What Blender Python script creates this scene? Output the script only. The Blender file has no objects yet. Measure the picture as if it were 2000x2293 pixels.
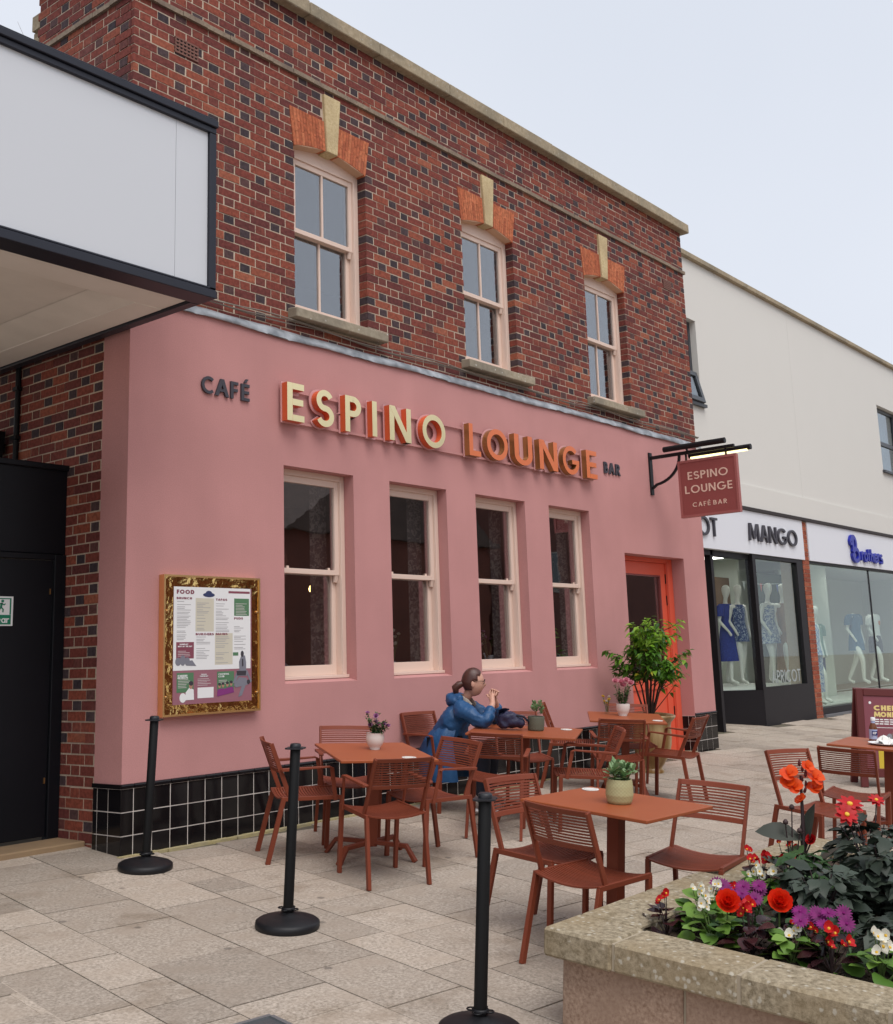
import bpy, bmesh, math, random
from mathutils import Vector, Matrix, Euler
R = math.radians
random.seed(11)
scene = bpy.context.scene
C = scene.collection

# ------------------------------------------------------------------ camera
YAW, PITCH, ROLL = R(51.1078), R(10.6887), R(-1.97056)
cam_d = bpy.data.cameras.new('camera')
cam = bpy.data.objects.new('camera', cam_d)
C.objects.link(cam)
_f = Vector((math.sin(YAW)*math.cos(PITCH), math.cos(YAW)*math.cos(PITCH), math.sin(PITCH)))
_r = Vector((math.cos(YAW), -math.sin(YAW), 0))
_u = _r.cross(_f)
_R = math.cos(ROLL)*_r + math.sin(ROLL)*_u
_U = -math.sin(ROLL)*_r + math.cos(ROLL)*_u
cam.matrix_world = Matrix(((_R.x, _U.x, -_f.x, -1.68198), (_R.y, _U.y, -_f.y, -6.64640),
                           (_R.z, _U.z, -_f.z, 1.20651), (0, 0, 0, 1)))
cam_d.sensor_fit = 'HORIZONTAL'
cam_d.sensor_width = 36
cam_d.lens = 36*2505.98/2000
cam_d.shift_x = 0.00054
cam_d.shift_y = -0.0700
cam_d.clip_end = 1000
scene.camera = cam

# ------------------------------------------------------------------ sky, sun, exposure
SUN_EL, SUN_AZ = R(58), R(205)          # azimuth clockwise from +y
world = bpy.data.worlds.new('World')
scene.world = world
world.use_nodes = True
nt = world.node_tree
nt.nodes.clear()
sky = nt.nodes.new('ShaderNodeTexSky')
sky.sky_type = 'NISHITA'
sky.sun_disc = False
sky.sun_elevation = SUN_EL
sky.sun_rotation = SUN_AZ
sky.air_density = 1.0
sky.dust_density = 6.0
sc_ = nt.nodes.new('ShaderNodeMixRGB'); sc_.blend_type = 'MULTIPLY'; sc_.inputs[0].default_value = 1
sc_.inputs[2].default_value = (0.09, 0.09, 0.09, 1)
tc = nt.nodes.new('ShaderNodeTexCoord')
ns = nt.nodes.new('ShaderNodeTexNoise'); ns.inputs['Scale'].default_value = 1.6; ns.inputs['Detail'].default_value = 3
cr = nt.nodes.new('ShaderNodeValToRGB')
cr.color_ramp.elements[0].position = 0.3; cr.color_ramp.elements[0].color = (0.60, 0.635, 0.705, 1)
cr.color_ramp.elements[1].position = 0.7; cr.color_ramp.elements[1].color = (0.66, 0.69, 0.755, 1)
mx = nt.nodes.new('ShaderNodeMixRGB'); mx.inputs[0].default_value = 0.88
bg = nt.nodes.new('ShaderNodeBackground'); bg.inputs['Strength'].default_value = 1.0
wo = nt.nodes.new('ShaderNodeOutputWorld')
nt.links.new(sky.outputs[0], sc_.inputs[1])
nt.links.new(tc.outputs['Generated'], ns.inputs['Vector'])
nt.links.new(ns.outputs['Fac'], cr.inputs[0])
nt.links.new(sc_.outputs[0], mx.inputs[1])
nt.links.new(cr.outputs[0], mx.inputs[2])
nt.links.new(mx.outputs[0], bg.inputs['Color'])
nt.links.new(bg.outputs[0], wo.inputs['Surface'])

sun_d = bpy.data.lights.new('sun', 'SUN')
sun_d.energy = 1.5
sun_d.angle = R(40)
sun_d.color = (1.0, 0.97, 0.93)
sun = bpy.data.objects.new('sun', sun_d)
C.objects.link(sun)
_sd = Vector((math.sin(SUN_AZ)*math.cos(SUN_EL), math.cos(SUN_AZ)*math.cos(SUN_EL), math.sin(SUN_EL)))
sun.rotation_euler = _sd.to_track_quat('Z', 'Y').to_euler()
sun.location = (0, -10, 30)

scene.view_settings.view_transform = 'Standard'
scene.view_settings.look = 'None'
scene.view_settings.exposure = 0.42
scene.view_settings.gamma = 1
scene.view_settings.use_curve_mapping = False
scene.cycles.max_bounces = 8
scene.cycles.transparent_max_bounces = 12
scene.cycles.diffuse_bounces = 4
scene.cycles.use_denoising = True

# ------------------------------------------------------------------ helpers: mesh building
class MB:
    def __init__(s):
        s.v = []; s.f = []; s.m = []; s.s = []
    def add(s, verts, faces, mi=0, M=None, smooth=False):
        o = len(s.v)
        if M is not None:
            verts = [M @ Vector(p) for p in verts]
        s.v.extend([tuple(p) for p in verts])
        for f in faces:
            s.f.append([i+o for i in f]); s.m.append(mi); s.s.append(smooth)
        return s
    def box(s, x0, x1, y0, y1, z0, z1, mi=0, M=None):
        v = [(x0,y0,z0),(x1,y0,z0),(x1,y1,z0),(x0,y1,z0),(x0,y0,z1),(x1,y0,z1),(x1,y1,z1),(x0,y1,z1)]
        f = [(3,2,1,0),(4,5,6,7),(0,1,5,4),(1,2,6,5),(2,3,7,6),(3,0,4,7)]
        return s.add(v, f, mi, M)
    def prism(s, poly, z0, z1, mi=0, M=None, mside=None):
        # poly counter-clockwise in xy
        n = len(poly)
        v = [(x,y,z0) for x,y in poly]+[(x,y,z1) for x,y in poly]
        s.add(v, [tuple(range(n-1,-1,-1)), tuple(range(n,2*n))], mi, M)
        s.add(v, [(i,(i+1)%n,n+(i+1)%n,n+i) for i in range(n)], mi if mside is None else mside, M)
        return s
    def lathe(s, prof, n=24, mi=0, M=None, smooth=True, cap=True):
        v = []; f = []
        for r, z in prof:
            for k in range(n):
                a = 2*math.pi*k/n
                v.append((r*math.cos(a), r*math.sin(a), z))
        for i in range(len(prof)-1):
            for k in range(n):
                k2 = (k+1) % n
                f.append((i*n+k, i*n+k2, (i+1)*n+k2, (i+1)*n+k))
        s.add(v, f, mi, M, smooth)
        if cap:
            m = len(prof)-1
            s.add(v, [tuple(range(n-1,-1,-1))] if prof[0][0] > 1e-5 else [], mi, M)
            s.add(v, [tuple(m*n+k for k in range(n))] if prof[m][0] > 1e-5 else [], mi, M)
        return s
    def tube(s, pts, r, n=8, mi=0, M=None, smooth=True, closed=False):
        P = [Vector(p) for p in pts]
        rs = r if isinstance(r, (list, tuple)) else [r]*len(P)
        v = []; f = []
        up = None
        for i, p in enumerate(P):
            t = (P[min(i+1,len(P)-1)]-P[max(i-1,0)]).normalized()
            if up is None:
                up = Vector((0,0,1)) if abs(t.z) < .9 else Vector((1,0,0))
            a = t.cross(up).normalized(); b_ = a.cross(t).normalized(); up = b_
            for k in range(n):
                an = 2*math.pi*k/n
                v.append(p+(a*math.cos(an)+b_*math.sin(an))*rs[i])
        for i in range(len(P)-1):
            for k in range(n):
                k2 = (k+1)%n
                f.append((i*n+k, (i+1)*n+k, (i+1)*n+k2, i*n+k2))
        s.add(v, f, mi, M, smooth)
        m = len(P)-1
        s.add(v, [tuple(range(n)), tuple(m*n+k for k in range(n-1,-1,-1))], mi, M)
        return s
    def bar(s, pts, w, h, side, mi=0, M=None):
        # rectangular section; 'side' = direction of the width w
        P = [Vector(p) for p in pts]; S = Vector(side).normalized()
        v = []; f = []
        for i, p in enumerate(P):
            t = (P[min(i+1,len(P)-1)]-P[max(i-1,0)]).normalized()
            b_ = t.cross(S).normalized()
            k = 1.0
            if 0 < i < len(P)-1:
                t0 = (P[i]-P[i-1]).normalized()
                k = 1/max(.5, t0.dot(t))
            for sx, sy in ((-1,-1),(1,-1),(1,1),(-1,1)):
                v.append(p+S*(sx*w/2)+b_*(sy*h/2*k))
        for i in range(len(P)-1):
            for k in range(4):
                k2 = (k+1)%4
                f.append((i*4+k, (i+1)*4+k, (i+1)*4+k2, i*4+k2))
        m = len(P)-1
        f += [(0,1,2,3),(m*4+3,m*4+2,m*4+1,m*4)]
        return s.add(v, f, mi, M)
    def mesh(s, name, mats, bevel=0.0, fix=True):
        me = bpy.data.meshes.new(name)
        me.from_pydata(s.v, [], s.f)
        if not isinstance(mats, (list, tuple)): mats = [mats]
        for m in mats: me.materials.append(m)
        me.polygons.foreach_set('material_index', s.m)
        me.polygons.foreach_set('use_smooth', s.s)
        if fix or bevel:
            bm = bmesh.new(); bm.from_mesh(me)
            bmesh.ops.recalc_face_normals(bm, faces=bm.faces)
            if bevel:
                es = [e for e in bm.edges if len(e.link_faces) == 2 and e.calc_face_angle(0) > .6]
                bmesh.ops.bevel(bm, geom=es, offset=bevel, segments=1, affect='EDGES', clamp_overlap=True)
            bm.to_mesh(me); bm.free()
        me.update()
        return me

def obj(name, data, mats=None, parent=None, loc=None, M=None, bevel=0.0, fix=True, world=False, **props):
    if isinstance(data, MB):
        data = data.mesh(name, mats, bevel, fix)
    o = bpy.data.objects.new(name, data)
    C.objects.link(o)
    if parent is not None:
        o.parent = parent
        if world:                       # geometry written in world coordinates
            p = parent; off = Vector((0,0,0))
            while p is not None:
                off += p.location; p = p.parent
            o.location = Vector(loc or (0,0,0)) - off
        elif loc is not None:
            o.location = loc
    elif loc is not None:
        o.location = loc
    if M is not None:
        o.matrix_local = M
    for k, v in props.items():
        o[k] = v
    return o

def thing(name, label, cat, loc=(0,0,0), M=None, group=None):
    o = bpy.data.objects.new(name, None)
    C.objects.link(o)
    o.empty_display_size = .1
    if M is not None: o.matrix_world = M
    else: o.location = loc
    o['label'] = label; o['category'] = cat
    if group: o['group'] = group
    return o

def copy_tree(o, parent=None):
    c = o.copy(); C.objects.link(c)
    if parent is not None: c.parent = parent
    for ch in list(o.children):
        copy_tree(ch, c)
    return c

# the pavement falls 8 cm per metre away from the cafe wall
B = 0.08
AG = math.atan(B)
def gz(y): return B*y
def GM(x, y, th=0, h=0):
    return Matrix.Translation((x, y, B*y)) @ Matrix.Rotation(AG, 4, 'X') @ Matrix.Rotation(th, 4, 'Z') @ Matrix.Translation((0,0,h))

# ------------------------------------------------------------------ helpers: materials
def lin(r, g, b):
    f = lambda c: (c/12.92 if c <= .04045 else ((c+.055)/1.055)**2.4)
    return (f(r/255), f(g/255), f(b/255), 1)

def mat(name, col, rough=.6, metal=0.0, noise=None, bump=None, spec=.5, emit=None, var=0.0, coat=0.0):
    """noise=(scale, amount, colour2) mottles the base colour; bump=(scale, strength, distance); var = per-object brightness change"""
    m = bpy.data.materials.new(name); m.use_nodes = True
    n = m.node_tree.nodes; l = m.node_tree.links
    p = n['Principled BSDF']
    if len(col) == 3: col = (*col, 1)
    p.inputs['Base Color'].default_value = col
    p.inputs['Roughness'].default_value = rough
    p.inputs['Metallic'].default_value = metal
    p.inputs['Specular IOR Level'].default_value = spec
    if coat: p.inputs['Coat Weight'].default_value = coat; p.inputs['Coat Roughness'].default_value = .05
    t = n.new('ShaderNodeTexCoord')
    out = None
    if noise:
        tx = n.new('ShaderNodeTexNoise'); tx.inputs['Scale'].default_value = noise[0]; tx.inputs['Detail'].default_value = 5
        l.new(t.outputs['Object'], tx.inputs['Vector'])
        rp = n.new('ShaderNodeValToRGB'); rp.color_ramp.elements[0].position = .35; rp.color_ramp.elements[1].position = .68
        c2 = noise[2] if len(noise[2]) == 4 else (*noise[2], 1)
        rp.color_ramp.elements[0].color = col; 
        rp.color_ramp.elements[1].color = tuple(col[i]*(1-noise[1])+c2[i]*noise[1] for i in range(3))+(1,)
        l.new(tx.outputs['Fac'], rp.inputs[0])
        out = rp.outputs[0]
    if var:
        oi = n.new('ShaderNodeObjectInfo')
        mr = n.new('ShaderNodeMapRange'); mr.inputs['To Min'].default_value = 1-var; mr.inputs['To Max'].default_value = 1+var
        l.new(oi.outputs['Random'], mr.inputs['Value'])
        mm = n.new('ShaderNodeMixRGB'); mm.blend_type = 'MULTIPLY'; mm.inputs[0].default_value = 1
        if out: l.new(out, mm.inputs[1])
        else: mm.inputs[1].default_value = col
        l.new(mr.outputs[0], mm.inputs[2])
        out = mm.outputs[0]
    if out: l.new(out, p.inputs['Base Color'])
    if bump:
        tx = n.new('ShaderNodeTexNoise'); tx.inputs['Scale'].default_value = bump[0]; tx.inputs['Detail'].default_value = 4
        l.new(t.outputs['Object'], tx.inputs['Vector'])
        bp = n.new('ShaderNodeBump'); bp.inputs['Strength'].default_value = bump[1]
        bp.inputs['Distance'].default_value = bump[2] if len(bump) > 2 else .004
        l.new(tx.outputs['Fac'], bp.inputs['Height']); l.new(bp.outputs[0], p.inputs['Normal'])
    if emit:
        p.inputs['Emission Color'].default_value = (*emit[:3], 1); p.inputs['Emission Strength'].default_value = emit[3]
    return m

def brick_mat(name, stops, rough=.85):
    """colour picked at random per brick, whether the brick is an object or an island of the joined brickwork"""
    m = bpy.data.materials.new(name); m.use_nodes = True
    n = m.node_tree.nodes; l = m.node_tree.links; p = n['Principled BSDF']
    p.inputs['Roughness'].default_value = rough; p.inputs['Specular IOR Level'].default_value = .25
    oi = n.new('ShaderNodeObjectInfo'); ge = n.new('ShaderNodeNewGeometry')
    a = n.new('ShaderNodeMath'); a.operation = 'ADD'
    l.new(oi.outputs['Random'], a.inputs[0]); l.new(ge.outputs['Random Per Island'], a.inputs[1])
    fr = n.new('ShaderNodeMath'); fr.operation = 'FRACT'; l.new(a.outputs[0], fr.inputs[0])
    rp = n.new('ShaderNodeValToRGB'); rp.color_ramp.interpolation = 'LINEAR'
    e = rp.color_ramp.elements
    while len(e) < len(stops): e.new(.5)
    for k, (pos, c) in enumerate(stops):
        e[k].position = pos; e[k].color = (*c, 1)
    l.new(fr.outputs[0], rp.inputs[0])
    tx = n.new('ShaderNodeTexNoise'); tx.inputs['Scale'].default_value = 38; tx.inputs['Detail'].default_value = 5
    l.new(ge.outputs['Position'], tx.inputs['Vector'])
    mr = n.new('ShaderNodeMapRange'); mr.inputs['From Min'].default_value = .3; mr.inputs['From Max'].default_value = .7
    mr.inputs['To Min'].default_value = .70; mr.inputs['To Max'].default_value = 1.3
    l.new(tx.outputs['Fac'], mr.inputs['Value'])
    mm = n.new('ShaderNodeMixRGB'); mm.blend_type = 'MULTIPLY'; mm.inputs[0].default_value = 1
    l.new(rp.outputs[0], mm.inputs[1]); l.new(mr.outputs[0], mm.inputs[2])
    # soot and lime bloom in large soft patches
    t2 = n.new('ShaderNodeTexNoise'); t2.inputs['Scale'].default_value = 1.7; t2.inputs['Detail'].default_value = 6
    l.new(ge.outputs['Position'], t2.inputs['Vector'])
    r2 = n.new('ShaderNodeValToRGB'); r2.color_ramp.elements[0].position = .62; r2.color_ramp.elements[1].position = .80
    r2.color_ramp.elements[0].color = (0,0,0,1); r2.color_ramp.elements[1].color = (.28,.28,.28,1)
    l.new(t2.outputs['Fac'], r2.inputs[0])
    m3 = n.new('ShaderNodeMixRGB'); m3.inputs[2].default_value = (.34,.26,.23,1)
    l.new(r2.outputs[0], m3.inputs[0]); l.new(mm.outputs[0], m3.inputs[1])
    l.new(m3.outputs[0], p.inputs['Base Color'])
    bp = n.new('ShaderNodeBump'); bp.inputs['Strength'].default_value = .5; bp.inputs['Distance'].default_value = .004
    l.new(tx.outputs['Fac'], bp.inputs['Height']); l.new(bp.outputs[0], p.inputs['Normal'])
    return m

def stone_mat(name, c1, c2, c3, scale=30, spot=0.0, spotcol=(.6,.6,.55), bumpd=.004, rough=.9, var=0.0):
    m = bpy.data.materials.new(name); m.use_nodes = True
    n = m.node_tree.nodes; l = m.node_tree.links; p = n['Principled BSDF']
    p.inputs['Roughness'].default_value = rough; p.inputs['Specular IOR Level'].default_value = .25
    ge = n.new('ShaderNodeNewGeometry')
    t1 = n.new('ShaderNodeTexNoise'); t1.inputs['Scale'].default_value = scale; t1.inputs['Detail'].default_value = 8; t1.inputs['Roughness'].default_value = .7
    t2 = n.new('ShaderNodeTexNoise'); t2.inputs['Scale'].default_value = scale*.09; t2.inputs['Detail'].default_value = 4
    l.new(ge.outputs['Position'], t1.inputs['Vector']); l.new(ge.outputs['Position'], t2.inputs['Vector'])
    r1 = n.new('ShaderNodeValToRGB'); r1.color_ramp.elements[0].position = .36; r1.color_ramp.elements[1].position = .64
    r1.color_ramp.elements[0].color = (*c1,1); r1.color_ramp.elements[1].color = (*c2,1)
    l.new(t1.outputs['Fac'], r1.inputs[0])
    r2 = n.new('ShaderNodeValToRGB'); r2.color_ramp.elements[0].position = .42; r2.color_ramp.elements[1].position = .7
    r2.color_ramp.elements[0].color = (0,0,0,1); r2.color_ramp.elements[1].color = (.75,.75,.75,1)
    l.new(t2.outputs['Fac'], r2.inputs[0])
    mx = n.new('ShaderNodeMixRGB'); mx.inputs[2].default_value = (*c3,1)
    l.new(r2.outputs[0], mx.inputs[0]); l.new(r1.outputs[0], mx.inputs[1])
    out = mx.outputs[0]
    if spot:
        v = n.new('ShaderNodeTexVoronoi'); v.inputs['Scale'].default_value = 34
        wv = n.new('ShaderNodeMixRGB'); wv.blend_type = 'ADD'; wv.inputs[0].default_value = .03
        l.new(ge.outputs['Position'], wv.inputs[1]); l.new(t1.outputs['Color'], wv.inputs[2])
        l.new(wv.outputs[0], v.inputs['Vector'])
        vr = n.new('ShaderNodeValToRGB'); vr.color_ramp.elements[0].position = .20; vr.color_ramp.elements[1].position = .36
        vr.color_ramp.elements[0].color = (1,1,1,1); vr.color_ramp.elements[1].color = (0,0,0,1)
        l.new(v.outputs['Distance'], vr.inputs[0])
        sel = n.new('ShaderNodeMath'); sel.operation = 'GREATER_THAN'; sel.inputs[1].default_value = 1-spot
        sp = n.new('ShaderNodeSeparateColor'); l.new(v.outputs['Color'], sp.inputs[0]); l.new(sp.outputs[0], sel.inputs[0])
        ml = n.new('ShaderNodeMath'); ml.operation = 'MULTIPLY'; l.new(vr.outputs[0], ml.inputs[0]); l.new(sel.outputs[0], ml.inputs[1])
        mk = n.new('ShaderNodeMath'); mk.operation = 'MULTIPLY'; mk.inputs[1].default_value = .75; l.new(ml.outputs[0], mk.inputs[0])
        m2 = n.new('ShaderNodeMixRGB'); m2.inputs[2].default_value = (*spotcol,1)
        l.new(mk.outputs[0], m2.inputs[0]); l.new(out, m2.inputs[1]); out = m2.outputs[0]
    if var:
        oi = n.new('ShaderNodeObjectInfo'); mr = n.new('ShaderNodeMapRange')
        isl = n.new('ShaderNodeMath'); isl.operation = 'ADD'; l.new(oi.outputs['Random'], isl.inputs[0]); l.new(ge.outputs['Random Per Island'], isl.inputs[1])
        fr = n.new('ShaderNodeMath'); fr.operation = 'FRACT'; l.new(isl.outputs[0], fr.inputs[0])
        mr.inputs['To Min'].default_value = 1-var; mr.inputs['To Max'].default_value = 1+var
        l.new(fr.outputs[0], mr.inputs['Value'])
        mm = n.new('ShaderNodeMixRGB'); mm.blend_type = 'MULTIPLY'; mm.inputs[0].default_value = 1
        l.new(out, mm.inputs[1]); l.new(mr.outputs[0], mm.inputs[2]); out = mm.outputs[0]
    l.new(out, p.inputs['Base Color'])
    bp = n.new('ShaderNodeBump'); bp.inputs['Strength'].default_value = .7; bp.inputs['Distance'].default_value = bumpd
    l.new(t1.outputs['Fac'], bp.inputs['Height']); l.new(bp.outputs[0], p.inputs['Normal'])
    return m

def glass_mat(name, ior=1.9, tint=(.9,.93,.92), wave=0.0, rough=0.0, boost=0.0):
    m = bpy.data.materials.new(name); m.use_nodes = True
    n = m.node_tree.nodes; l = m.node_tree.links; n.clear()
    o = n.new('ShaderNodeOutputMaterial'); mx = n.new('ShaderNodeMixShader')
    tr = n.new('ShaderNodeBsdfTransparent'); tr.inputs[0].default_value = (*tint,1)
    gl = n.new('ShaderNodeBsdfGlossy'); gl.inputs['Roughness'].default_value = rough; gl.inputs[0].default_value = (.95,.97,1,1)
    fr = n.new('ShaderNodeFresnel'); fr.inputs['IOR'].default_value = ior
    ad = n.new('ShaderNodeMath'); ad.operation = 'ADD'; ad.inputs[1].default_value = boost; ad.use_clamp = True
    gb = n.new('ShaderNodeNewGeometry'); m1 = n.new('ShaderNodeMath'); m1.operation = 'MULTIPLY_ADD'; m1.inputs[1].default_value = -2; m1.inputs[2].default_value = 1
    pw = n.new('ShaderNodeMath'); pw.operation = 'POWER'; pw.inputs[0].default_value = ior
    l.new(gb.outputs['Backfacing'], m1.inputs[0]); l.new(m1.outputs[0], pw.inputs[1]); l.new(pw.outputs[0], fr.inputs['IOR'])   # same reflectance from both sides of a thin pane
    l.new(fr.outputs[0], ad.inputs[0]); l.new(ad.outputs[0], mx.inputs[0])
    l.new(tr.outputs[0], mx.inputs[1]); l.new(gl.outputs[0], mx.inputs[2]); l.new(mx.outputs[0], o.inputs[0])
    if wave:
        ge = n.new('ShaderNodeNewGeometry'); tx = n.new('ShaderNodeTexNoise'); tx.inputs['Scale'].default_value = 5; tx.inputs['Detail'].default_value = 1.5
        l.new(ge.outputs['Position'], tx.inputs['Vector'])
        bp = n.new('ShaderNodeBump'); bp.inputs['Strength'].default_value = wave; bp.inputs['Distance'].default_value = .01
        l.new(tx.outputs['Fac'], bp.inputs['Height']); l.new(bp.outputs[0], gl.inputs['Normal'])
    return m

def pattern_mat(name, c1, c2, scale=40, thr=.5, rough=.85):
    m = bpy.data.materials.new(name); m.use_nodes = True
    n = m.node_tree.nodes; l = m.node_tree.links; p = n['Principled BSDF']
    p.inputs['Roughness'].default_value = rough
    t = n.new('ShaderNodeTexCoord'); tx = n.new('ShaderNodeTexNoise'); tx.inputs['Scale'].default_value = scale; tx.inputs['Detail'].default_value = 2; tx.inputs['Distortion'].default_value = 1.2
    l.new(t.outputs['Object'], tx.inputs['Vector'])
    rp = n.new('ShaderNodeValToRGB'); rp.color_ramp.elements[0].position = thr-.03; rp.color_ramp.elements[1].position = thr+.03
    rp.color_ramp.elements[0].color = (*c1,1); rp.color_ramp.elements[1].color = (*c2,1)
    l.new(tx.outputs['Fac'], rp.inputs[0]); l.new(rp.outputs[0], p.inputs['Base Color'])
    return m

def leaf_mat(name, c1, c2, rough=.45, trans=.25):
    m = bpy.data.materials.new(name); m.use_nodes = True
    n = m.node_tree.nodes; l = m.node_tree.links; p = n['Principled BSDF']
    p.inputs['Roughness'].default_value = rough; p.inputs['Specular IOR Level'].default_value = .28
    ge = n.new('ShaderNodeNewGeometry'); rp = n.new('ShaderNodeValToRGB')
    rp.color_ramp.elements[0].color = (*c1,1); rp.color_ramp.elements[1].color = (*c2,1)
    l.new(ge.outputs['Random Per Island'], rp.inputs[0]); l.new(rp.outputs[0], p.inputs['Base Color'])
    if trans:
        tl = n.new('ShaderNodeBsdfTranslucent'); l.new(rp.outputs[0], tl.inputs[0])
        mx = n.new('ShaderNodeMixShader'); mx.inputs[0].default_value = trans
        l.new(p.outputs[0], mx.inputs[1]); l.new(tl.outputs[0], mx.inputs[2]); l.new(mx.outputs[0], n['Material Output'].inputs[0])
    return m

M_ = {}
def render_mat():
    m = mat('pink_render', (.535,.262,.252), .9, bump=(220,.4,.003), spec=.2)
    n = m.node_tree.nodes; l = m.node_tree.links; p = n['Principled BSDF']
    ge = n.new('ShaderNodeNewGeometry'); mp = n.new('ShaderNodeMapping'); mp.inputs['Scale'].default_value = (3.2,3.2,.35)
    a = n.new('ShaderNodeTexNoise'); a.inputs['Scale'].default_value = 1.0; a.inputs['Detail'].default_value = 6
    b_ = n.new('ShaderNodeTexNoise'); b_.inputs['Scale'].default_value = 1.3; b_.inputs['Detail'].default_value = 7
    c_ = n.new('ShaderNodeTexNoise'); c_.inputs['Scale'].default_value = 130; c_.inputs['Detail'].default_value = 3
    l.new(ge.outputs['Position'], mp.inputs[0]); l.new(mp.outputs[0], a.inputs['Vector']); l.new(ge.outputs['Position'], b_.inputs['Vector']); l.new(ge.outputs['Position'], c_.inputs['Vector'])
    out = None
    for tx, lo, hi, k0, k1 in ((a,.35,.7,1.015,.96),(b_,.35,.68,1.04,.93),(c_,.3,.7,.93,1.07)):
        mr = n.new('ShaderNodeMapRange'); mr.inputs['From Min'].default_value = lo; mr.inputs['From Max'].default_value = hi; mr.inputs['To Min'].default_value = k0; mr.inputs['To Max'].default_value = k1
        l.new(tx.outputs['Fac'], mr.inputs['Value'])
        mm = n.new('ShaderNodeMixRGB'); mm.blend_type = 'MULTIPLY'; mm.inputs[0].default_value = 1
        if out: l.new(out, mm.inputs[1])
        else: mm.inputs[1].default_value = (.535,.262,.252,1)
        l.new(mr.outputs[0], mm.inputs[2]); out = mm.outputs[0]
    l.new(out, p.inputs['Base Color'])
    return m
M_['pink'] = render_mat()
M_['brick'] = brick_mat('red_brick', [(0,(.115,.034,.032)),(.3,(.165,.042,.034)),(.65,(.20,.050,.036)),(.9,(.25,.066,.040)),(1,(.31,.10,.058))])
M_['header'] = brick_mat('burnt_header_brick', [(0,(.045,.034,.040)),(.34,(.070,.046,.050)),(.50,(.105,.050,.046)),(.62,(.165,.046,.036)),(1,(.235,.062,.040))])
M_['mortar'] = stone_mat('lime_mortar', (.42,.325,.25), (.62,.51,.405), (.50,.385,.29), 60, bumpd=.002)
M_['coping'] = stone_mat('weathered_stone', (.30,.24,.16), (.44,.36,.25), (.19,.17,.13), 22, spot=.18, spotcol=(.42,.40,.34))
M_['sill'] = stone_mat('stone_sill', (.30,.25,.18), (.42,.36,.27), (.14,.13,.11), 18, spot=.1)
M_['keystone'] = stone_mat('sandstone', (.50,.38,.20), (.66,.54,.33), (.42,.31,.18), 40, bumpd=.008)
M_['rubbed'] = brick_mat('rubbed_brick', [(0,(.36,.10,.05)),(.5,(.44,.13,.06)),(1,(.50,.165,.08))])
M_['arch_mortar'] = mat('arch_mortar', (.62,.40,.27), .9)
M_['lead'] = mat('lead', (.20,.215,.235), .5, .35, noise=(7,.75,(.55,.57,.60)), bump=(14,.5,.01))
M_['cream'] = mat('cream_paint', (.74,.565,.475), .45, bump=(60,.1,.002))
M_['glass_up'] = glass_mat('old_sash_glass', 1.9, (.75,.78,.8), wave=.06, boost=.09)
M_['glass'] = glass_mat('sash_glass', 1.9, (.85,.86,.85), wave=.05, boost=.14)
M_['shopglass'] = glass_mat('shop_glass', 1.33, (.86,.92,.89))
M_['dark_room'] = mat('dark_interior', (.05,.034,.03), .8)
M_['room_wood'] = mat('interior_wood', (.12,.055,.03), .6, noise=(8,.5,(.06,.03,.02)))
M_['blind'] = mat('pale_blind', (.30,.34,.38), .8)
M_['black_tile'] = mat('black_glazed_tile', (.008,.007,.008), .09, var=.3, spec=.32)
M_['grout'] = mat('tile_grout', (.72,.65,.60), .9)
M_['orange'] = mat('orange_enamel', (.66,.115,.035), .38)
M_['salmon_face'] = mat('copper_orange_face', (.74,.19,.07), .3, .1)
M_['gold_face'] = mat('gold_mirror', (1.0,.86,.50), .32, .85, bump=(18,.06,.002))
M_['brass'] = mat('brass_side', (.42,.23,.09), .3, .75)
M_['halo'] = mat('letter_backplate', (.62,.33,.33), .35)
M_['charcoal'] = mat('charcoal_letter', (.045,.042,.055), .5)
M_['black'] = mat('black_metal', (.007,.007,.009), .45, spec=.3)
M_['door_red'] = mat('coral_door_paint', (.71,.105,.055), .38, bump=(40,.08,.002))
M_['sign_red'] = mat('sign_maroon', (.285,.068,.062), .5)
M_['sign_edge'] = mat('sign_edge_pink', (.36,.11,.10), .5)
M_['sign_text'] = mat('sign_cream_text', (.78,.55,.44), .6)
M_['led'] = mat('led_strip', (.9,.8,.4), .5, emit=(1.0,.85,.38,1.8))
M_['trim'] = mat('slate_trim', (.018,.020,.031), .42, spec=.35)
M_['white_panel'] = mat('white_fascia_panel', (.60,.62,.66), .5)
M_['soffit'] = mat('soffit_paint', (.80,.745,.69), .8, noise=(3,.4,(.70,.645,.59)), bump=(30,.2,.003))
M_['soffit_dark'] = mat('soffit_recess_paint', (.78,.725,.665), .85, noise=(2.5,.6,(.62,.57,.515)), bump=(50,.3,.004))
M_['black_door'] = mat('black_door_paint', (.0035,.004,.0065), .5, noise=(2,.5,(.006,.0065,.010)), spec=.25)
M_['exit_green'] = mat('exit_green', (.0,.19,.10), .5)
M_['white'] = mat('white_print', (.80,.80,.80), .6)
M_['render_white'] = mat('white_render', (.685,.665,.625), .85, noise=(1.2,.12,(.62,.60,.56)), bump=(90,.3,.004))
M_['fascia_white'] = mat('fascia_white', (.74,.75,.80), .5)
M_['shop_black'] = mat('shopfront_black', (.013,.011,.014), .5, spec=.3)
M_['shop_wall'] = mat('shop_interior_wall', (.62,.65,.60), .8)
M_['shop_floor'] = mat('shop_display_floor', (.62,.62,.60), .5)
M_['shop_panel'] = mat('shop_interior_panel', (.17,.10,.06), .7)
M_['blue_letter'] = mat('royal_blue_letter', (.012,.02,.33), .4)
M_['mannequin'] = mat('mannequin_white', (.78,.77,.74), .4)
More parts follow.
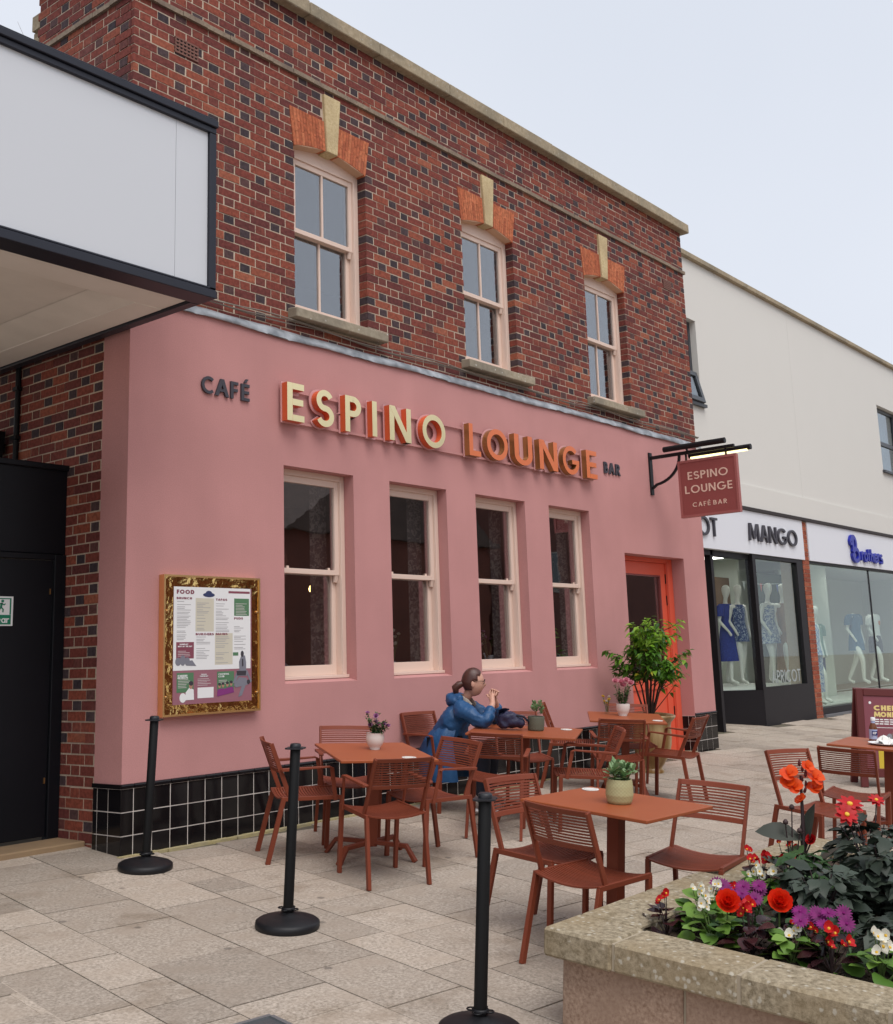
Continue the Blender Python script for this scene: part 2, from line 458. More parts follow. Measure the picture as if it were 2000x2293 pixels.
M_['chair'] = mat('rust_chair_paint', (.205,.046,.022), .5, noise=(5,.4,(.165,.036,.018)), spec=.28, var=.10)
M_['table'] = mat('rust_table_paint', (.345,.088,.032), .45, noise=(4,.35,(.285,.072,.028)), bump=(500,.12,.001), spec=.28, var=.05)
M_['paving'] = stone_mat('paving_slab', (.255,.212,.172), (.51,.435,.365), (.365,.298,.24), 60, bumpd=.002, var=.17)
def paving_marks(m):
    n = m.node_tree.nodes; l = m.node_tree.links; p = n['Principled BSDF']; src = p.inputs['Base Color'].links[0].from_socket
    ge = n.new('ShaderNodeNewGeometry')
    v = n.new('ShaderNodeTexVoronoi'); v.inputs['Scale'].default_value = 2.6; l.new(ge.outputs['Position'], v.inputs['Vector'])
    r = n.new('ShaderNodeValToRGB'); r.color_ramp.elements[0].position = .045; r.color_ramp.elements[1].position = .075; r.color_ramp.elements[0].color = (.55,.55,.56,1); r.color_ramp.elements[1].color = (1,1,1,1)
    l.new(v.outputs['Distance'], r.inputs[0])
    t = n.new('ShaderNodeTexNoise'); t.inputs['Scale'].default_value = 1.9; t.inputs['Detail'].default_value = 7; t.inputs['Roughness'].default_value = .65; l.new(ge.outputs['Position'], t.inputs['Vector'])
    r2 = n.new('ShaderNodeValToRGB'); r2.color_ramp.elements[0].position = .28; r2.color_ramp.elements[1].position = .46; r2.color_ramp.elements[0].color = (.66,.62,.57,1); r2.color_ramp.elements[1].color = (1,1,1,1)
    l.new(t.outputs['Fac'], r2.inputs[0])
    a = n.new('ShaderNodeMixRGB'); a.blend_type = 'MULTIPLY'; a.inputs[0].default_value = 1; l.new(src, a.inputs[1]); l.new(r.outputs[0], a.inputs[2])
    b_ = n.new('ShaderNodeMixRGB'); b_.blend_type = 'MULTIPLY'; b_.inputs[0].default_value = 1; l.new(a.outputs[0], b_.inputs[1]); l.new(r2.outputs[0], b_.inputs[2])
    l.new(b_.outputs[0], p.inputs['Base Color'])
paving_marks(M_['paving'])
M_['joint'] = mat('paving_joint', (.12,.098,.075), .95, noise=(6,.6,(.13,.125,.065)))
M_['ground'] = mat('far_paving', (.42,.36,.30), .9, noise=(2,.3,(.36,.31,.26)))
M_['moss'] = mat('yellow_moss', (.46,.38,.19), .95, noise=(12,.7,(.36,.31,.21)), bump=(60,.6,.01))
M_['planter_cap'] = stone_mat('planter_coping', (.17,.135,.085), (.43,.36,.255), (.30,.225,.13), 38, spot=.34, spotcol=(.52,.48,.40), bumpd=.005)
M_['planter_wall'] = stone_mat('planter_block', (.26,.165,.115), (.47,.335,.25), (.33,.225,.165), 70, bumpd=.002)
M_['planter_mortar'] = mat('planter_mortar', (.36,.30,.22), .95)
M_['soil'] = mat('soil', (.035,.022,.015), .95, noise=(30,.7,(.11,.07,.045)), bump=(45,1,.03))

# ================================================================== SETTING: ground
XP0, XP1 = -6.0, 30.0
g = MB()
ys = [(-260, -10*B-.05), (-10, -10*B-.05), (4.0, 4*B-.05), (260, 4*B-.05)]
for (y0, z0), (y1, z1) in zip(ys[:-1], ys[1:]):
    g.add([(-260,y0,z0),(320,y0,z0),(320,y1,z1),(-260,y1,z1)], [(0,1,2,3)])
ground = obj('ground', g, M_['ground'], kind='structure')

# pavement: bed of joints with separate slabs on it, laid in runs of unequal width
pv = MB(); pv.add([(-7,-9.5,gz(-9.5)-.012),(32,-9.5,gz(-9.5)-.012),(32,3.0,gz(3)-.012),(-7,3.0,gz(3)-.012)], [(0,1,2,3)])
pavement = obj('pavement', pv, M_['joint'], kind='structure')
rng = random.Random(5)
rot = R(-6.8)
ct, st_ = math.cos(rot), math.sin(rot)
far = MB(); slabs = []
u = -9.0
runs = []
# run edges fitted to the joints one can read in the foreground
edges = [1.10, 1.44, 1.73, 2.25, 2.70, 2.98, 3.44, 3.95]
u = -6.5
while u < edges[0]-.35: 
    runs.append((u, u+rng.choice((.30,.45,.45,.52)))); u = runs[-1][1]
runs.append((u, edges[0]))
for a, b_ in zip(edges[:-1], edges[1:]): runs.append((a, b_))
u = edges[-1]
while u < 31:
    runs.append((u, u+rng.choice((.30,.45,.45,.6)))); u = runs[-1][1]
for (u0, u1) in runs:
    v = -10 + rng.random()*.5
    while v < 7.5:
        L = rng.choice((.30,.30,.45,.45,.6,.6,.68))
        cu, cv = (u0+u1)/2, v+L/2
        # (u across the run measured at y=-2, v along the run)
        x = ct*cu - st_*(cv+2); y = -2 + st_*cu + ct*(cv+2)
        slabs.append((x, y, u1-u0, L)); v += L
def inside(x, y):
    if y < -8.2 or x < -5.5 or x > 29: return False
    if 2.9 < x < 11.95 and y > .10: return False
    if y > .68 and x < 13.6: return False
    if x > 15.0 and y > .72: return False
    if y > 2.2: return False
    if x > 2.72 and y < -4.1 and x < 5.1 and y > -6.3: return False
    return True
slabs = [s for s in slabs if inside(s[0], s[1])]
def sdist(s): return (s[0]+1.68)**2+(s[1]+6.65)**2
def infront(s): return (s[0]+1.68)*_f.x+(s[1]+6.65)*_f.y > 2.6 and abs((s[0]+1.68)*_r.x+(s[1]+6.65)*_r.y) < .46*((s[0]+1.68)*_f.x+(s[1]+6.65)*_f.y)+.4
near = sorted([s for s in slabs if infront(s)], key=sdist)[:298]
nearset = set(near)
me_slab = MB().box(-.5,.5,-.5,.5,-.03,0).mesh('paving_slab', M_['paving'])
RX = Matrix.Rotation(AG, 4, 'X')
for s in slabs:
    x, y, w, L = s
    dz = rng.uniform(-.0015, .0015)
    Mx = Matrix.Translation((x, y, gz(y)+dz)) @ RX @ Matrix.Rotation(rot, 4, 'Z')
    if s in nearset:
        o = obj('paving_slab', me_slab, parent=pavement)
        o.matrix_local = Mx @ Matrix.Diagonal((w-.007, L-.007, 1, 1))
    else:
        far.box(-(w-.008)/2, (w-.008)/2, -(L-.008)/2, (L-.008)/2, -.03, 0, 0, Mx)
obj('paving_field', far, M_['paving'], parent=pavement, kind='stuff')
# yellowed moss line along the foot of the cafe wall
ms = MB(); q = random.Random(3)
n = 90
for i in range(n):
    x0 = 2.93+i*6.9/n; x1 = x0+6.9/n
    w0 = .045+.03*q.random()
    ms.box(x0, x1, -w0*.8-.004, -.007, -.02, .002+.005*q.random())
obj('moss_line', ms, M_['moss'], kind='stuff', label='yellow moss growing along the foot of the tiled plinth')

# small ground details: service cover at the bottom edge, blue tile chips in the corner
dr = thing('drain_cover', 'small grey metal drain cover set among the paving slabs', 'drain cover', M=GM(1.535,-2.965,rot,.001))
cv = MB(); cv.box(-.16,.16,-.12,.12,-.02,.002)
obj('plate', cv, mat('drain_metal',(.12,.13,.14),.5,.6), dr)
rm = MB(); rm.bar([(-.17,-.13,.003),(.17,-.13,.003)],.02,.01,(0,1,0)); rm.bar([(-.17,.13,.003),(.17,.13,.003)],.02,.01,(0,1,0)); rm.bar([(-.17,-.12,.003),(-.17,.12,.003)],.02,.01,(1,0,0)); rm.bar([(.17,-.12,.003),(.17,.12,.003)],.02,.01,(1,0,0))
obj('rim', rm, mat('drain_rim',(.25,.26,.27),.45,.6), dr)

# ================================================================== THE CAFE BUILDING
X0, X1 = 2.964, 11.88
PH = .432                                            # top of the tiled rows
cafe = thing('cafe_building', 'two storey brick building with pink rendered ground floor and black tiled plinth', 'building', (X0, 0, 0))
GW = [(4.45,5.263),(5.729,6.539),(6.992,7.833),(8.276,9.087)]
WT, WB = 2.813, 1.071
DL, DR, DZ = 9.82, 11.292, 2.381
LZ = 3.90
w = MB()
segs = [X0]
for a, b_ in GW: segs += [a, b_]
segs += [DL, DR, X1]
for i in range(len(segs)-1):
    a, b_ = segs[i], segs[i+1]
    if (a, b_) in GW:
        w.box(a, b_, 0, .26, PH, WB); w.box(a, b_, 0, .26, WT, LZ)
    elif a == DL:
        w.box(a, b_, 0, .26, DZ, LZ)
    else:
        w.box(a, b_, 0, .32 if i == 0 else .26, PH, LZ)
obj('rendered_wall', w, M_['pink'], cafe, world=True)
# sloping window ledges
for a, b_ in GW:
    ld = MB(); ld.add([(a,.0,WB+.0),(b_,.0,WB+.0),(b_,.118,WB+.028),(a,.118,WB+.028),(a,.118,WB),(b_,.118,WB)], [(0,1,2,3),(0,3,4),(1,5,2),(3,2,5,4)])
    obj('window_ledge', ld, M_['pink'], cafe, world=True)
# plinth backing
pb = MB()
pb.box(X0-.004, DL, -.004, .3, -.12, PH); pb.box(DR, X1, -.004, .26, -.12, PH)
obj('plinth_grout', pb, M_['grout'], cafe, world=True)
tile_me = {}
def tile(x0, x1, z0, z1, y, side=False, name='plinth_tile'):
    key = (round(x1-x0,3), round(z1-z0,3), side)
    if key not in tile_me:
        m = MB(); a, b_ = (x1-x0)/2-.0034, (z1-z0)/2-.0034
        if side: m.box(-.0026,.004,-a,a,-b_,b_)
        else: m.box(-a,a,-.0026,.004,-b_,b_)
        tile_me[key] = m.mesh(name, M_['black_tile'], bevel=.0008)
    o = obj(name, tile_me[key], parent=cafe, world=True, loc=((y,(x0+x1)/2,(z0+z1)/2) if side else ((x0+x1)/2,y,(z0+z1)/2)))
    o.rotation_euler = (rng.uniform(-.006,.006), rng.uniform(-.003,.003), rng.uniform(-.006,.006))
T0, TP = 3.3616, .152
rows = [(-.06,.128),(.128,.280),(.280,.432)]
def tile_run(xa, xb):
    xs = [xa]
    k = math.ceil((xa-T0)/TP+.05)
    while T0+k*TP < xb-.02: xs.append(T0+k*TP); k += 1
    xs.append(xb)
    for a, b_ in zip(xs[:-1], xs[1:]):
        for z0, z1 in rows: tile(a, b_, z0, z1, -.004)
        # rounded capping tile
        key = ('cap', round(b_-a,3))
        if key not in tile_me:
            h = (b_-a)/2-.0034; m = MB()
            prof = [(-.016,0),(-.0175,.008),(-.0165,.018),(-.011,.026),(0.0,.030)]
            v = [(sx*h, y, z) for y, z in prof+[(0,0)] for sx in (-1,1)]
            f = [(2*i,2*i+1,2*i+3,2*i+2) for i in range(5)]+[(10,11,1,0)]
            f += [tuple(2*i for i in range(6)), tuple(2*i+1 for i in range(5,-1,-1))]
            m.add(v, f); tile_me[key] = m.mesh('plinth_cap_tile', M_['black_tile'])
        obj('plinth_cap_tile', tile_me[key], parent=cafe, world=True, loc=((a+b_)/2, 0, PH+.001))
tile_run(X0-.012, DL); tile_run(DR, X1)
for a, b_ in ((-.012,.142),(.142,.269),(.269,.322)):
    for z0, z1 in rows: tile(a, b_, z0, z1, X0-.004, True)
m = MB(); m.box(-.016,0,-.012,.322,PH+.001,PH+.03); obj('plinth_cap_tile', m, M_['black_tile'], cafe, loc=(X0,0,0), world=True)
# tiled reveal of the right-hand pillar
for a, b_ in ((-.004,.09),(.09,.18)):
    for z0, z1 in rows: tile(a, b_, z0, z1, DR-.001, True)

# ---- upper brickwork -------------------------------------------------
YB = .05; XB0, XB1 = 2.978, 11.985
CZ = 6.968                                           # underside of coping
UW = [(4.644,5.547),(7.000,7.900),(9.362,10.293)]
SZ, SP, AT = 4.185, 5.690, 6.045
SC = 6.381
COURSE, PAIR, STR, HDR = .0745, .3345, .2132, .0977
J = .0108
def cut_ranges(z):
    """x ranges with no bricks at height z on the front"""
    out = []
    for l, r in UW:
        if 4.08 <= z < SZ: out.append((l-.088, r+.165))
        elif SZ <= z < SP: out.append((l, r))
        elif SP <= z < AT:
            t = (z-SP)/(AT-SP); out.append((l-.005-.05*t, r+.06*t))
        elif AT <= z < 6.312: out.append((l+.353, l+.570))
    return out
bricks = []                                          # (cx, cy, cz, sx, sy, sz, header?, wall)
br = random.Random(21)
def lay(z0, zc, u0, u1, cuts, off, emit):
    k = math.floor((u0-off)/PAIR)-1
    while True:
        a = off+k*PAIR
        if a > u1: break
        for s, e, hd in ((a, a+STR, False), (a+STR+J, a+STR+J+HDR, True)):
            s += br.uniform(-.003,.003); e += br.uniform(-.003,.003)
            parts = [(max(s,u0), min(e,u1))]
            for c0, c1 in cuts:
                nxt = []
                for p0, p1 in parts:
                    if c1 <= p0 or c0 >= p1: nxt.append((p0,p1)); continue
                    if p0 < c0: nxt.append((p0, c0))
                    if p1 > c1: nxt.append((c1, p1))
                parts = nxt
            for p0, p1 in parts:
                if p1-p0 > .022: emit(p0, p1, hd, any(abs(p0-c1)<1e-6 or abs(p1-c0)<1e-6 for c0, c1 in cuts))
        k += 1
nco = 0
z = LZ-.05
while z < CZ-.02:
    zc = z+COURSE/2
    if abs(zc-SC) > .028:
        h = COURSE-J
        def emf(p0, p1, hd, jamb, zc=zc, h=h):
            dy = br.uniform(-.0025,.0012); d = .105 if jamb else .03
            bricks.append(((p0+p1)/2, YB+dy+d/2, zc+br.uniform(-.0015,.0015), p1-p0, d, h, hd, 'f'))
        lay(z, zc, XB0+.002, XB1, cut_ranges(zc), XB0+(0 if nco % 2 == 0 else -.1672), emf)
        def ems(p0, p1, hd, jamb, zc=zc, h=h):
            dx = br.uniform(-.003,.001)
            bricks.append((XB0+dx+.015, (p0+p1)/2, zc+br.uniform(-.0015,.0015), .03, p1-p0, h, hd, 's'))
        lay(z, zc, YB+.034, 1.42, [], YB+(-.1672 if nco % 2 == 0 else 0)+.02, ems)
    z += COURSE; nco += 1
# lower side wall beside and above the passage door
z = LZ-.05-COURSE; nco = 1
while z > -.05:
    zc = z+COURSE/2
    def ems2(p0, p1, hd, jamb, zc=zc):
        dx = br.uniform(-.003,.001)
        bricks.append((XB0+dx+.015, (p0+p1)/2, zc+br.uniform(-.002,.002), .03, p1-p0, COURSE-J, hd, 'l'))
    lay(z, zc, .327, .80 if zc < 2.70 else 2.6, [], .30+(-.1672 if nco % 2 == 0 else 0), ems2)
    z -= COURSE; nco += 1
CAM = Vector((-1.68, -6.646, 1.2065))
def brick_score(b):
    p = Vector(b[:3]); d = p-CAM; L = d.length
    dep = d.dot(_f)
    px, py = d.dot(_R)/dep, d.dot(_U)/dep
    if abs(px) > .405 or py > .405 or py < -.5: return 0
    t = (-1.024-CAM.y)/d.y                           # hidden behind the shop canopy?
    q = CAM+d*t
    if t < 1 and q.x < 2.9 and 3.6 < q.z < 4.85: return 0
    nrm = abs(d.y if b[7] == 'f' else d.x)/L
    return (b[3] if b[7] == 'f' else b[4])*b[5]*nrm/(L*L)
order = sorted(range(len(bricks)), key=lambda i: -brick_score(bricks[i]))
single = set(order[:298])
bmesh_r = MB().box(-.5,.5,-.5,.5,-.5,.5).mesh('brick', M_['brick'])
bmesh_h = MB().box(-.5,.5,-.5,.5,-.5,.5).mesh('brick', M_['header'])
rest = MB()
for i, b in enumerate(bricks):
    if i in single:
        o = obj('brick', bmesh_h if b[6] else bmesh_r, parent=cafe, world=True, loc=b[:3])
        o.scale = (b[3], b[4], b[5])
    else:
        jx, jz = .0022, .0022
        x0, x1, y0, y1, z0, z1 = b[0]-b[3]/2, b[0]+b[3]/2, b[1]-b[4]/2, b[1]+b[4]/2, b[2]-b[5]/2, b[2]+b[5]/2
        e = lambda a: a+br.uniform(-.0022,.0022)
        v = [(e(x0),y0,e(z0)),(e(x1),y0,e(z0)),(x1,y1,z0),(x0,y1,z0),(e(x0),y0,e(z1)),(e(x1),y0,e(z1)),(x1,y1,z1),(x0,y1,z1)]
        if b[7] != 'f':
            v = [(x0,y0,z0),(x1,y0,z0),(x1,y1,z0),(x0,y1,z0),(x0,y0,z1),(x1,y0,z1),(x1,y1,z1),(x0,y1,z1)]
        rest.add(v, [(3,2,1,0),(4,5,6,7),(0,1,5,4),(1,2,6,5),(2,3,7,6),(3,0,4,7)], 1 if b[6] else 0)
obj('brickwork', rest, [M_['brick'], M_['header']], cafe, world=True, kind='stuff')
# mortar bed
mb = MB(); YM = YB+.0028
mb.box(XB0+.006, XB1-.004, YM, .3, LZ-.05, 4.10)
xs = [XB0+.006]
for l, r in UW: xs += [l-.006, r+.006]
xs.append(XB1-.004)
for i in range(0, len(xs), 2): mb.box(xs[i], xs[i+1], YM, .3, 4.10, SP+.02)
mb.box(XB0+.006, XB1-.004, YM, .3, 5.775, CZ)
prev = XB0+.006
for l, r in UW:
    mb.box(prev, l-.02, YM, .3, SP+.02, 5.775); prev = r+.02
mb.box(prev, XB1-.004, YM, .3, SP+.02, 5.775)
mb.box(XB0+.0028, XB0+.25, .3, 1.40, LZ-.05, CZ)
mb.box(XB0+.0028, XB0+.25, .325, 3.2, -.1, LZ-.05)
obj('mortar_bed', mb, M_['mortar'], cafe, world=True)
# string course
sc = MB(); q = random.Random(8)
x = XB0-.03
while x < XB1+.02:
    L = .24; x2 = min(x+L, XB1+.025)
    d = q.uniform(-.004,.004); sc.box(x, x2-.003, YB-.028+d, YB+.04, SC-.021, SC+.021); x = x2
y = YB+.045
while y < 1.4:
    sc.box(XB0-.028+q.uniform(-.004,.004), XB0+.04, y, min(y+.24,1.42)-.003, SC-.021, SC+.021); y += .24
obj('string_course', sc, stone_mat('tile_string', (.20,.15,.11), (.34,.27,.20), (.15,.11,.09), 40), cafe, world=True)
# coping stones
x = XB0-.13; q = random.Random(14)
while x < XB1+.05:
    L = q.uniform(.85,1.15); x2 = min(x+L, XB1+.105)
    if XB1+.105-x2 < .3: x2 = XB1+.105
    m = MB(); m.box(x+.003, x2-.003, -.045, .36, CZ, 7.10+q.uniform(-.004,.004))
    obj('coping_stone', m, M_['coping'], cafe, world=True, bevel=.008); x = x2
for y0, y1 in ((.365,.95),(.955,1.47)):
    m = MB(); m.box(XB0-.13, XB0+.28, y0, y1, CZ, 7.10); obj('coping_stone', m, M_['coping'], cafe, world=True, bevel=.008)
# broken end of the side parapet
m = MB(); q = random.Random(2)
for k in range(26):
    s = q.uniform(.06,.14); m.box(XB0+.02+q.random()*.2, XB0+.08+q.random()*.25, 1.38+q.random()*.20*(1-k/40), 1.5+.22*(1-k/26)*q.random()+.05, 5.9+k*.036, 5.9+k*.036+s)
obj('broken_parapet_end', m, M_['coping'], cafe, world=True)
# roof and back, so the building is a solid
m = MB(); m.box(XB0+.256, XB1-.01, .31, 9.0, 6.5, 6.6); m.box(XB0+.256, XB1-.01, 8.8, 9.0, -.1, 6.5); m.box(XB1-.2, XB1-.01, .31, 8.79, -.1, 6.49)
m.box(XB0+.256, XB0+.4, 1.45, 8.79, LZ, 6.49)
obj('rear_walls_and_roof', m, mat('plain_brick',(.2,.07,.05),.9), cafe, world=True)

# arches, keystones, sills
def arch_half(xb0, xb1, xt0, xt1, zf, n, mb_):
    for i in range(n):
        t0, t1 = i/n, (i+1)/n
        g0 = .0045
        a0 = xb0+(xb1-xb0)*t0; a1 = xb0+(xb1-xb0)*t1-g0
        c0 = xt0+(xt1-xt0)*t0; c1 = xt0+(xt1-xt0)*t1-g0
        sp = .36 if i % 2 else .64
        for s0, s1 in ((0, sp), (sp, 1)):
            def P(xb, xt, s, zb): return (xb+(xt-xb)*s, zb+(AT-zb)*s)
            z0, z1 = zf(a0), zf(a1)
            e0 = .012 if s0 > 0 else 0
            p = [P(a0,c0,s0+e0,z0), P(a1,c1,s0+e0,z1), P(a1,c1,s1,z1), P(a0,c0,s1,z0)]
            y0 = YB-.008+br.uniform(-.001,.001); y1 = .155
            v = [(x,y0,z) for x,z in p]+[(x,y1,z) for x,z in p]
            mb_.add(v, [(0,1,2,3),(7,6,5,4),(0,4,5,1),(1,5,6,2),(2,6,7,3),(3,7,4,0)])
for l, r in UW:
    c = (l+r)/2
    zf = lambda x, l=l, r=r, c=c: SP+.075*(1-((x-c)/((r-l)/2))**2)
    kl, kr = l+.355, l+.568
    for (b0,b1,t0,t1) in ((l-.005, l+.388, l-.055, l+.372),(l+.523, r+.004, l+.548, r+.06)):
        a = MB(); arch_half(b0,b1,t0,t1,zf,11,a); obj('flat_arch', a, M_['rubbed'], cafe, world=True)
        a = MB(); v = [(b0+.003,zf(b0)+.004),(b1-.003,zf(b1)+.004),(t1-.003,AT-.004),(t0+.003,AT-.004)]
        a.add([(x,YB-.003,z) for x,z in v]+[(x,.15,z) for x,z in v], [(0,1,2,3),(7,6,5,4),(0,4,5,1),(1,5,6,2),(2,6,7,3),(3,7,4,0)])
        obj('arch_mortar', a, M_['arch_mortar'], cafe, world=True)
    a = MB(); v = [(l+.391,zf(c)-.012),(l+.520,zf(c)-.012),(kr,6.308),(kl,6.308)]
    a.add([(x,YB-.028,z) for x,z in v]+[(x,.16,z) for x,z in v], [(0,1,2,3),(7,6,5,4),(0,4,5,1),(1,5,6,2),(2,6,7,3),(3,7,4,0)])
    obj('keystone', a, M_['keystone'], cafe, world=True, bevel=.006)
    a = MB(); a.add([(l-.085,-.06,4.085),(r+.16,-.06,4.085),(r+.16,.17,4.085),(l-.085,.17,4.085),(l-.085,-.06,4.168),(r+.16,-.06,4.168),(r+.16,.17,4.195),(l-.085,.17,4.195)],
          [(3,2,1,0),(4,5,6,7),(0,1,5,4),(1,2,6,5),(2,3,7,6),(3,0,4,7)])
    obj('window_sill', a, M_['sill'], cafe, world=True, bevel=.007)

# lead flashing between pink render and brick: a wavy dressed sheet
fl = MB(); q = random.Random(31); n = 150; prof = []
wv = [0]*(n+1)
for i in range(n+1):
    x = XB0-.02+(XB1-XB0+.03)*i/n
    a = .006*math.sin(x*2.1+1)+.004*math.sin(x*5.3)+q.uniform(-.002,.002)
    lo = 3.884+a
    prof.append([(x, .045, 3.972+.004*math.sin(x*9)+q.uniform(-.002,.002)), (x, .020+.003*math.sin(x*7), 3.960+a*.3), (x, -.016+.004*math.sin(x*3.7+2), 3.925+a*.7), (x, -.022+.005*math.sin(x*6.1)+q.uniform(-.002,.002), lo), (x, -.020, lo-.004), (x, -.012, lo+.02)])
v = [p for c_ in prof for p in c_]; k = 6
fl.add(v, [(i*k+j, (i+1)*k+j, (i+1)*k+j+1, i*k+j+1) for i in range(n) for j in range(k-1)], smooth=True)
obj('lead_flashing', fl, M_['lead'], cafe, world=True)
# sagging cables below the upper sills
cb = MB()
for d in range(3):
    pts = []
    for i in range(121):
        x = 3.0+(XB1-3.0)*i/120
        pts.append((x, .022-.012*d, 4.045+.012*d-.03*abs(math.sin(x*1.3+d*.4))*(1 if d else .6)+.01*math.sin(x*4+d)))
    cb.tube(pts, .0055, 5)
obj('cable', cb, mat('dusty_cable',(.22,.19,.16),.8), cafe, world=True)
# air bricks
for (x0,x1,z0,z1) in ((3.368,3.585,6.035,6.158),(11.382,11.59,6.03,6.13)):
    m = MB(); nx, nz = 6, 4; y0 = YB-.008
    for i in range(nx+1):
        xx = x0+(x1-x0)*i/nx; m.box(xx-.007, xx+.007, y0, YB+.03, z0, z1)
    for j in range(nz+1):
        zz = z0+(z1-z0)*j/nz
        m.box(x0-.007, x1+.007, y0-.002, YB+.03, zz-.007, zz+.007)
    ab = obj('air_brick', m, mat('terracotta_vent',(.19,.085,.065),.85), cafe, world=True)
    b2 = MB(); b2.box(x0+.005,x1-.005,YB-.004,YB+.002,z0+.005,z1-.005); obj('vent_back', b2, mat('vent_dark',(.012,.010,.010),.9), ab)

# ---- sash windows ----------------------------------------------------
def sash_window(l, r, zb, zt, yf, fw, stile, zmeet, botrail, toprail, upper, archtop=None):
    f = MB()
    ztop = archtop or zt
    f.box(l+.002, l+fw, yf, yf+.12, zb+.03, ztop); f.box(r-fw, r-.002, yf, yf+.12, zb+.03, ztop)
    f.box(l+fw, r-fw, yf, yf+.12, zt-fw*.8, ztop)
    f.box(l+.002, r-.002, yf-.028, yf+.12, zb+.003, zb+.03)
    # staff beads
    f.box(l+fw-.014, l+fw-.002, yf-.010, yf-.001, zb+.03, zt-fw*.8); f.box(r-fw+.002, r-fw+.014, yf-.010, yf-.001, zb+.03, zt-fw*.8)
    win = obj('window', f, M_['cream'], cafe, world=True, bevel=.003)
    a, b_ = l+fw, r-fw
    zt2 = zt-fw*.8
    gm = M_['glass_up'] if upper else M_['glass']
    for nm, y0, z0, z1, rt, rb in (('sash', yf+.014, zmeet-.022, zt2, toprail, .042), ('sash', yf+.060, zb+.03, zmeet+.02, .042, botrail)):
        s = MB(); y1 = y0+.042
        s.box(a, a+stile, y0, y1, z0, z1); s.box(b_-stile, b_, y0, y1, z0, z1)
        s.box(a+stile, b_-stile, y0+.001, y1, z1-rt, z1); s.box(a+stile, b_-stile, y0+.001, y1, z0, z0+rb)
        if rb == .042:                               # sash horns
            for xx0, xx1 in ((a+.004,a+stile-.004),(b_-stile+.004,b_-.004)):
                s.add([(xx0,y0+.004,z0),(xx1,y0+.004,z0),(xx1,y1-.004,z0),(xx0,y1-.004,z0),(xx0,y0+.02,z0-.06),(xx1,y0+.02,z0-.06),(xx1,y1-.004,z0-.06),(xx0,y1-.004,z0-.06)], [(0,1,2,3),(7,6,5,4),(0,4,5,1),(1,5,6,2),(2,6,7,3),(3,7,4,0)])
        c = (a+b_)/2
        if upper: s.box(c-.011, c+.011, y0+.004, y1-.004, z0+rb, z1-rt)
        obj(nm, s, M_['cream'], win, bevel=.002)
        for p0, p1 in (((a+stile, c-.011), (c+.011, b_-stile)) if upper else ((a+stile, b_-stile),)):
            p = MB(); p.box(p0-.003, p1+.003, y0+.018, y0+.022, z0+rb-.003, z1-rt+.003)
            obj('pane', p, gm, win)
    if not upper:
        k = MB()
        for xx in (a+stile+.06, b_-stile-.06): k.box(xx-.012, xx+.012, yf+.03, yf+.058, zmeet+.02, zmeet+.04)
        obj('sash_catch', k, M_['cream'], win)
    return win
for l, r in GW: sash_window(l, r, WB+.022, WT, .112, .062, .048, 1.976, .085, .055, False)
for l, r in UW: sash_window(l, r, 4.19, SP, .145, .070, .046, 4.968, .085, .05, True, 5.77)

# rooms behind the glass
rm = MB()
x0, x1, y0, y1, z0, z1 = 3.15, 11.7, .27, 6.0, .25, 3.6
rm.box(x0, x1, y1, y1+.1, z0, z1); rm.box(x0-.1, x0, y0, y1, z0, z1); rm.box(x1, x1+.1, y0, y1, z0, z1)
rm.box(x0, x1, y0, y1, z1, z1+.1); rm.box(x0, x1, y0, y1, z0-.1, z0)
obj('bar_room', rm, M_['dark_room'], cafe, world=True)
rm = MB(); x0, x1, y0, y1, z0, z1 = 3.3, 11.7, .31, 4.0, 4.0, 6.3
rm.box(x0, x1, y1, y1+.1, z0, z1); rm.box(x0-.1, x0, y0, y1, z0, z1); rm.box(x1, x1+.1, y0, y1, z0, z1); rm.box(x0, x1, y0, y1, z1, z1+.1); rm.box(x0, x1, y0, y1, z0-.1, z0)
obj('upstairs_room', rm, mat('upstairs_wall',(.10,.10,.105),.8), cafe, world=True)
cu_m = pattern_mat('floral_curtain', (.10,.075,.085), (.26,.21,.20), 26, .52)
for l, r in GW:
    m = MB(); n = 10; v = []
    for i in range(n+1):
        xx = r-.24+.20*i/n; yy = .30+.016*math.sin(i*2.2)
        v += [(xx,yy,1.05),(xx,yy,2.85)]
    m.add(v, [(2*i,2*i+2,2*i+3,2*i+1) for i in range(n)], smooth=True)
    obj('curtain', m, cu_m, cafe, world=True)
bk = MB(); bk.box(3.3,9.5,5.6,5.95,.3,1.35); bk.box(3.3,9.5,5.8,5.95,1.6,1.64); bk.box(3.3,9.5,5.8,5.95,2.0,2.04)
obj('bar_counter', bk, M_['room_wood'], cafe, world=True)

# ---- the coral door --------------------------------------------------
d = MB(); yd = .17
d.box(DL, DL+.07, yd, yd+.1, 0, DZ); d.box(DR-.07-.09, DR-.004, yd, yd+.1, 0, DZ); d.box(DL+.07, DR-.16, yd, yd+.1, DZ-.055, DZ)
d.box(DR-.155,DR-.11,yd-.012,yd-.001,0,DZ-.05)
door = obj('door', d, M_['door_red'], cafe, world=True, bevel=.004)
a, b_ = DL+.072, DR-.162
lf = MB(); yl = yd+.025
gx0, gx1, gz0, gz1 = a+.12, b_-.13, .92, 2.17
lf.box(a, gx0, yl, yl+.05, .03, DZ-.058); lf.box(gx1, b_, yl, yl+.05, .03, DZ-.058)
lf.box(gx0, gx1, yl, yl+.05, gz1, DZ-.058); lf.box(gx0, gx1, yl, yl+.05, .78, gz0); lf.box(gx0, gx1, yl, yl+.05, .03, .22)
lf.box(gx0, gx1, yl+.02, yl+.04, .22, .78)
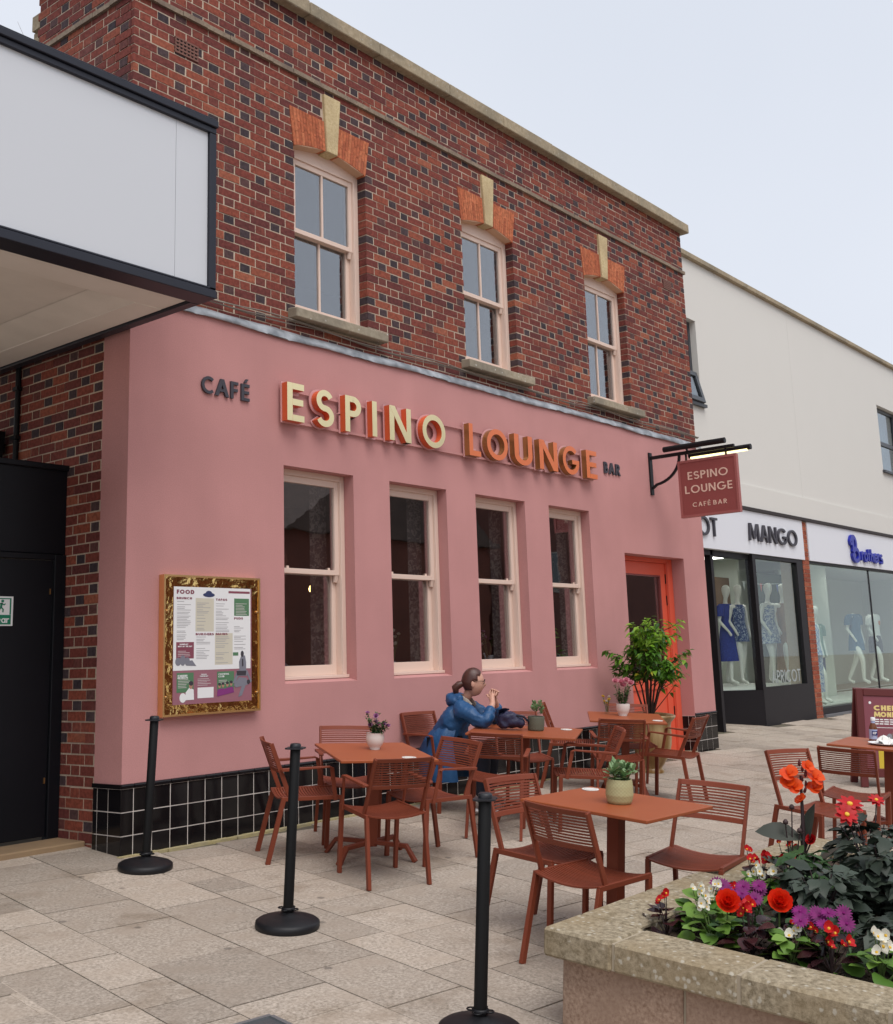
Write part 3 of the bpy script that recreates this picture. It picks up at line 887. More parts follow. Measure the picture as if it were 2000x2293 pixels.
for k in range(1,3): lf.box(gx0+(gx1-gx0)*k/3-.003, gx0+(gx1-gx0)*k/3+.003, yl+.016, yl+.021, .22, .78)
obj('door_leaf', lf, M_['door_red'], door, bevel=.004)
pn = MB(); pn.box(gx0,gx1,yl+.02,yl+.026,gz0,gz1); obj('door_pane', pn, M_['glass'], door)
bd = MB(); t = .018
bd.box(gx0,gx0+t,yl-.004,yl+.02,gz0,gz1); bd.box(gx1-t,gx1,yl-.004,yl+.02,gz0,gz1); bd.box(gx0+t,gx1-t,yl-.004,yl+.02,gz1-t,gz1); bd.box(gx0+t,gx1-t,yl-.004,yl+.02,gz0,gz0+t)
obj('glazing_bead', bd, mat('door_bead',(.22,.045,.04),.4), door)
hg = MB()
for zz in (2.13, 1.86, .5): hg.box(b_-.005,b_+.012,yl-.012,yl,zz-.06,zz+.06)
obj('hinge', hg, M_['black'], door)
hd = MB(); hd.tube([(a+.05,yl-.02,1.15),(a+.05,yl-.06,1.15),(a+.05,yl-.06,1.45),(a+.05,yl-.02,1.45)],.011,8)
obj('handle', hd, M_['brass'], door)
st = MB(); st.box(DL,DR,-.002,.3,-.1,.012); obj('door_step', st, M_['coping'], cafe, world=True)

# ================================================================== LETTERING (drawn stroke by stroke)
def arc(cx, cy, rx, ry, a0, a1, n=14):
    return [(cx+rx*math.cos(R(a0+(a1-a0)*i/n)), cy+ry*math.sin(R(a0+(a1-a0)*i/n))) for i in range(n+1)]
def glyph(ch, t):
    """list of ('s', centre line, closed) strips and ('p', polygon) pieces, and the width; cap height 1"""
    h = t/2; B_ = lambda x0,x1,y0,y1: ('p', [(x0,y0),(x1,y0),(x1,y1),(x0,y1)])
    D = lambda xb,xt,w,y0=0,y1=1: ('p', [(xb,y0),(xb+w,y0),(xt+w,y1),(xt,y1)])
    if ch == ' ': return [], .34
    if ch == 'E' or ch == 'É':
        g = [B_(0,t,0,1), B_(t,.52,1-t,1), B_(t,.49,.5-h,.5+h), B_(t,.52,0,t)]
        if ch == 'É': g.append(('p', [(.18,1.08),(.30,1.08),(.45,1.3),(.30,1.3)]))
        return g, .52
    if ch == 'F': return [B_(0,t,0,1), B_(t,.5,1-t,1), B_(t,.46,.5-h,.5+h)], .5
    if ch == 'L': return [B_(0,t,0,1), B_(t,.5,0,t)], .5
    if ch == 'I': return [B_(0,t,0,1)], t
    if ch == 'T': return [B_(0,.6,1-t,1), B_(.3-h,.3+h,0,1-t)], .6
    if ch == 'H': return [B_(0,t,0,1), B_(.68-t,.68,0,1), B_(t,.68-t,.5-h,.5+h)], .68
    if ch == 'N': return [B_(0,t,0,1), B_(.76-t,.76,0,1), D(.76-1.15*t,-.0+.0,1.15*t)], .76
    if ch == 'M': return [D(-.02,.06,t), D(.86,.78,t), D(.42-.0,.10,t*.95,.12,1), D(.44,.75,t*.95,.12,1)], 1.0
    if ch == 'O' or ch == '0': return [('s', arc(.5,.5,.5-h,.5-h,0,360,32), True)], 1.0
    if ch == 'C': return [('s', arc(.5,.5,.5-h,.5-h,48,312,26), False)], .86
    if ch == 'G': return [('s', arc(.5,.5,.5-h,.5-h,45,345,28), False), B_(.56,.985,.5-t*.75,.5+t*.15)], .98
    if ch == 'U': return [('s', [(h,1),(h,.34)]+arc(.34,.34,.34-h,.34-h,180,360,16)+[(.68-h,1)], False)], .68
    if ch == 'D': return [B_(0,t,0,1), ('s', [(t,1-h),(.32,1-h)]+arc(.32,.5,.44-h,.5-h,90,-90,18)+[(t,h)], False)], .76
    if ch == 'S':
        r = (1-t)/4
        return [('s', arc(.29,1-r-h,r*1.04,r,25,270,18)+arc(.29,r+h,r*1.12,r,90,-155,18)[1:], False)], .58
    if ch == 'P':
        r = .245-h/2
        return [B_(0,t,0,1), ('s', [(t,1-h),(.28,1-h)]+arc(.28,1-h-r,r,r,90,-90,12)+[(t,1-h-2*r)], False)], .28+r+h
    if ch == 'R':
        r = .245-h/2; y = 1-h-2*r
        return [B_(0,t,0,1), ('s', [(t,1-h),(.28,1-h)]+arc(.28,1-h-r,r,r,90,-90,12)+[(t,y)], False), D(.46,.20,t*1.1,0,y-h)], .60
    if ch == 'B':
        r1 = (.5-h)/2; y = .5+.01; r2 = (y-h)/2
        return [B_(0,t,0,1), ('s', [(t,1-h),(.27,1-h)]+arc(.27,1-h-(1-h-y)/2,.20,(1-h-y)/2,90,-90,10)+[(t,y)], False), ('s', [(.28,y),(.31,y)]+arc(.31,h+(y-h)/2,.22,(y-h)/2,90,-90,10)+[(t,h)], False)], .31+.22+h
    if ch == 'A': return [D(-.02,.36-h,t*1.05), D(.72-t,.36-h,t*1.05), B_(.17,.55,.26,.26+t*.9)], .74
    if ch == 'V': return [D(.34-h,0,t*1.05), D(.34-h,.66-t,t*1.05)], .68
    if ch == 'Y': return [B_(.3-h,.3+h,0,.45), D(.3-h,0,t,.45,1), D(.3-h,.6-t,t,.45,1)], .6
    if ch == 'K': return [B_(0,t,0,1), D(t,.5-t,t*1.2,.42,1), D(.5-t*.6,t*1.2,t*1.2,0,.55)], .56
    return [B_(0,t,0,1)], .4
def put_strip(mb, pts, w, closed, z0, z1, M, mf, ms):
    P = [Vector((x,y)) for x, y in pts]
    if closed: P = P[:-1]
    n = len(P); L = []; Rr = []
    for i in range(n):
        a = P[(i-1) % n] if (closed or i > 0) else P[i]
        b_ = P[(i+1) % n] if (closed or i < n-1) else P[i]
        t1 = (P[i]-a).normalized() if (P[i]-a).length > 1e-9 else (b_-P[i]).normalized()
        t2 = (b_-P[i]).normalized() if (b_-P[i]).length > 1e-9 else t1
        t = (t1+t2).normalized(); nrm = Vector((-t.y, t.x))
        k = 1/max(.4, t.dot(t1))
        L.append(P[i]+nrm*w/2*k); Rr.append(P[i]-nrm*w/2*k)
    v = [(p.x,p.y,z1) for p in L]+[(p.x,p.y,z1) for p in Rr]+[(p.x,p.y,z0) for p in L]+[(p.x,p.y,z0) for p in Rr]
    m = n if closed else n-1
    ff = []; fs = []
    for i in range(m):
        j = (i+1) % n
        ff.append((n+i,n+j,j,i)); fs.append((2*n+i,2*n+j,3*n+j,3*n+i)); fs.append((i,j,2*n+j,2*n+i)); fs.append((n+j,n+i,3*n+i,3*n+j))
    if not closed:
        fs.append((0,2*n,3*n,n)); fs.append((n-1,2*n-1,4*n-1,3*n-1))
    mb.add(v, ff, mf, M); mb.add(v, fs, ms, M)
def put_glyph(mb, ch, t, z0, z1, M, mf=0, ms=1):
    g, w = glyph(ch, t)
    for k, it in enumerate(g):
        dz = .0004*k/ max(1e-6, M.to_scale().z)
        if it[0] == 'p': mb.prism(it[1], z0, z1+dz, mf, M, ms)
        else: put_strip(mb, it[1], t, it[2], z0, z1+dz, M, mf, ms)
    return w
def text_width(s, t, gap):
    return sum(glyph(c, t)[1]+gap for c in s)-gap
def put_text(mb, s, t, gap, M, z0=0, z1=.02, width=None, height=1.0, mf=0, ms=1):
    """writes s from the origin of M along x; height = cap height; width stretches it to fit"""
    w = text_width(s, t, gap)*height; kx = (width/w) if width else 1
    x = 0
    for c in s:
        G_ = M @ Matrix.Translation((x*height*kx,0,0)) @ Matrix.Diagonal((height*kx, height, 1, 1))
        x += put_glyph(mb, c, t, z0, z1, G_, mf, ms)+gap
WALL = Matrix(((1,0,0,0),(0,0,-1,0),(0,1,0,0),(0,0,0,1)))      # text plane xy -> wall xz, facing -y
def W_(x, y, z): return Matrix.Translation((x,y,z)) @ WALL

# ---- big raised sign over the windows
sign = thing('wall_sign', 'large raised gold and orange letters reading ESPINO LOUNGE over the ground floor windows', 'sign', (4.40, 0, 3.16))
H0, TH = .318, .165
lay_ = [('E',4.402,4.590,0),('S',4.735,4.928,0),('P',5.074,5.272,0),('I',5.413,5.474,0),('N',5.640,5.933,0),('O',6.095,6.430,0),
        ('L',6.797,6.980,1),('O',7.084,7.436,1),('U',7.552,7.872,1),('N',8.003,8.347,1),('G',8.452,8.775,1),('E',8.930,9.150,1)]
for ch, xa, xb, k in lay_:
    m = MB(); w = glyph(ch, TH)[1]; kx = (xb-xa)/w
    put_glyph(m, ch, TH, 0, .062, W_(xa, -.040, 3.167) @ Matrix.Diagonal((kx, H0, 1, 1)))
    L = obj('letter', m, [M_['gold_face'] if k == 0 else M_['salmon_face'], M_['orange'] if k == 0 else M_['brass']], sign, world=True)
    m = MB()                                         # pink acrylic backplate a little larger than the letter
    put_glyph(m, ch, TH+.13, 0, .008, W_(xa-.012, -.030, 3.155) @ Matrix.Diagonal((kx*1.05, H0+.026, 1, 1)), 0, 0)
    obj('backplate', m, M_['halo'], L)
for z in (3.440, 3.178):
    m = MB(); m.box(4.43, 9.10, -.026, -.012, z-.011, z+.011); obj('rail', m, M_['pink'], sign, world=True)
m = MB()
for x in (4.45,5.1,5.75,6.3,6.9,7.5,8.1,8.6,9.05):
    for z in (3.440,3.178): m.box(x-.01,x+.01,-.0125,.002,z-.006,z+.006)
obj('stand_off', m, M_['pink'], sign, world=True)
t1 = thing('cafe_lettering', 'small charcoal letters reading CAFÉ left of the large gold sign', 'lettering', (3.6,0,3.28))
x = 3.602
for ch, xa in (('C',3.602),('A',3.735),('F',3.886),('É',3.992)):
    m = MB(); w = {'C':.118,'A':.135,'F':.075,'É':.084}[ch]
    put_glyph(m, ch, .175, 0, .016, W_(xa,-.003,3.277) @ Matrix.Diagonal((w/glyph(ch,.175)[1], .137, 1, 1)), 0, 0)
    obj('letter', m, M_['charcoal'], t1, world=True)
t1 = thing('bar_lettering', 'small black letters reading BAR right of the large orange sign', 'lettering', (9.45,0,3.29))
for ch, xa, w in (('B',9.455,.082),('A',9.560,.128),('R',9.715,.095)):
    m = MB(); put_glyph(m, ch, .19, 0, .016, W_(xa,-.003,3.287) @ Matrix.Diagonal((w/glyph(ch,.19)[1], .135, 1, 1)), 0, 0)
    obj('letter', m, M_['charcoal'], t1, world=True)

# ---- hanging sign on a bracket
XS = 10.575
hs = thing('hanging_sign', 'square maroon hanging sign reading ESPINO LOUNGE CAFÉ BAR on a black bracket', 'hanging sign', (XS,0,3.15))
m = MB(); m.box(XS-.035,XS+.035,-.022,0,3.13,3.66)
m.bar([(XS,-.02,3.592),(XS,-1.13,3.592)],.04,.04,(1,0,0))
m.bar([(XS,-.02,3.21)]+[(XS,-.03-.38*math.sin(R(a))-.0,3.25+.325*(1-math.cos(R(a)))) for a in range(8,91,8)]+[(XS,-.42,3.572)],.03,.03,(1,0,0))
obj('bracket', m, M_['black'], hs, world=True, bevel=.003)
for nm, xo, zo, y0, y1 in (('lamp_tube', -.085, 3.655, -.25, -1.06), ('lamp_tube', .085, 3.565, -.50, -1.30)):
    m = MB(); m.tube([(XS+xo,y0,zo),(XS+xo,y1,zo)], .034, 14)
    lt = obj(nm, m, M_['black'], hs, world=True)
    m = MB()
    for k in range(24):
        yy = y0-.03-(abs(y1-y0)-.07)*k/24; m.box(XS+xo-.030, XS+xo+.004, yy-.030, yy, zo-.044, zo-.024)
    if xo > 0: obj('led_strip', m, M_['led'], lt)
    m = MB(); m.bar([(XS,y0-.28,3.60),(XS+xo*.8,y0-.28,zo+.01)],.02,.02,(0,1,0)); obj('lamp_arm', m, M_['black'], lt)
m = MB()
y0, y1, z0, z1 = -1.155, -.392, 2.80, 3.492
m.box(XS-.022,XS+.022,y0+.02,y1-.02,z0+.02,z1-.02,0)
m.box(XS-.030,XS+.030,y0,y0+.028,z0,z1,1); m.box(XS-.030,XS+.030,y1-.028,y1,z0,z1,1)
m.box(XS-.030,XS+.030,y0+.028,y1-.028,z0,z0+.028,1); m.box(XS-.030,XS+.030,y0+.028,y1-.028,z1-.028,z1,1)
bd_ = obj('board', m, [M_['sign_red'], M_['sign_edge']], hs, world=True)
LEFT = Matrix(((0,0,-1,0),(-1,0,0,0),(0,1,0,0),(0,0,0,1)))     # faces -x, x of text runs towards -y
for s, ya, za, w_, h_, t in (('ESPINO',-.515,3.252,.520,.095,.155),('LOUNGE',-.467,3.085,.612,.096,.155),('CAFÉ',-.553,2.918,.232,.054,.15),('BAR',-.822,2.918,.173,.054,.15)):
    m = MB(); put_text(m, s, t, .17 if za > 3 else .26, Matrix.Translation((XS-.022,ya,za)) @ LEFT, 0, .003, w_, h_, 0, 0)
    obj('lettering', m, M_['sign_text'], bd_)
for yy in (-.50,-1.02):
    m = MB(); m.bar([(XS,yy,3.49),(XS,yy,3.575)],.022,.012,(0,1,0)); obj('hanger', m, M_['black'], hs, world=True)

# ---- framed menu board
mn = thing('menu_board', 'gold mirror framed food menu board on the pink wall', 'menu board', (3.25,0,.9))
x0, x1, z0, z1 = 3.250, 4.140, .890, 1.876
m = MB(); m.box(x0,x1,-.052,0,z0,z1); obj('gold_panel', m, mat('wavy_gold_mirror',(.80,.55,.21),.10,1.0,noise=(5,.5,(.55,.30,.08)),bump=(6,.55,.03)), mn, world=True)
m = MB(); t = .010
m.box(x0-.004,x0+t,-.060,-.002,z0-.004,z1+.004); m.box(x1-t,x1+.004,-.060,-.002,z0-.004,z1+.004); m.box(x0+t,x1-t,-.060,-.002,z1-t,z1+.004); m.box(x0+t,x1-t,-.060,-.002,z0-.004,z0+t)
obj('frame', m, mat('gold_frame_edge',(.78,.50,.22),.28,.9), mn, world=True)
for zz in (1.62, 1.02):
    for xx in (x0+.025, x1-.03):
        m = MB(); m.lathe([(0,0),(.011,0),(.013,.006),(.009,.012),(0,.014)],12,0,Matrix.Translation((xx,-.052,zz)) @ Matrix.Rotation(R(90),4,'X')); obj('fixing_stud', m, M_['brass'], mn, world=True)
yp = -.056
P0 = dict(white=M_['white'], maroon=mat('menu_maroon',(.23,.055,.085),.6), pinkp=mat('menu_plum',(.31,.125,.16),.5), green=mat('menu_green',(.085,.20,.10),.6), cream=mat('menu_cream',(.62,.58,.47),.7),
          ink=mat('menu_ink',(.36,.35,.36),.7), navy=mat('menu_navy',(.03,.04,.12),.6), grey=mat('menu_grey',(.20,.20,.24),.7), dark=mat('menu_dark',(.04,.035,.045),.7), skin=mat('menu_skin',(.42,.22,.15),.7), violet=mat('menu_violet',(.22,.03,.18),.7))
PX0, PX1, PZ0, PZ1 = 3.333, 4.058, .965, 1.796
def pm(u, v): return (PX0+(PX1-PX0)*u, PZ1-(PZ1-PZ0)*v)
sheet = MB(); sheet.box(PX0,PX1,yp,yp+.003,PZ0,PZ1); sh = obj('menu_sheet', sheet, P0['pinkp'], mn, world=True)
def patch(name, m_, rects, dy):
    b_ = MB()
    for u0,v0,u1,v1 in rects:
        if name != 'menu_text': b_ = MB()
        xa, za = pm(u0,v0); xb, zb = pm(u1,v1); b_.box(xa,xb,yp-dy,yp+.001,zb,za)
        if name != 'menu_text': obj(name, b_, m_, sh)
    if name == 'menu_text': obj(name, b_, m_, sh, kind='stuff')
patch('white_page', P0['white'], [(0,0,.985,.715)], .0006)
patch('cream_column', P0['cream'], [(.268,.095,.50,.385),(.515,.40,.745,.675)], .0010)
patch('green_box', P0['green'], [(.765,.09,.965,.245),(.045,.735,.25,.90),(.545,.735,.765,.90),(.75,.57,.82,.60)], .0012)
patch('maroon_box', P0['maroon'], [(.69,.025,.975,.045),(.035,.475,.25,.615)], .0012)
patch('white_box', P0['white'], [(.30,.865,.50,.955)], .0012)
q = random.Random(4); ln = []
def lines(u0,u1,v0,v1,dv=.0135):
    v = v0
    while v < v1:
        if q.random() > .16: ln.append((u0,v,u0+(u1-u0)*q.uniform(.35,.85),v+.0042))
        if q.random() > .7: v += .006
        v += dv
lines(.04,.25,.125,.46); lines(.285,.49,.135,.37); lines(.525,.735,.125,.385); lines(.765,.96,.30,.54); lines(.28,.50,.43,.62); lines(.525,.735,.43,.66)
patch('menu_text', P0['ink'], ln, .0016)
wl = []
for u0,u1,v0,v1 in ((.785,.945,.135,.235),(.055,.235,.55,.60),(.30,.48,.79,.85),(.06,.22,.79,.86),(.565,.70,.81,.84)):
    v = v0
    while v < v1: wl.append((u0,v,u0+(u1-u0)*q.uniform(.5,.95),v+.004)); v += .0135
patch('menu_text', mat('menu_light_text',(.62,.55,.55),.7), wl, .0016)
hm = MB()
for s,u,v,h,t,w_ in (('FOOD',.035,.062,.030,.26,.155),('BRUNCH',.035,.108,.0155,.24,.135),('TAPAS',.525,.113,.0155,.24,.105),('PUDS',.765,.278,.0155,.24,.085),('BURGERS',.272,.417,.0155,.24,.165),('MAINS',.525,.417,.0155,.24,.11)):
    xa, za = pm(u,v); put_text(hm, s, t, .16, W_(xa, yp-.0005, za), 0, .0013, w_, h, 0, 0)
obj('menu_heading', hm, P0['maroon'], sh)
hm = MB()
for s,u,v,h,t,w_ in (('CHEEKY',.055,.768,.013,.24,.085),('MONDAYS',.055,.785,.013,.24,.09),('COCKTAIL',.56,.765,.012,.2,.10),('CLUB',.56,.785,.012,.2,.055),('TAPAS',.34,.760,.009,.24,.05),('TUESDAY',.325,.775,.009,.24,.075),('SUNDAY',.075,.500,.010,.24,.075),('BEST OF THE DAY',.055,.518,.010,.24,.125)):
    xa, za = pm(u,v); put_text(hm, s, t, .16, W_(xa, yp-.0012, za), 0, .0013, w_, h, 0, 0)
obj('menu_heading', hm, P0['white'], sh)
def pic(name, m_, polys, dy):
    b_ = MB()
    for k, po in enumerate(polys):
        pts = [pm(u,v) for u,v in po]
        b_.prism([(x,z) for x,z in pts][::-1], 0, dy+.0001*k, 0, W_(0,yp,0))
    return obj(name, b_, m_, sh)
def ell(u,v,a,b_,n=14): return [(u+a*math.cos(2*math.pi*i/n), v+b_*math.sin(2*math.pi*i/n)) for i in range(n)]
pic('ufo_picture', P0['navy'], [ell(.435,.065,.075,.020), ell(.435,.050,.040,.022)], .0018)
pic('leapfrog_picture', P0['grey'], [[(.83,.655),(.86,.60),(.91,.60),(.925,.66),(.925,.73),(.835,.73)], [(.80,.73),(.93,.73),(.94,.78),(.80,.78)], [(.745,.84),(.81,.73),(.84,.745),(.78,.845)], [(.92,.735),(.94,.73),(1.0,.83),(.985,.845)], [(.76,.86),(.83,.79),(.93,.80),(.945,.86),(.86,.87),(.79,.88)], [(.87,.86),(.93,.84),(.87,.95),(.82,.965)]], .0019)
pic('leapfrog_picture', P0['dark'], [ell(.873,.585,.020,.028), [(.868,.63),(.884,.63),(.888,.69),(.87,.70)], [(.80,.735),(.925,.735),(.92,.775),(.80,.775)], ell(.955,.835,.022,.02)], .0024)
pic('people_picture', P0['grey'], [ell(.06,.64,.035,.035), ell(.115,.63,.035,.045), ell(.17,.64,.032,.036), [(.15,.64),(.23,.63),(.28,.68),(.17,.675)]], .0020)
pic('people_picture', P0['white'], [[(.155,.965),(.155,.90),(.20,.86),(.25,.88),(.255,.965)], ell(.12,.945,.04,.04)], .0021)
pic('people_picture', P0['skin'], [ell(.215,.845,.022,.03), ell(.575,.86,.016,.02), ell(.62,.855,.016,.02), ell(.675,.85,.016,.02), ell(.725,.845,.016,.02)], .0023)
pic('people_picture', P0['dark'], [ell(.218,.826,.026,.02), ell(.575,.845,.018,.013), ell(.62,.84,.018,.013), ell(.675,.835,.018,.013), ell(.725,.83,.018,.013)], .0026)
pic('people_picture', P0['violet'], [[(.545,.95),(.55,.89),(.60,.88),(.64,.885),(.69,.875),(.75,.87),(.765,.92)]], .0020)

# ================================================================== SHOP CANOPY AND SERVICE PASSAGE ON THE LEFT
CX1, CY0, CZ0, CZ1 = 2.903, -1.024, 3.612, 4.838
cn = thing('shop_canopy', 'white panelled shop canopy with dark slate trim over the passage', 'canopy', (2.9,-1.0,CZ0))
TRM = .055
for xa, xb in ((-4.0,-.42),(-.415,1.08),(1.085,2.5815),(2.5845,CX1-.058)):
    m = MB(); m.box(xa,xb,CY0+.012,CY0+.05,CZ0+.07,CZ1-.05); obj('fascia_panel', m, M_['white_panel'], cn, world=True)
m = MB(); m.box(-4.0,CX1-.06,CY0+.014,CY0+.049,CZ1-.049,CZ1-.02); obj('panel_backing', m, M_['shop_black'], cn, world=True)
m = MB()
m.box(-4.0,CX1,CY0-.012,CY0+.06,CZ1-.055,CZ1-.015); m.box(-4.0,CX1+.004,CY0-.03,CY0+.10,CZ1-.012,CZ1+.035); m.box(-4.0,CX1-.004,CY0-.02,CY0+.04,CZ1+.037,CZ1+.05)
m.box(CX1-.055,CX1,CY0-.012,CY0+.06,CZ0+.06,CZ1-.057)
m.box(-4.0,CX1,CY0-.016,CY0+.16,CZ0,CZ0+.058); m.box(-4.0,CX1+.001,CY0-.012,CY0+.03,CZ0+.060,CZ0+.075)
m.box(CX1-.075,CX1,CY0+.165,3.2,CZ0,CZ0+.20); m.box(CX1-.05,CX1-.002,CY0+.065,3.2,CZ0+.205,CZ1-.017)
m.box(CX1-.06,CX1+.003,CY0+.105,3.2,CZ1-.012,CZ1+.033)
obj('trim', m, M_['trim'], cn, world=True, bevel=.004)
m = MB()
m.box(-4.0,CX1-.08,CY0+.165,CY0+.46,CZ0+.018,CZ0+.3)                       # edge beam along the front
m.box(CX1-.31,CX1-.08,CY0+.46,3.2,CZ0+.016,CZ0+.298)                        # edge beam along the end
m.box(-4.0,CX1-.31,3.0,3.2,CZ0+.014,CZ0+.296)
obj('soffit_beam', m, M_['soffit'], cn, world=True, bevel=.006)
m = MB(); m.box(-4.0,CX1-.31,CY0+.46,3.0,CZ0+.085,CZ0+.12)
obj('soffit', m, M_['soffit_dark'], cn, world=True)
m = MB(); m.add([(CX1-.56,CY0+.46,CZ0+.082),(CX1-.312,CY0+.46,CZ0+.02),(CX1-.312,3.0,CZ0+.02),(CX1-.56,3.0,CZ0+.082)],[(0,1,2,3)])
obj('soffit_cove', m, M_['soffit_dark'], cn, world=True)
m = MB(); m.box(-4.0,CX1-.06,CY0+.11,3.2,CZ1-.04,CZ1-.005); obj('roof', m, mat('felt_roof',(.08,.08,.085),.9), cn, world=True)
q = random.Random(6); m = MB()
for k in range(16):
    x, y = q.uniform(-3,CX1-.5), q.uniform(CY0+.6,2.6); r = q.uniform(.012,.022)
    m.lathe([(r,0),(r*.8,-.008),(0,-.012)],8,0,Matrix.Translation((x,y,CZ0+.085)))
obj('fixing_stub', m, mat('stub',(.10,.085,.07),.9), cn, world=True)
# dead grass growing from the canopy roof
m = MB(); q = random.Random(9)
def stalk(x, y, z, h):
    a = q.uniform(0,6.3); l = q.uniform(.02,.12)*h/.3
    m.tube([(x,y,z),(x+l*.3*math.cos(a),y+l*.3*math.sin(a),z+h*.55),(x+l*math.cos(a),y+l*math.sin(a),z+h)],[.0024,.0018,.0008],4)
for x, y, h in ((1.72,-.75,.36),(1.76,-.72,.30),(1.80,-.74,.24),(1.95,-.5,.3),(2.35,-.6,.22),(2.42,-.5,.27),(2.28,-.55,.2),(2.62,-.75,.22),(2.66,-.72,.16),(2.70,-.76,.2),(2.77,-.7,.18),(2.83,-.78,.15),(2.2,-.4,.25),(2.5,-.62,.14)):
    for k in range(3): stalk(x+q.uniform(-.03,.03), y+q.uniform(-.05,.05), CZ1-.01, h*q.uniform(.5,1.1))
obj('dead_grass', m, mat('dead_grass',(.20,.15,.11),.9), kind='stuff', label='dry grass stalks growing on the canopy roof', fix=False)
# wall of the shop under the canopy, black service door
YD = .755
sd = thing('service_door', 'black painted service door and overpanel in the passage under the canopy', 'door', (2.5,YD,gz(YD)))
m = MB(); m.box(-4.0,2.978,YD+.02,YD+.06,2.075,2.735); m.box(-4.0,2.978,YD-.004,YD+.06,2.700,2.742)
obj('overpanel', m, M_['black_door'], sd, world=True, bevel=.004)
m = MB(); m.box(2.885,2.976,YD,YD+.07,.0,2.07); m.box(-4.0,2.885,YD+.004,YD+.07,2.03,2.072); m.box(1.80,1.88,YD,YD+.07,0,2.03)
obj('frame', m, M_['black_door'], sd, world=True, bevel=.004)
m = MB(); m.box(1.885,2.88,YD+.02,YD+.06,.09,2.025); dl = obj('door_leaf', m, M_['black_door'], sd, world=True, bevel=.003)
m = MB(); m.box(-4.0,1.80,YD+.03,YD+.06,.0,2.03); obj('side_panel', m, M_['black_door'], sd, world=True)
m = MB(); m.box(2.855,2.862,YD+.008,YD+.02,.45,.49); m.box(2.855,2.862,YD+.008,YD+.02,1.78,1.82); obj('hinge', m, M_['brass'], dl)
m = MB(); m.box(1.4,2.976,.42,YD+.005,-.02,.072); obj('threshold', m, mat('timber_threshold',(.30,.20,.11),.85,noise=(6,.5,(.20,.14,.09))), sd, world=True, bevel=.008)
es = thing('exit_sign', 'green and white running man exit notice on the black door', 'sign', (2.46,YD,1.55))
m = MB(); m.box(2.13,2.572,YD+.012,YD+.02,1.552,1.757); obj('plate', m, M_['white'], es, world=True)
m = MB(); m.box(2.15,2.424,YD+.009,YD+.013,1.63,1.745); m.box(2.546,2.556,YD+.009,YD+.013,1.63,1.745); m.box(2.15,2.556,YD+.009,YD+.013,1.562,1.628); m.box(2.424,2.546,YD+.009,YD+.013,1.738,1.745); obj('green_field', m, M_['exit_green'], es, world=True)
m = MB(); bs = Matrix.Translation((2.485,YD+.0115,1.636)) @ WALL
def limb(pts, w): put_strip(m, pts, w, False, 0, .002, bs, 0, 0)
m.lathe([(.010,0),(.010,.0024),(0,.0024)],12,0,bs @ Matrix.Translation((.006,.088,0)),False)
limb([(.0,.075),(-.006,.045)],.016); limb([(-.002,.072),(.018,.062),(.028,.070)],.007); limb([(-.002,.072),(-.022,.066),(-.026,.050)],.007); limb([(-.006,.046),(.012,.030),(.010,.010)],.009); limb([(-.006,.046),(-.018,.024),(-.042,.022)],.009)
obj('running_man', m, M_['exit_green'], es, world=True)
# the word runs on beyond the edge of the picture; its end reads "lear"
def low(m, ch, x, M):
    G_ = M @ Matrix.Translation((x,0,0)) @ Matrix.Diagonal((.036,.036,1,1)); t = .22; h = t/2
    if ch == 'l': m.prism([(0,0),(t,0),(t,1.35),(0,1.35)],0,.002,0,G_); return t
    if ch == 'e': put_strip(m, arc(.45,.45,.36,.36,-40,-340,18)[::1], t*.9, False,0,.002,G_,0,0); m.prism([(.1,.38),(.8,.38),(.8,.54),(.1,.54)],0,.0022,0,G_); return .92
    if ch == 'a': put_strip(m, arc(.42,.45,.34,.36,0,360,20), t*.9, True,0,.002,G_,0,0); m.prism([(.68,0),(.9,0),(.9,.9),(.68,.9)],0,.0022,0,G_); return .9
    if ch == 'r': m.prism([(0,0),(t,0),(t,.9),(0,.9)],0,.002,0,G_); put_strip(m, arc(.42,.5,.3,.3,150,60,8), t*.9, False,0,.0022,G_,0,0); return .62
m = MB(); x = 0
for ch in 'lear':
    x += (low(m, ch, x, Matrix.Translation((2.435,YD+.009,1.572)) @ WALL)+.12)*.036
obj('lettering', m, M_['white'], es, world=True)
# downpipe and loudspeaker on the side wall
dp = thing('downpipe', 'thin dark downpipe on the brick side wall above the black door', 'pipe', (2.96,1.49,2.75))
m = MB(); m.tube([(2.958,1.49,2.72),(2.958,1.49,3.66)],.022,10); obj('pipe', m, M_['black'], dp, world=True)
m = MB(); m.box(2.93,2.98,1.455,1.525,3.05,3.08); m.box(2.93,2.98,1.455,1.525,3.45,3.48); obj('pipe_clip', m, M_['black'], dp, world=True)
sp = thing('loudspeaker', 'small black box loudspeaker on the brick side wall near the canopy', 'loudspeaker', (2.9,1.7,2.95))
m = MB(); m.add([(2.80,1.60,3.13),(2.93,1.60,3.13),(2.93,1.85,3.13),(2.80,1.85,3.13),(2.86,1.64,2.90),(2.93,1.64,2.90),(2.93,1.82,2.90),(2.86,1.82,2.90)],[(0,1,2,3),(7,6,5,4),(0,4,5,1),(1,5,6,2),(2,6,7,3),(3,7,4,0)]); obj('cabinet', m, M_['black'], sp, world=True)
m = MB(); m.box(2.93,2.978,1.69,1.76,2.98,3.05); obj('mounting', m, M_['black'], sp, world=True)

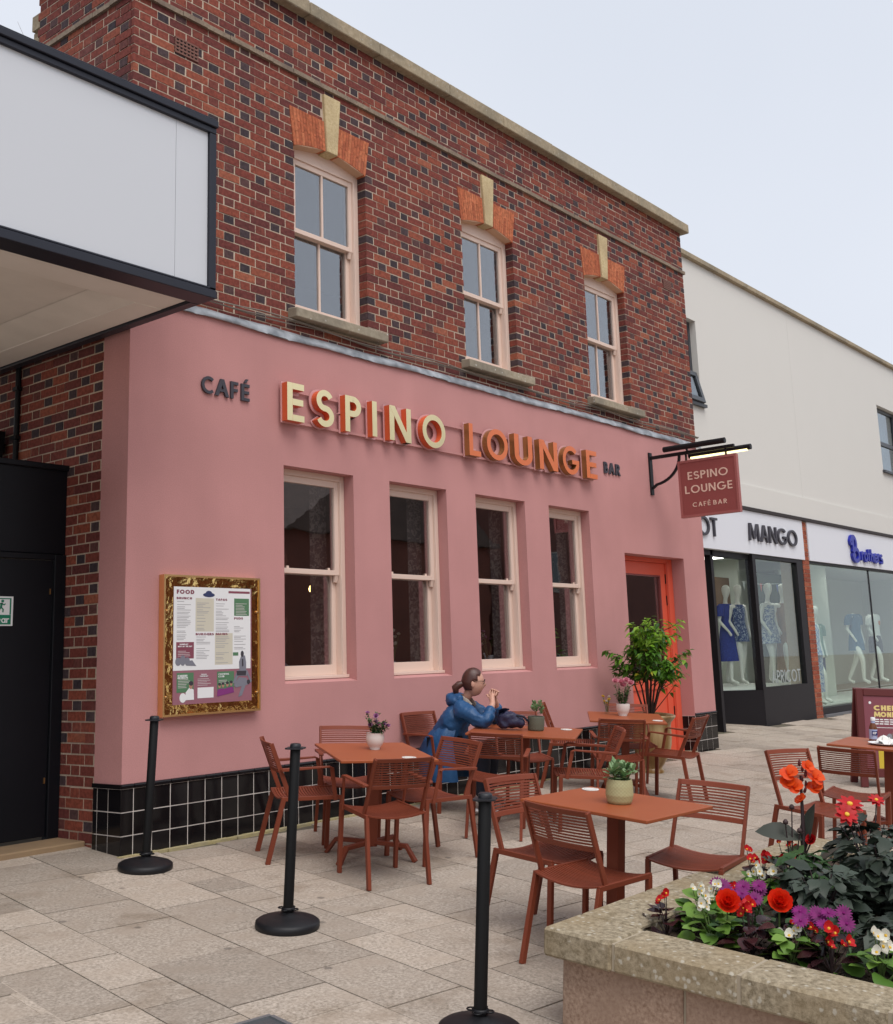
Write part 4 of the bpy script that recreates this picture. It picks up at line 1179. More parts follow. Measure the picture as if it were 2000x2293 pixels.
# ================================================================== WHITE SHOP BUILDING ON THE RIGHT
YW = .746
wb = thing('shop_building', 'white rendered two storey shop building with black shopfronts', 'building', (13.4,YW,0))
ZB, ZT = 3.43, 7.20
wins = [(12.35,13.70,4.90,6.22),(21.96,23.35,4.80,6.20),(31.0,32.4,4.8,6.2)]
m = MB()
def wall_grid(m, x0, x1, z0, z1, y0, y1, holes):
    xs = sorted({x0,x1}|{h[0] for h in holes}|{h[1] for h in holes}); zs = sorted({z0,z1}|{h[2] for h in holes}|{h[3] for h in holes})
    for a, b_ in zip(xs[:-1], xs[1:]):
        for c, d in zip(zs[:-1], zs[1:]):
            if any(h[0]-1e-6 <= a and b_ <= h[1]+1e-6 and h[2]-1e-6 <= c and d <= h[3]+1e-6 for h in holes): continue
            m.box(a,b_,y0,y1,c,d)
wall_grid(m, 12.02, 17.40, 3.80, ZT, YW, YW+.3, wins[:1]); wall_grid(m, 17.404, 40, 3.80, ZT, YW, YW+.3, wins[1:])
obj('rendered_wall', m, M_['render_white'], wb, world=True)
m = MB(); m.box(12.02,40,YW-.03,YW+.3,ZB+.01,3.797); obj('band', m, M_['render_white'], wb, world=True)
m = MB(); m.box(12.02,40,YW-.05,YW+.4,3.385,ZB+.006); obj('soffit_trim', m, mat('brown_soffit',(.022,.013,.012),.6), wb, world=True)
m = MB(); x = 12.02
while x < 40: m.box(x,min(x+1.2,40)-.006,YW-.07,YW+.35,ZT+.002,ZT+.085); x += 1.2
obj('parapet_coping', m, M_['coping'], wb, world=True, bevel=.008)
m = MB(); m.box(12.02,40,YW+.301,9,3.2,ZT-.2); obj('upper_floor', m, M_['render_white'], wb, world=True)
for x0,x1,z0,z1 in wins:
    f = MB(); t = .07
    f.box(x0,x0+t,YW+.10,YW+.17,z0,z1); f.box(x1-t,x1,YW+.10,YW+.17,z0,z1); f.box(x0+t,x1-t,YW+.10,YW+.17,z1-t,z1); f.box(x0+t,x1-t,YW+.10,YW+.17,z0,z0+t)
    zm = z0+.40*(z1-z0) if x0 < 13 else z0+.45*(z1-z0)
    f.box(x0+t,x1-t,YW+.10,YW+.17,zm-.04,zm+.04)
    wn = obj('window', f, mat('grey_window_frame',(.045,.05,.06),.4), wb, world=True)
    p = MB(); p.box(x0+t,x1-t,YW+.13,YW+.136,zm+.04,z1-t); p.box(x0+t,x1-t,YW+.13,YW+.136,z0+t,zm-.04); obj('pane', p, glass_mat('office_glass',1.9,(.55,.65,.68),boost=.06), wn)
    s = MB(); s.box(x0-.05,x1+.08,YW-.06,YW+.1,z0-.05,z0-.004); obj('sill', s, mat('grey_sill',(.05,.055,.065),.45), wn)
    if x0 < 13:                                      # open top-hung light
        s = MB(); a = R(14); Mx = Matrix.Translation((0,YW+.06,zm-.03)) @ Matrix.Rotation(-a,4,'X')
        h = zm-z0-.02
        for q0,q1,w0,w1 in ((x0+.05,x0+.11,-h,0),(x1-.10,x1-.02,-h,0),(x0+.11,x1-.10,-.07,0),(x0+.11,x1-.10,-h,-h+.07)): s.box(q0,q1,-.03,.03,w0,w1,0,Mx)
        obj('open_light', s, bpy.data.materials['grey_window_frame'], wn)
        s = MB(); s.box(x0+.11,x1-.10,-.004,.004,-h+.07,-.07,0,Mx); obj('pane', s, bpy.data.materials['office_glass'], wn)
# fascias, brick pier, shopfronts
m = MB(); m.box(13.0,17.195,YW-.02,YW+.05,2.703,3.38); obj('fascia', m, M_['fascia_white'], wb, world=True)
m = MB(); m.box(17.415,26,YW-.02,YW+.05,2.703,3.38); obj('fascia', m, M_['fascia_white'], wb, world=True)
m = MB(); m.box(17.118,17.40,YW+.003,YW+.4,-.1,3.38); obj('pier_mortar', m, M_['mortar'], wb, world=True)
pier_me = [MB().box(-.5,.5,-.5,.5,-.5,.5).mesh('brick', brick_mat('pier_brick', [(0,(.24,.06,.035)),(.5,(.33,.09,.05)),(1,(.40,.13,.07))]))]
z = .02; k = 0; q = random.Random(17)
while z < 3.37:
    parts = ((17.115,17.325),(17.334,17.405)) if k % 2 == 0 else ((17.115,17.19),(17.199,17.405))
    for a, b_ in parts:
        o = obj('brick', pier_me[0], parent=wb, world=True, loc=((a+b_)/2, YW+.05, z+.0325)); o.scale = (b_-a, .11, .065)
    z += .0745; k += 1
SB = M_['shop_black']
m = MB()
m.box(15.075,17.11,YW-.004,YW+.12,.0,.60)                                    # stall riser
m.add([(15.07,YW,.0),(14.25,YW+1.75,.0),(14.25,YW+1.75,.60),(15.07,YW,.60),(15.17,YW+.02,.0),(14.35,YW+1.77,.0),(14.35,YW+1.77,.60),(15.17,YW+.02,.60)],[(0,1,2,3),(4,7,6,5),(3,2,6,7),(0,4,5,1),(0,3,7,4),(1,5,6,2)])
obj('stall_riser', m, SB, wb, world=True)
m = MB()
m.box(15.06,15.17,YW-.006,YW+.12,.60,2.70); m.box(16.85,17.11,YW,YW+.1,.60,2.70); m.box(15.17,16.85,YW,YW+.1,2.64,2.70); m.box(15.17,16.85,YW,YW+.1,.60,.635)
m.box(13.73,13.81,YW+.06,YW+.16,.04,2.70); m.box(12.0,15.06,YW+.06,YW+.2,2.62,2.70)
m.box(14.22,14.30,YW+1.70,YW+1.80,.0,2.70)
obj('shopfront_frame', m, SB, wb, world=True)
m = MB(); m.box(15.17,16.85,YW+.05,YW+.058,.635,2.64); obj('shop_window', m, M_['shopglass'], wb, world=True)
m = MB(); m.add([(15.08,YW+.03,.60),(14.27,YW+1.74,.60),(14.27,YW+1.74,2.66),(15.08,YW+.03,2.66)],[(0,1,2,3)]); obj('shop_window', m, M_['shopglass'], wb, world=True)
m = MB(); m.box(17.415,26,YW+.06,YW+.068,.20,2.70); obj('shop_window', m, M_['shopglass'], wb, world=True)
m = MB(); m.box(17.41,26,YW,YW+.2,.02,.20); m.box(17.41,26,YW+.01,YW+.1,2.66,2.70); m.box(20.53,20.56,YW+.05,YW+.08,.20,2.66); m.box(23.6,23.63,YW+.05,YW+.08,.2,2.66); obj('shopfront_frame', m, SB, wb, world=True)
m = MB(); m.box(17.41,26,YW-.05,YW-.001,.0,.09); obj('kerb', m, mat('grey_kerb',(.16,.16,.17),.7), wb, world=True)
# interiors
m = MB(); m.box(12.3,17.1,4.4,4.5,0,3.3); m.box(17.41,30,4.2,4.3,0,3.3); m.box(30,30.1,YW+.2,7,0,3.3); m.box(19.2,19.3,2.9,4.2,.0,3.3); m.box(12.2,12.3,YW+.3,7,0,3.3); m.box(20.7,22.3,2.3,2.5,.2,3.2); m.box(22.9,25,3.6,3.7,.2,3.2)
obj('interior_wall', m, M_['shop_wall'], wb, world=True)
m = MB(); m.box(12.3,30,YW+.31,7,2.98,3.05); obj('interior_ceiling', m, mat('shop_ceiling',(.55,.55,.53),.8), wb, world=True)
m = MB(); m.prism([(15.17,YW+.13),(17.11,YW+.13),(17.42,1.25),(18.45,1.25),(18.45,4.2),(14.1,4.2),(14.40,YW+1.7)],.20,.605); m.box(17.42,29,YW+.21,6.9,.0,.215); obj('display_floor', m, M_['shop_floor'], wb, world=True)
m = MB(); m.box(15.6,19.0,3.0,3.04,2.02,2.62); obj('display_or_reflection_panel', m, M_['shop_panel'], wb, world=True)
m = MB(); m.box(19.3,22.2,2.62,2.66,.25,2.72); obj('display_or_reflection_panel', m, mat('tree_reflection_green',(.022,.034,.024),.6,noise=(2,.6,(.05,.07,.04))), wb, world=True)  # added dark green sheet, imitates the trees reflected in the shop glass
for k, (xa, ya) in enumerate(((15.5,1.5),(17.9,1.5),(17.9,2.9),(20.2,1.5),(22.6,1.5),(25.0,1.5))):
    cl = thing('ceiling_light', ('square lit ceiling panel inside the clothes shop behind the black window post' if xa < 17 else 'square lit ceiling panel inside the shop behind the brick pier, %s' % ('nearest the glass' if xa < 18 and ya < 2 else 'deeper inside' if xa < 18 else 'second along the glass' if xa < 21 else 'third along the glass' if xa < 24 else 'farthest along the glass')), 'ceiling light', (xa,ya,2.97), group='lit ceiling panels inside the shops')
    f = MB(); f.box(-.32,.32,-.32,.32,-.02,.0); obj('frame', f, M_['white'], cl)
    f = MB(); f.box(-.29,.29,-.29,.29,-.026,-.021); obj('diffuser', f, mat('lit_diffuser',(.9,.9,.88),.5,emit=(1,.97,.90,7)), cl)
# bunting inside the window
bt = thing('bunting', 'little triangular flags strung across the top of the clothes shop window', 'bunting', (16,YW+.3,2.25))
m = MB(); m.tube([(15.2,YW+.3,2.30),(16.0,YW+.3,2.27),(16.9,YW+.3,2.31)],.003,4); obj('string', m, M_['white'], bt, world=True)
for k, cc in enumerate(((.6,.6,.6),(.1,.12,.3),(.55,.12,.12),(.75,.75,.72),(.12,.15,.35))):
    m = MB(); x = 15.35+k*.33; m.add([(x-.05,YW+.3,2.285),(x+.05,YW+.3,2.285),(x,YW+.3,2.15),(x-.05,YW+.304,2.285),(x+.05,YW+.304,2.285),(x,YW+.304,2.15)],[(0,1,2),(5,4,3),(0,3,4,1),(1,4,5,2),(2,5,3,0)]); obj('flag', m, mat('flag_%d' % k,cc,.8), bt, world=True)
# shop lettering
def shop_sign(name, label, s, x0, x1, z0, z1, t, m_, gap):
    e = thing(name, label, 'lettering', (x0,YW,z0)); n = len(s); tot = text_width(s, t, gap); kx = (x1-x0)/tot; x = 0
    for c in s:
        w = glyph(c, t)[1]
        b_ = MB(); put_glyph(b_, c, t, 0, .032, W_(x0+x*kx,YW-.024,z0) @ Matrix.Diagonal((kx,z1-z0,1,1)), 0, 0)
        obj('letter', b_, m_, e, world=True); x += w+gap
    return e
shop_sign('shop_lettering', 'raised black letters reading MANGO on the white shop fascia', 'MANGO', 14.94, 16.86, 2.905, 3.18, .135, M_['charcoal'], .12)
shop_sign('shop_lettering', 'raised black letters ending in OT on the white shop fascia, half hidden by the cafe', 'APRICOT', 11.95, 13.82, 2.885, 3.165, .12, M_['charcoal'], .16)
bl = thing('shop_lettering', 'royal blue script lettering starting with a tall B on the white fascia', 'lettering', (19.4,YW,2.8))
m = MB(); Mx = W_(19.38,YW-.024,2.79)
put_strip(m, [(.16,.04),(.12,.25),(.14,.42)], .075, False, 0,.05,Mx,0,0)
put_strip(m, arc(.15,.33,.14,.13,160,-120,14), .075, False, 0,.0504,Mx,0,0)
put_strip(m, arc(.24,.12,.16,.115,120,-190,16), .075, False, 0,.0508,Mx,0,0)
put_strip(m, arc(.05,.36,.05,.05,0,360,12), .05, True, 0,.0502,Mx,0,0)
obj('letter', m, M_['blue_letter'], bl, world=True)
x = .52
for ch in 'rothers':
    m = MB(); G_ = Mx @ Matrix.Translation((x,.03,0)); z_ = .05
    if ch == 'o': put_strip(m, arc(.09,.075,.075,.075,0,360,16), .05, True,0,z_,G_,0,0); w = .19
    elif ch == 'e': put_strip(m, arc(.09,.075,.075,.075,0,330,16), .05, False,0,z_,G_,0,0); put_strip(m,[(.02,.075),(.16,.075)],.035,False,0,z_+.001,G_,0,0); w = .19
    elif ch == 'r': put_strip(m, [(.02,0),(.03,.15)],.05,False,0,z_,G_,0,0); put_strip(m,[(.03,.11),(.08,.15),(.13,.14)],.05,False,0,z_+.001,G_,0,0); w = .16
    elif ch == 't': put_strip(m, [(.06,0),(.08,.23)],.05,False,0,z_,G_,0,0); put_strip(m,[(0,.14),(.16,.15)],.035,False,0,z_+.001,G_,0,0); w = .17
    elif ch == 'h': put_strip(m, [(.02,0),(.04,.24)],.05,False,0,z_,G_,0,0); put_strip(m,[(.03,.09),(.08,.14),(.14,.11),(.15,0)],.05,False,0,z_+.001,G_,0,0); w = .20
    else: put_strip(m, arc(.075,.11,.05,.04,30,270,8)+arc(.075,.035,.055,.04,90,-150,8)[1:],.045,False,0,z_,G_,0,0); w = .16
    obj('letter', m, M_['blue_letter'], bl, world=True); x += w
m = MB(); put_text(m, 'APRICOT', .13, .14, W_(15.55,YW+.048,.68), 0, .003, 1.15, .20, 0, 0)
wl_ = obj('window_lettering', m, mat('frosted_lettering',(.36,.40,.40),.6)); wl_['label'] = 'white window lettering reading APRICOT at the foot of the shop glass'; wl_['category'] = 'lettering'

# ================================================================== BUILDINGS ACROSS THE STREET (seen only in the window glass)
def street_house(x0, x1, y, zb, eave, ridge, label, wallm, roofm, gable=False):
    h = thing('brick_house', label, 'house', (x0,y,zb))
    m = MB(); m.box(x0,x1,y-9,y,zb,eave); obj('wall', m, wallm, h, world=True)
    m = MB(); ym = y-4.5; xm = (x0+x1)/2
    if gable:
        m.add([(x0-.25,y+.2,eave-.15),(x1+.25,y+.2,eave-.15),(xm,y+.2,ridge),(x0-.25,y-9.2,eave-.15),(x1+.25,y-9.2,eave-.15),(xm,y-9.2,ridge)],[(0,1,2),(3,5,4),(0,2,5,3),(1,4,5,2),(0,3,4,1)])
    else:
        m.add([(x0-.2,y+.3,eave),(x1+.2,y+.3,eave),(x1+.2,ym,ridge),(x0-.2,ym,ridge),(x0-.2,y-9.3,eave),(x1+.2,y-9.3,eave)],[(0,1,2,3),(3,2,5,4),(0,3,4),(1,5,2),(0,4,5,1)])
    obj('roof', m, roofm, h, world=True)
    x = x0+1.6; fm = mat('far_frame',(.20,.18,.16),.7); pm_ = mat('far_pane',(.03,.035,.04),.12)
    while x+1.1 < x1:
        for z0_ in (zb+1.0, zb+4.3):
            if z0_+1.5 > eave: continue
            f = MB(); f.box(x,x+.9,y+.001,y+.05,z0_,z0_+1.3); wi = obj('window', f, fm, h, world=True)
            p = MB(); p.box(x+.06,x+.43,y+.05,y+.056,z0_+.06,z0_+1.24); p.box(x+.47,x+.84,y+.05,y+.056,z0_+.06,z0_+1.24); obj('pane', p, pm_, wi)
        x += 4.1
    m = MB(); m.box(x1-2,x1-1.1,ym-.3,ym+.3,ridge-1.2,ridge+.9); obj('chimney', m, wallm, h, world=True)
fb = mat('far_brick',(.14,.045,.03),.9,noise=(2,.5,(.08,.028,.02))); fr_ = mat('far_roof',(.09,.06,.05),.9,noise=(3,.5,(.05,.035,.03)))
street_house(17.75, 26.3, -14.0, -1.0, 4.75, 7.7, 'red brick house across the street with a gable to the street', fb, fr_, True)
street_house(26.8, 46.0, -13.5, -1.0, 6.9, 9.3, 'long brick house across the street beside the gabled one', mat('far_brick_dark',(.11,.04,.03),.9,noise=(2,.5,(.07,.025,.02))), fr_)
street_house(-14, 6.0, -22.0, -1.0, 5.2, 7.6, 'low brick house across the street behind the viewer', mat('far_brick_brown',(.14,.07,.045),.9), fr_)

# ================================================================== CAFE FURNITURE
MC, MT = M_['chair'], M_['table']
def cbow(x, half, d): return -d*(1-(x/half)**2)
def chair_proto(arms):
    t = bpy.data.objects.new('cafe_chair', None)
    w, wb, yf, yr = .208, .196, .196, -.288
    parts = []
    def P(name, mb, bev=.002): parts.append((name, mb.mesh(name, MC, bevel=bev)))
    for s in (-1, 1):
        m = MB(); m.bar([(s*(w-.010),yf,0),(s*(w-.010),yf,.418)],.024,.030,(1,0,0)); P('leg', m)
        m = MB(); m.bar([(s*(w-.004),yr,0),(s*(w-.010),-.200,.412)],.022,.032,(1,0,0)); P('leg', m)
        m = MB(); m.bar([(s*(wb+.002),-.152,.405),(s*wb,-.300,.772)],.016,.030,(1,0,0)); P('back_post', m)
        m = MB(); m.bar([(s*(w-.008),-.215,.412),(s*(w-.008),.208,.418)],.018,.026,(1,0,0)); P('side_rail', m)
        if arms:
            m = MB(); x = s*(w+.016)
            m.bar([(s*(wb+.012),-.232,.600),(x,-.225,.604),(x+s*.006,.095,.622),(x+s*.004,.118,.612)],.034,.010,(1,0,0))
            m.bar([(x+s*.002,.112,.615),(x-s*.010,.150,.400)],.010,.028,(1,0,0)); P('armrest', m)
    def slat(z, y, h, th, d, half, n=8):
        m = MB(); pts = [(half*(2*i/n-1), y+cbow(half*(2*i/n-1), half, d), z) for i in range(n+1)]
        v = []; f = []
        tl = .38                                      # slats lean with the back
        for x, yy, zz in pts:
            for dy, dz in ((-th/2,-h/2),(th/2,-h/2),(th/2,h/2),(-th/2,h/2)):
                v.append((x, yy+dy-dz*tl, zz+dz))
        for i in range(n):
            for k in range(4):
                k2 = (k+1) % 4; f.append((i*4+k,(i+1)*4+k,(i+1)*4+k2,i*4+k2))
        f += [(0,1,2,3),(n*4+3,n*4+2,n*4+1,n*4)]
        m.add(v, f); return m
    yb = lambda z: -.152-(z-.405)*.148/.367
    P('top_rail', slat(.760, yb(.760), .028, .016, .026, wb))
    P('bottom_rail', slat(.592, yb(.592), .026, .016, .026, wb))
    sl = []
    for k in range(9):
        z = .6155+k*.0150
        parts.append(('back_slat', slat(z, yb(z), .0078, .009, .026, wb-.006).mesh('back_slat', MC)))
    # dished seat of cross slats
    def sslat(y, d, n=8):
        half = w-.016; m = MB(); v = []; f = []
        for i in range(n+1):
            x = half*(2*i/n-1); z = .420+cbow(x, half, .024)
            for dy, dz in ((-d/2,-.004),(d/2,-.004),(d/2,.004),(-d/2,.004)): v.append((x,y+dy,z+dz))
        for i in range(n):
            for k in range(4):
                k2 = (k+1) % 4; f.append((i*4+k,(i+1)*4+k,(i+1)*4+k2,i*4+k2))
        f += [(0,1,2,3),(n*4+3,n*4+2,n*4+1,n*4)]
        return m.add(v, f)
    ss = sslat(0, .0135).mesh('seat_slat', MC); se = sslat(0, .022).mesh('seat_edge', MC)
    for k in range(20): parts.append(('seat_slat', ss, (0,-.188+k*.0195,0)))
    parts.append(('seat_edge', se, (0,-.209,0))); parts.append(('seat_edge', se, (0,.204,0)))
    return parts
arm_parts, plain_parts = chair_proto(True), chair_proto(False)
def chair(x, y, deg, arms, label):
    t = thing('cafe_chair', label, 'chair', M=GM(x, y, R(deg)), group='rust red slatted cafe chairs')
    for p in (arm_parts if arms else plain_parts):
        o = bpy.data.objects.new(p[0], p[1]); C.objects.link(o); o.parent = t
        if len(p) > 2: o.location = p[2]
    return t
chair(3.87,-.81,238,True,'rust slatted armchair at the left end of the leftmost table, nearest the menu board')
chair(4.48,-.62,142,True,'rust slatted chair behind the leftmost table, backed against the pink wall under the first window')
chair(3.81,-1.56,337,True,'rust slatted armchair with its back to the viewer in front of the leftmost table')
chair(4.45,-1.41,82,True,'rust slatted armchair turned left at the right side of the leftmost table, in front of the woman')
chair(5.96,-.27,175,True,'rust slatted armchair the woman in the blue coat is sitting on')
chair(5.49,-1.23,302,True,'rust slatted armchair, back to the viewer, before the woman\'s table')
chair(6.59,-.70,142,False,'rust slatted chair behind the dark green succulent pot, against the pink wall')
chair(7.82,-.41,211,False,'rust slatted chair seen edge on left of the table with pink flowers')
chair(6.15,-1.58,40,True,'rust slatted armchair facing left at the right end of the woman\'s table')
chair(7.25,-1.25,308,True,'rust slatted armchair, back to the viewer, before the table with pink flowers')
chair(7.84,-1.45,8,True,'rust slatted armchair facing left beside the tall glazed urn')
chair(8.19,-.86,130,False,'rust slatted chair behind the table with pink flowers')
chair(3.30,-3.44,264,False,'rust slatted chair nearest the viewer, its back to the viewer at the front table')
chair(3.56,-3.00,172,False,'rust slatted chair on the far side of the front table, behind the right-hand barrier post')
chair(4.02,-3.64,98,False,'rust slatted chair at the right end of the front table, partly behind the stone planter')
chair(6.04,-3.54,158,False,'rust slatted chair behind the tall orange canna flower')
chair(6.87,-3.49,278,False,'rust slatted chair pulled up to the table with the sauce bottle')

HT = .705
def table(x, y, deg, sx, sy, label):
    t = thing('cafe_table', label, 'table', M=GM(x, y, R(deg)), group='rust red cafe tables')
    m = MB(); m.box(-sx/2,sx/2,-sy/2,sy/2,HT-.018,HT); obj('tabletop', m, MT, t, bevel=.003)
    m = MB(); m.box(-.14,.14,-.14,.14,HT-.030,HT-.0185); obj('top_plate', m, MC, t)
    m = MB(); m.box(-.036,.036,-.036,.036,.075,HT-.0305); obj('pedestal', m, MC, t, bevel=.003)
    for k in range(4):
        a = R(45+90*k+ (8 if k % 2 else -8)); d = Vector((math.cos(a), math.sin(a), 0)); s = Vector((-d.y,d.x,0))
        m = MB(); m.bar([d*.0+Vector((0,0,.100+.002*(k%2))), d*.26+Vector((0,0,.098)), d*.33+Vector((0,0,.0))], .042, .026, s); obj('foot', m, MC, t, bevel=.003)
    return t
table(4.17,-1.14,-33,.66,.88,'rust table with the white pot of purple flowers, leftmost of all')
table(6.08,-1.07,27.9,.74,.88,'rust table the woman leans on, with the dark green succulent pot')
table(3.69,-3.34,-3,.65,.79,'rust table nearest the viewer with the pale green succulent pot')
table(7.855,-.98,33.5,.88,.70,'rust table by the shrub with the white pot of pink flowers')
table(7.74,-3.46,5,.70,.80,'rust table with a sauce bottle and plate at the right edge')
HT2 = HT+.0008
def coaster(x, y, label):
    t = thing('coaster', label, 'coaster', M=GM(x, y, rng.uniform(0,6), HT2), group='round white coasters')
    m = MB(); m.lathe([(.048,0),(.049,.001),(.049,.003),(.048,.004)],28,0,None,False); obj('disc', m, mat('coaster_card',(.70,.68,.64),.7), t)
    m = MB(); put_strip(m, arc(0,0,.034,.034,0,360,24), .003, True, .0035, .0045, Matrix(), 0, 0); obj('printed_ring', m, mat('coaster_print',(.40,.36,.33),.7), t)
coaster(4.10,-1.52,'white round coaster on the leftmost table')
coaster(6.43,-1.24,'white round coaster on the woman\'s table')
coaster(3.93,-3.03,'white round coaster on the front table behind the pale green pot')
coaster(7.78,-1.36,'white round coaster on the table with pink flowers')

# ---- barrier posts
def barrier(x, y, label):
    t = thing('barrier_post', label, 'barrier post', M=GM(x, y), group='black barrier posts without ropes')
    m = MB(); m.lathe([(.168,0),(.172,.012),(.170,.034),(.155,.044),(.10,.060),(.045,.072),(.034,.080),(0,.080)],40); obj('base', m, mat('black_rubber_base',(.008,.008,.010),.5,bump=(60,.1,.002),spec=.35), t)
    m = MB(); m.lathe([(.0275,.075),(.0275,.945),(.022,.952),(0,.952)],22); obj('post', m, mat('black_post',(.0045,.0045,.005),.55,spec=.25), t)
    m = MB()
    for z in (.085,):
        m.lathe([(.030,z),(.036,z+.004),(.036,z+.016),(.030,z+.02)],20,0,None,True,False)
        for k in range(4):
            a = R(20+90*k); c = Vector((.040*math.cos(a),.040*math.sin(a),z+.012))
            m.tube([c+Vector((.017*math.cos(b_),.017*math.sin(b_),0)) for b_ in [R(45*j) for j in range(9)]],.0035,6)
    obj('lower_ring', m, M_['black'], t)
    m = MB(); z = .925
    prof = [];
    for k in range(32):
        a = 2*math.pi*k/32; r = .046+.016*max(0,math.cos(2*a+.5))**2+.004*math.cos(4*a)
        prof.append((r*math.cos(a), r*math.sin(a)))
    m.prism(prof, z, z+.007); m.lathe([(.030,z+.007),(.030,z+.022),(.024,z+.028),(0,z+.028)],20)
    obj('cap', m, mat('black_plastic_cap',(.012,.013,.018),.45), t)
barrier(2.885,-.384,'black barrier post nearest the tiled corner of the cafe')
barrier(2.646,-1.960,'black barrier post in the middle of the three, left of the first table')
barrier(2.165,-3.614,'black barrier post nearest the viewer, left of the stone planter')

# ================================================================== PLANTS
def add_leaf(mb, M, L, W, curl=.3, mi=0, fold=.25, n=3, prof=None):
    v = []; f = []
    ws = prof or [.16,.92,.86,.42,.0]
    n = len(ws)-1
    for i in range(n+1):
        t = i/n; a = curl*t
        y = L*(math.sin(a)/curl if abs(curl) > 1e-3 else t); z = -L*((1-math.cos(a))/curl if abs(curl) > 1e-3 else 0)
        w = W/2*ws[i]
        v += [(-w,y,z+w*fold),(0,y,z),(w,y,z+w*fold)]
    for i in range(n):
        o = i*3
        f += [(o,o+1,o+4,o+3),(o+1,o+2,o+5,o+4)]
    mb.add(v, f, mi, M, True)
def LM(p, az, pitch, roll=0):
    return Matrix.Translation(p) @ Matrix.Rotation(az,4,'Z') @ Matrix.Rotation(pitch,4,'X') @ Matrix.Rotation(roll,4,'Y')
q = random.Random(77)
L_ = dict(
 green=leaf_mat('begonia_green_leaf',(.075,.17,.025),(.20,.34,.06)), bronze=leaf_mat('bronze_leaf',(.022,.010,.012),(.06,.018,.020),.25,.12),
 dark=leaf_mat('dahlia_dark_leaf',(.024,.034,.024),(.060,.080,.058),.45,.12), midgreen=leaf_mat('mid_green_leaf',(.03,.075,.025),(.075,.15,.05),.5,.2),
 shrub=leaf_mat('shrub_leaf',(.040,.115,.016),(.115,.26,.026),.3,.3), shoot=leaf_mat('shrub_new_leaf',(.19,.38,.03),(.32,.54,.07),.35,.4), succ=leaf_mat('succulent_leaf',(.13,.24,.09),(.32,.44,.24),.5,.1),
 yellow=leaf_mat('yellow_leaf',(.45,.42,.03),(.55,.5,.06)), canna=leaf_mat('canna_leaf',(.045,.062,.050),(.085,.085,.070),.4,.2),
 white=leaf_mat('white_petal',(.78,.76,.66),(.84,.82,.72),.5,.3), red=leaf_mat('red_petal',(.36,.004,.007),(.55,.010,.012),.5,.08), scarlet=leaf_mat('scarlet_petal',(.76,.022,.006),(.88,.05,.012),.5,.35),
 orange=leaf_mat('orange_petal',(.74,.050,.006),(.84,.10,.012),.45,.3), purple=leaf_mat('magenta_petal',(.12,.003,.085),(.23,.007,.15),.55,.1), pinkp=leaf_mat('pink_petal',(.66,.22,.30),(.76,.36,.42),.5,.3),
 lilac=leaf_mat('lilac_petal',(.40,.14,.36),(.58,.30,.50),.5,.3), yel=leaf_mat('yellow_petal',(.78,.52,.03),(.85,.65,.08),.5,.3), cream=leaf_mat('cream_petal',(.80,.70,.38),(.82,.66,.32),.5,.3))
stemg = mat('green_stem',(.10,.16,.04),.6); stemd = mat('dark_stem',(.035,.018,.020),.5); bark = mat('shrub_bark',(.055,.032,.022),.85); ycent = mat('flower_centre',(.75,.45,.04),.7)
def flower_mesh(kind):
    m = MB()
    if kind == 'begonia':                            # four rounded petals, yellow eye
        for k, s in enumerate((1,.75,1,.75)): add_leaf(m, Matrix.Rotation(R(90*k),4,'Z') @ Matrix.Rotation(R(28),4,'X'), .020*s, .022*s, -.4, 0, .1, prof=[.3,.95,1,.75,.2])
        m.lathe([(.004,0),(.004,.003),(0,.005)],6,1)
    elif kind == 'double':                           # big double tuberous begonia
        for ring, (n, L, W, p) in enumerate(((9,.052,.050,10),(8,.046,.044,32),(7,.038,.036,52),(5,.026,.026,72))):
            for k in range(n): add_leaf(m, Matrix.Translation((0,0,.004*ring)) @ Matrix.Rotation(2*math.pi*(k+.4*ring)/n,4,'Z') @ Matrix.Rotation(R(p),4,'X'), L, W, -.7, 0, .15, prof=[.4,.95,1.05,.85,.3])
    elif kind == 'daisy':
        for k in range(16): add_leaf(m, Matrix.Rotation(2*math.pi*k/16,4,'Z') @ Matrix.Translation((0,.004,0)) @ Matrix.Rotation(R(12),4,'X'), .027, .0085, .3, 0, .1, prof=[.5,.8,1,.8,.2])
        m.lathe([(.005,0),(.005,.003),(0,.005)],8,0)
    elif kind == 'dahlia':
        for ring, (n, L, p) in enumerate(((8,.050,8),(7,.044,24))):
            for k in range(n): add_leaf(m, Matrix.Translation((0,0,.003*ring)) @ Matrix.Rotation(2*math.pi*(k+.5*ring)/n,4,'Z') @ Matrix.Translation((0,.006,0)) @ Matrix.Rotation(R(p),4,'X'), L, .026, .35, 0, .15, prof=[.5,.85,1,.85,.25])
        m.lathe([(.011,.004),(.011,.010),(.004,.013),(0,.012)],10,1)
    elif kind == 'rose':
        for ring, (n, L, p) in enumerate(((6,.022,20),(5,.018,48),(4,.013,70))):
            for k in range(n): add_leaf(m, Matrix.Translation((0,0,.002*ring)) @ Matrix.Rotation(2*math.pi*(k+.4*ring)/n,4,'Z') @ Matrix.Rotation(R(p),4,'X'), L, L*1.0, -.6, 0, .1, prof=[.5,1,1,.8,.3])
    elif kind == 'canna':                            # loose upright orange petals
        for k in range(5): add_leaf(m, Matrix.Translation((0,0,.004*k)) @ Matrix.Rotation(R(78*k),4,'Z') @ Matrix.Rotation(R(26+8*k),4,'X'), .068, .066, .5+.25*(k%3), 0, .2, prof=[.35,.9,1.2,1.15,.7])
        for k in range(3): add_leaf(m, Matrix.Rotation(R(120*k+40),4,'Z') @ Matrix.Rotation(R(72),4,'X'), .055, .022, .4, 0, .3)
    return m
FM = {}
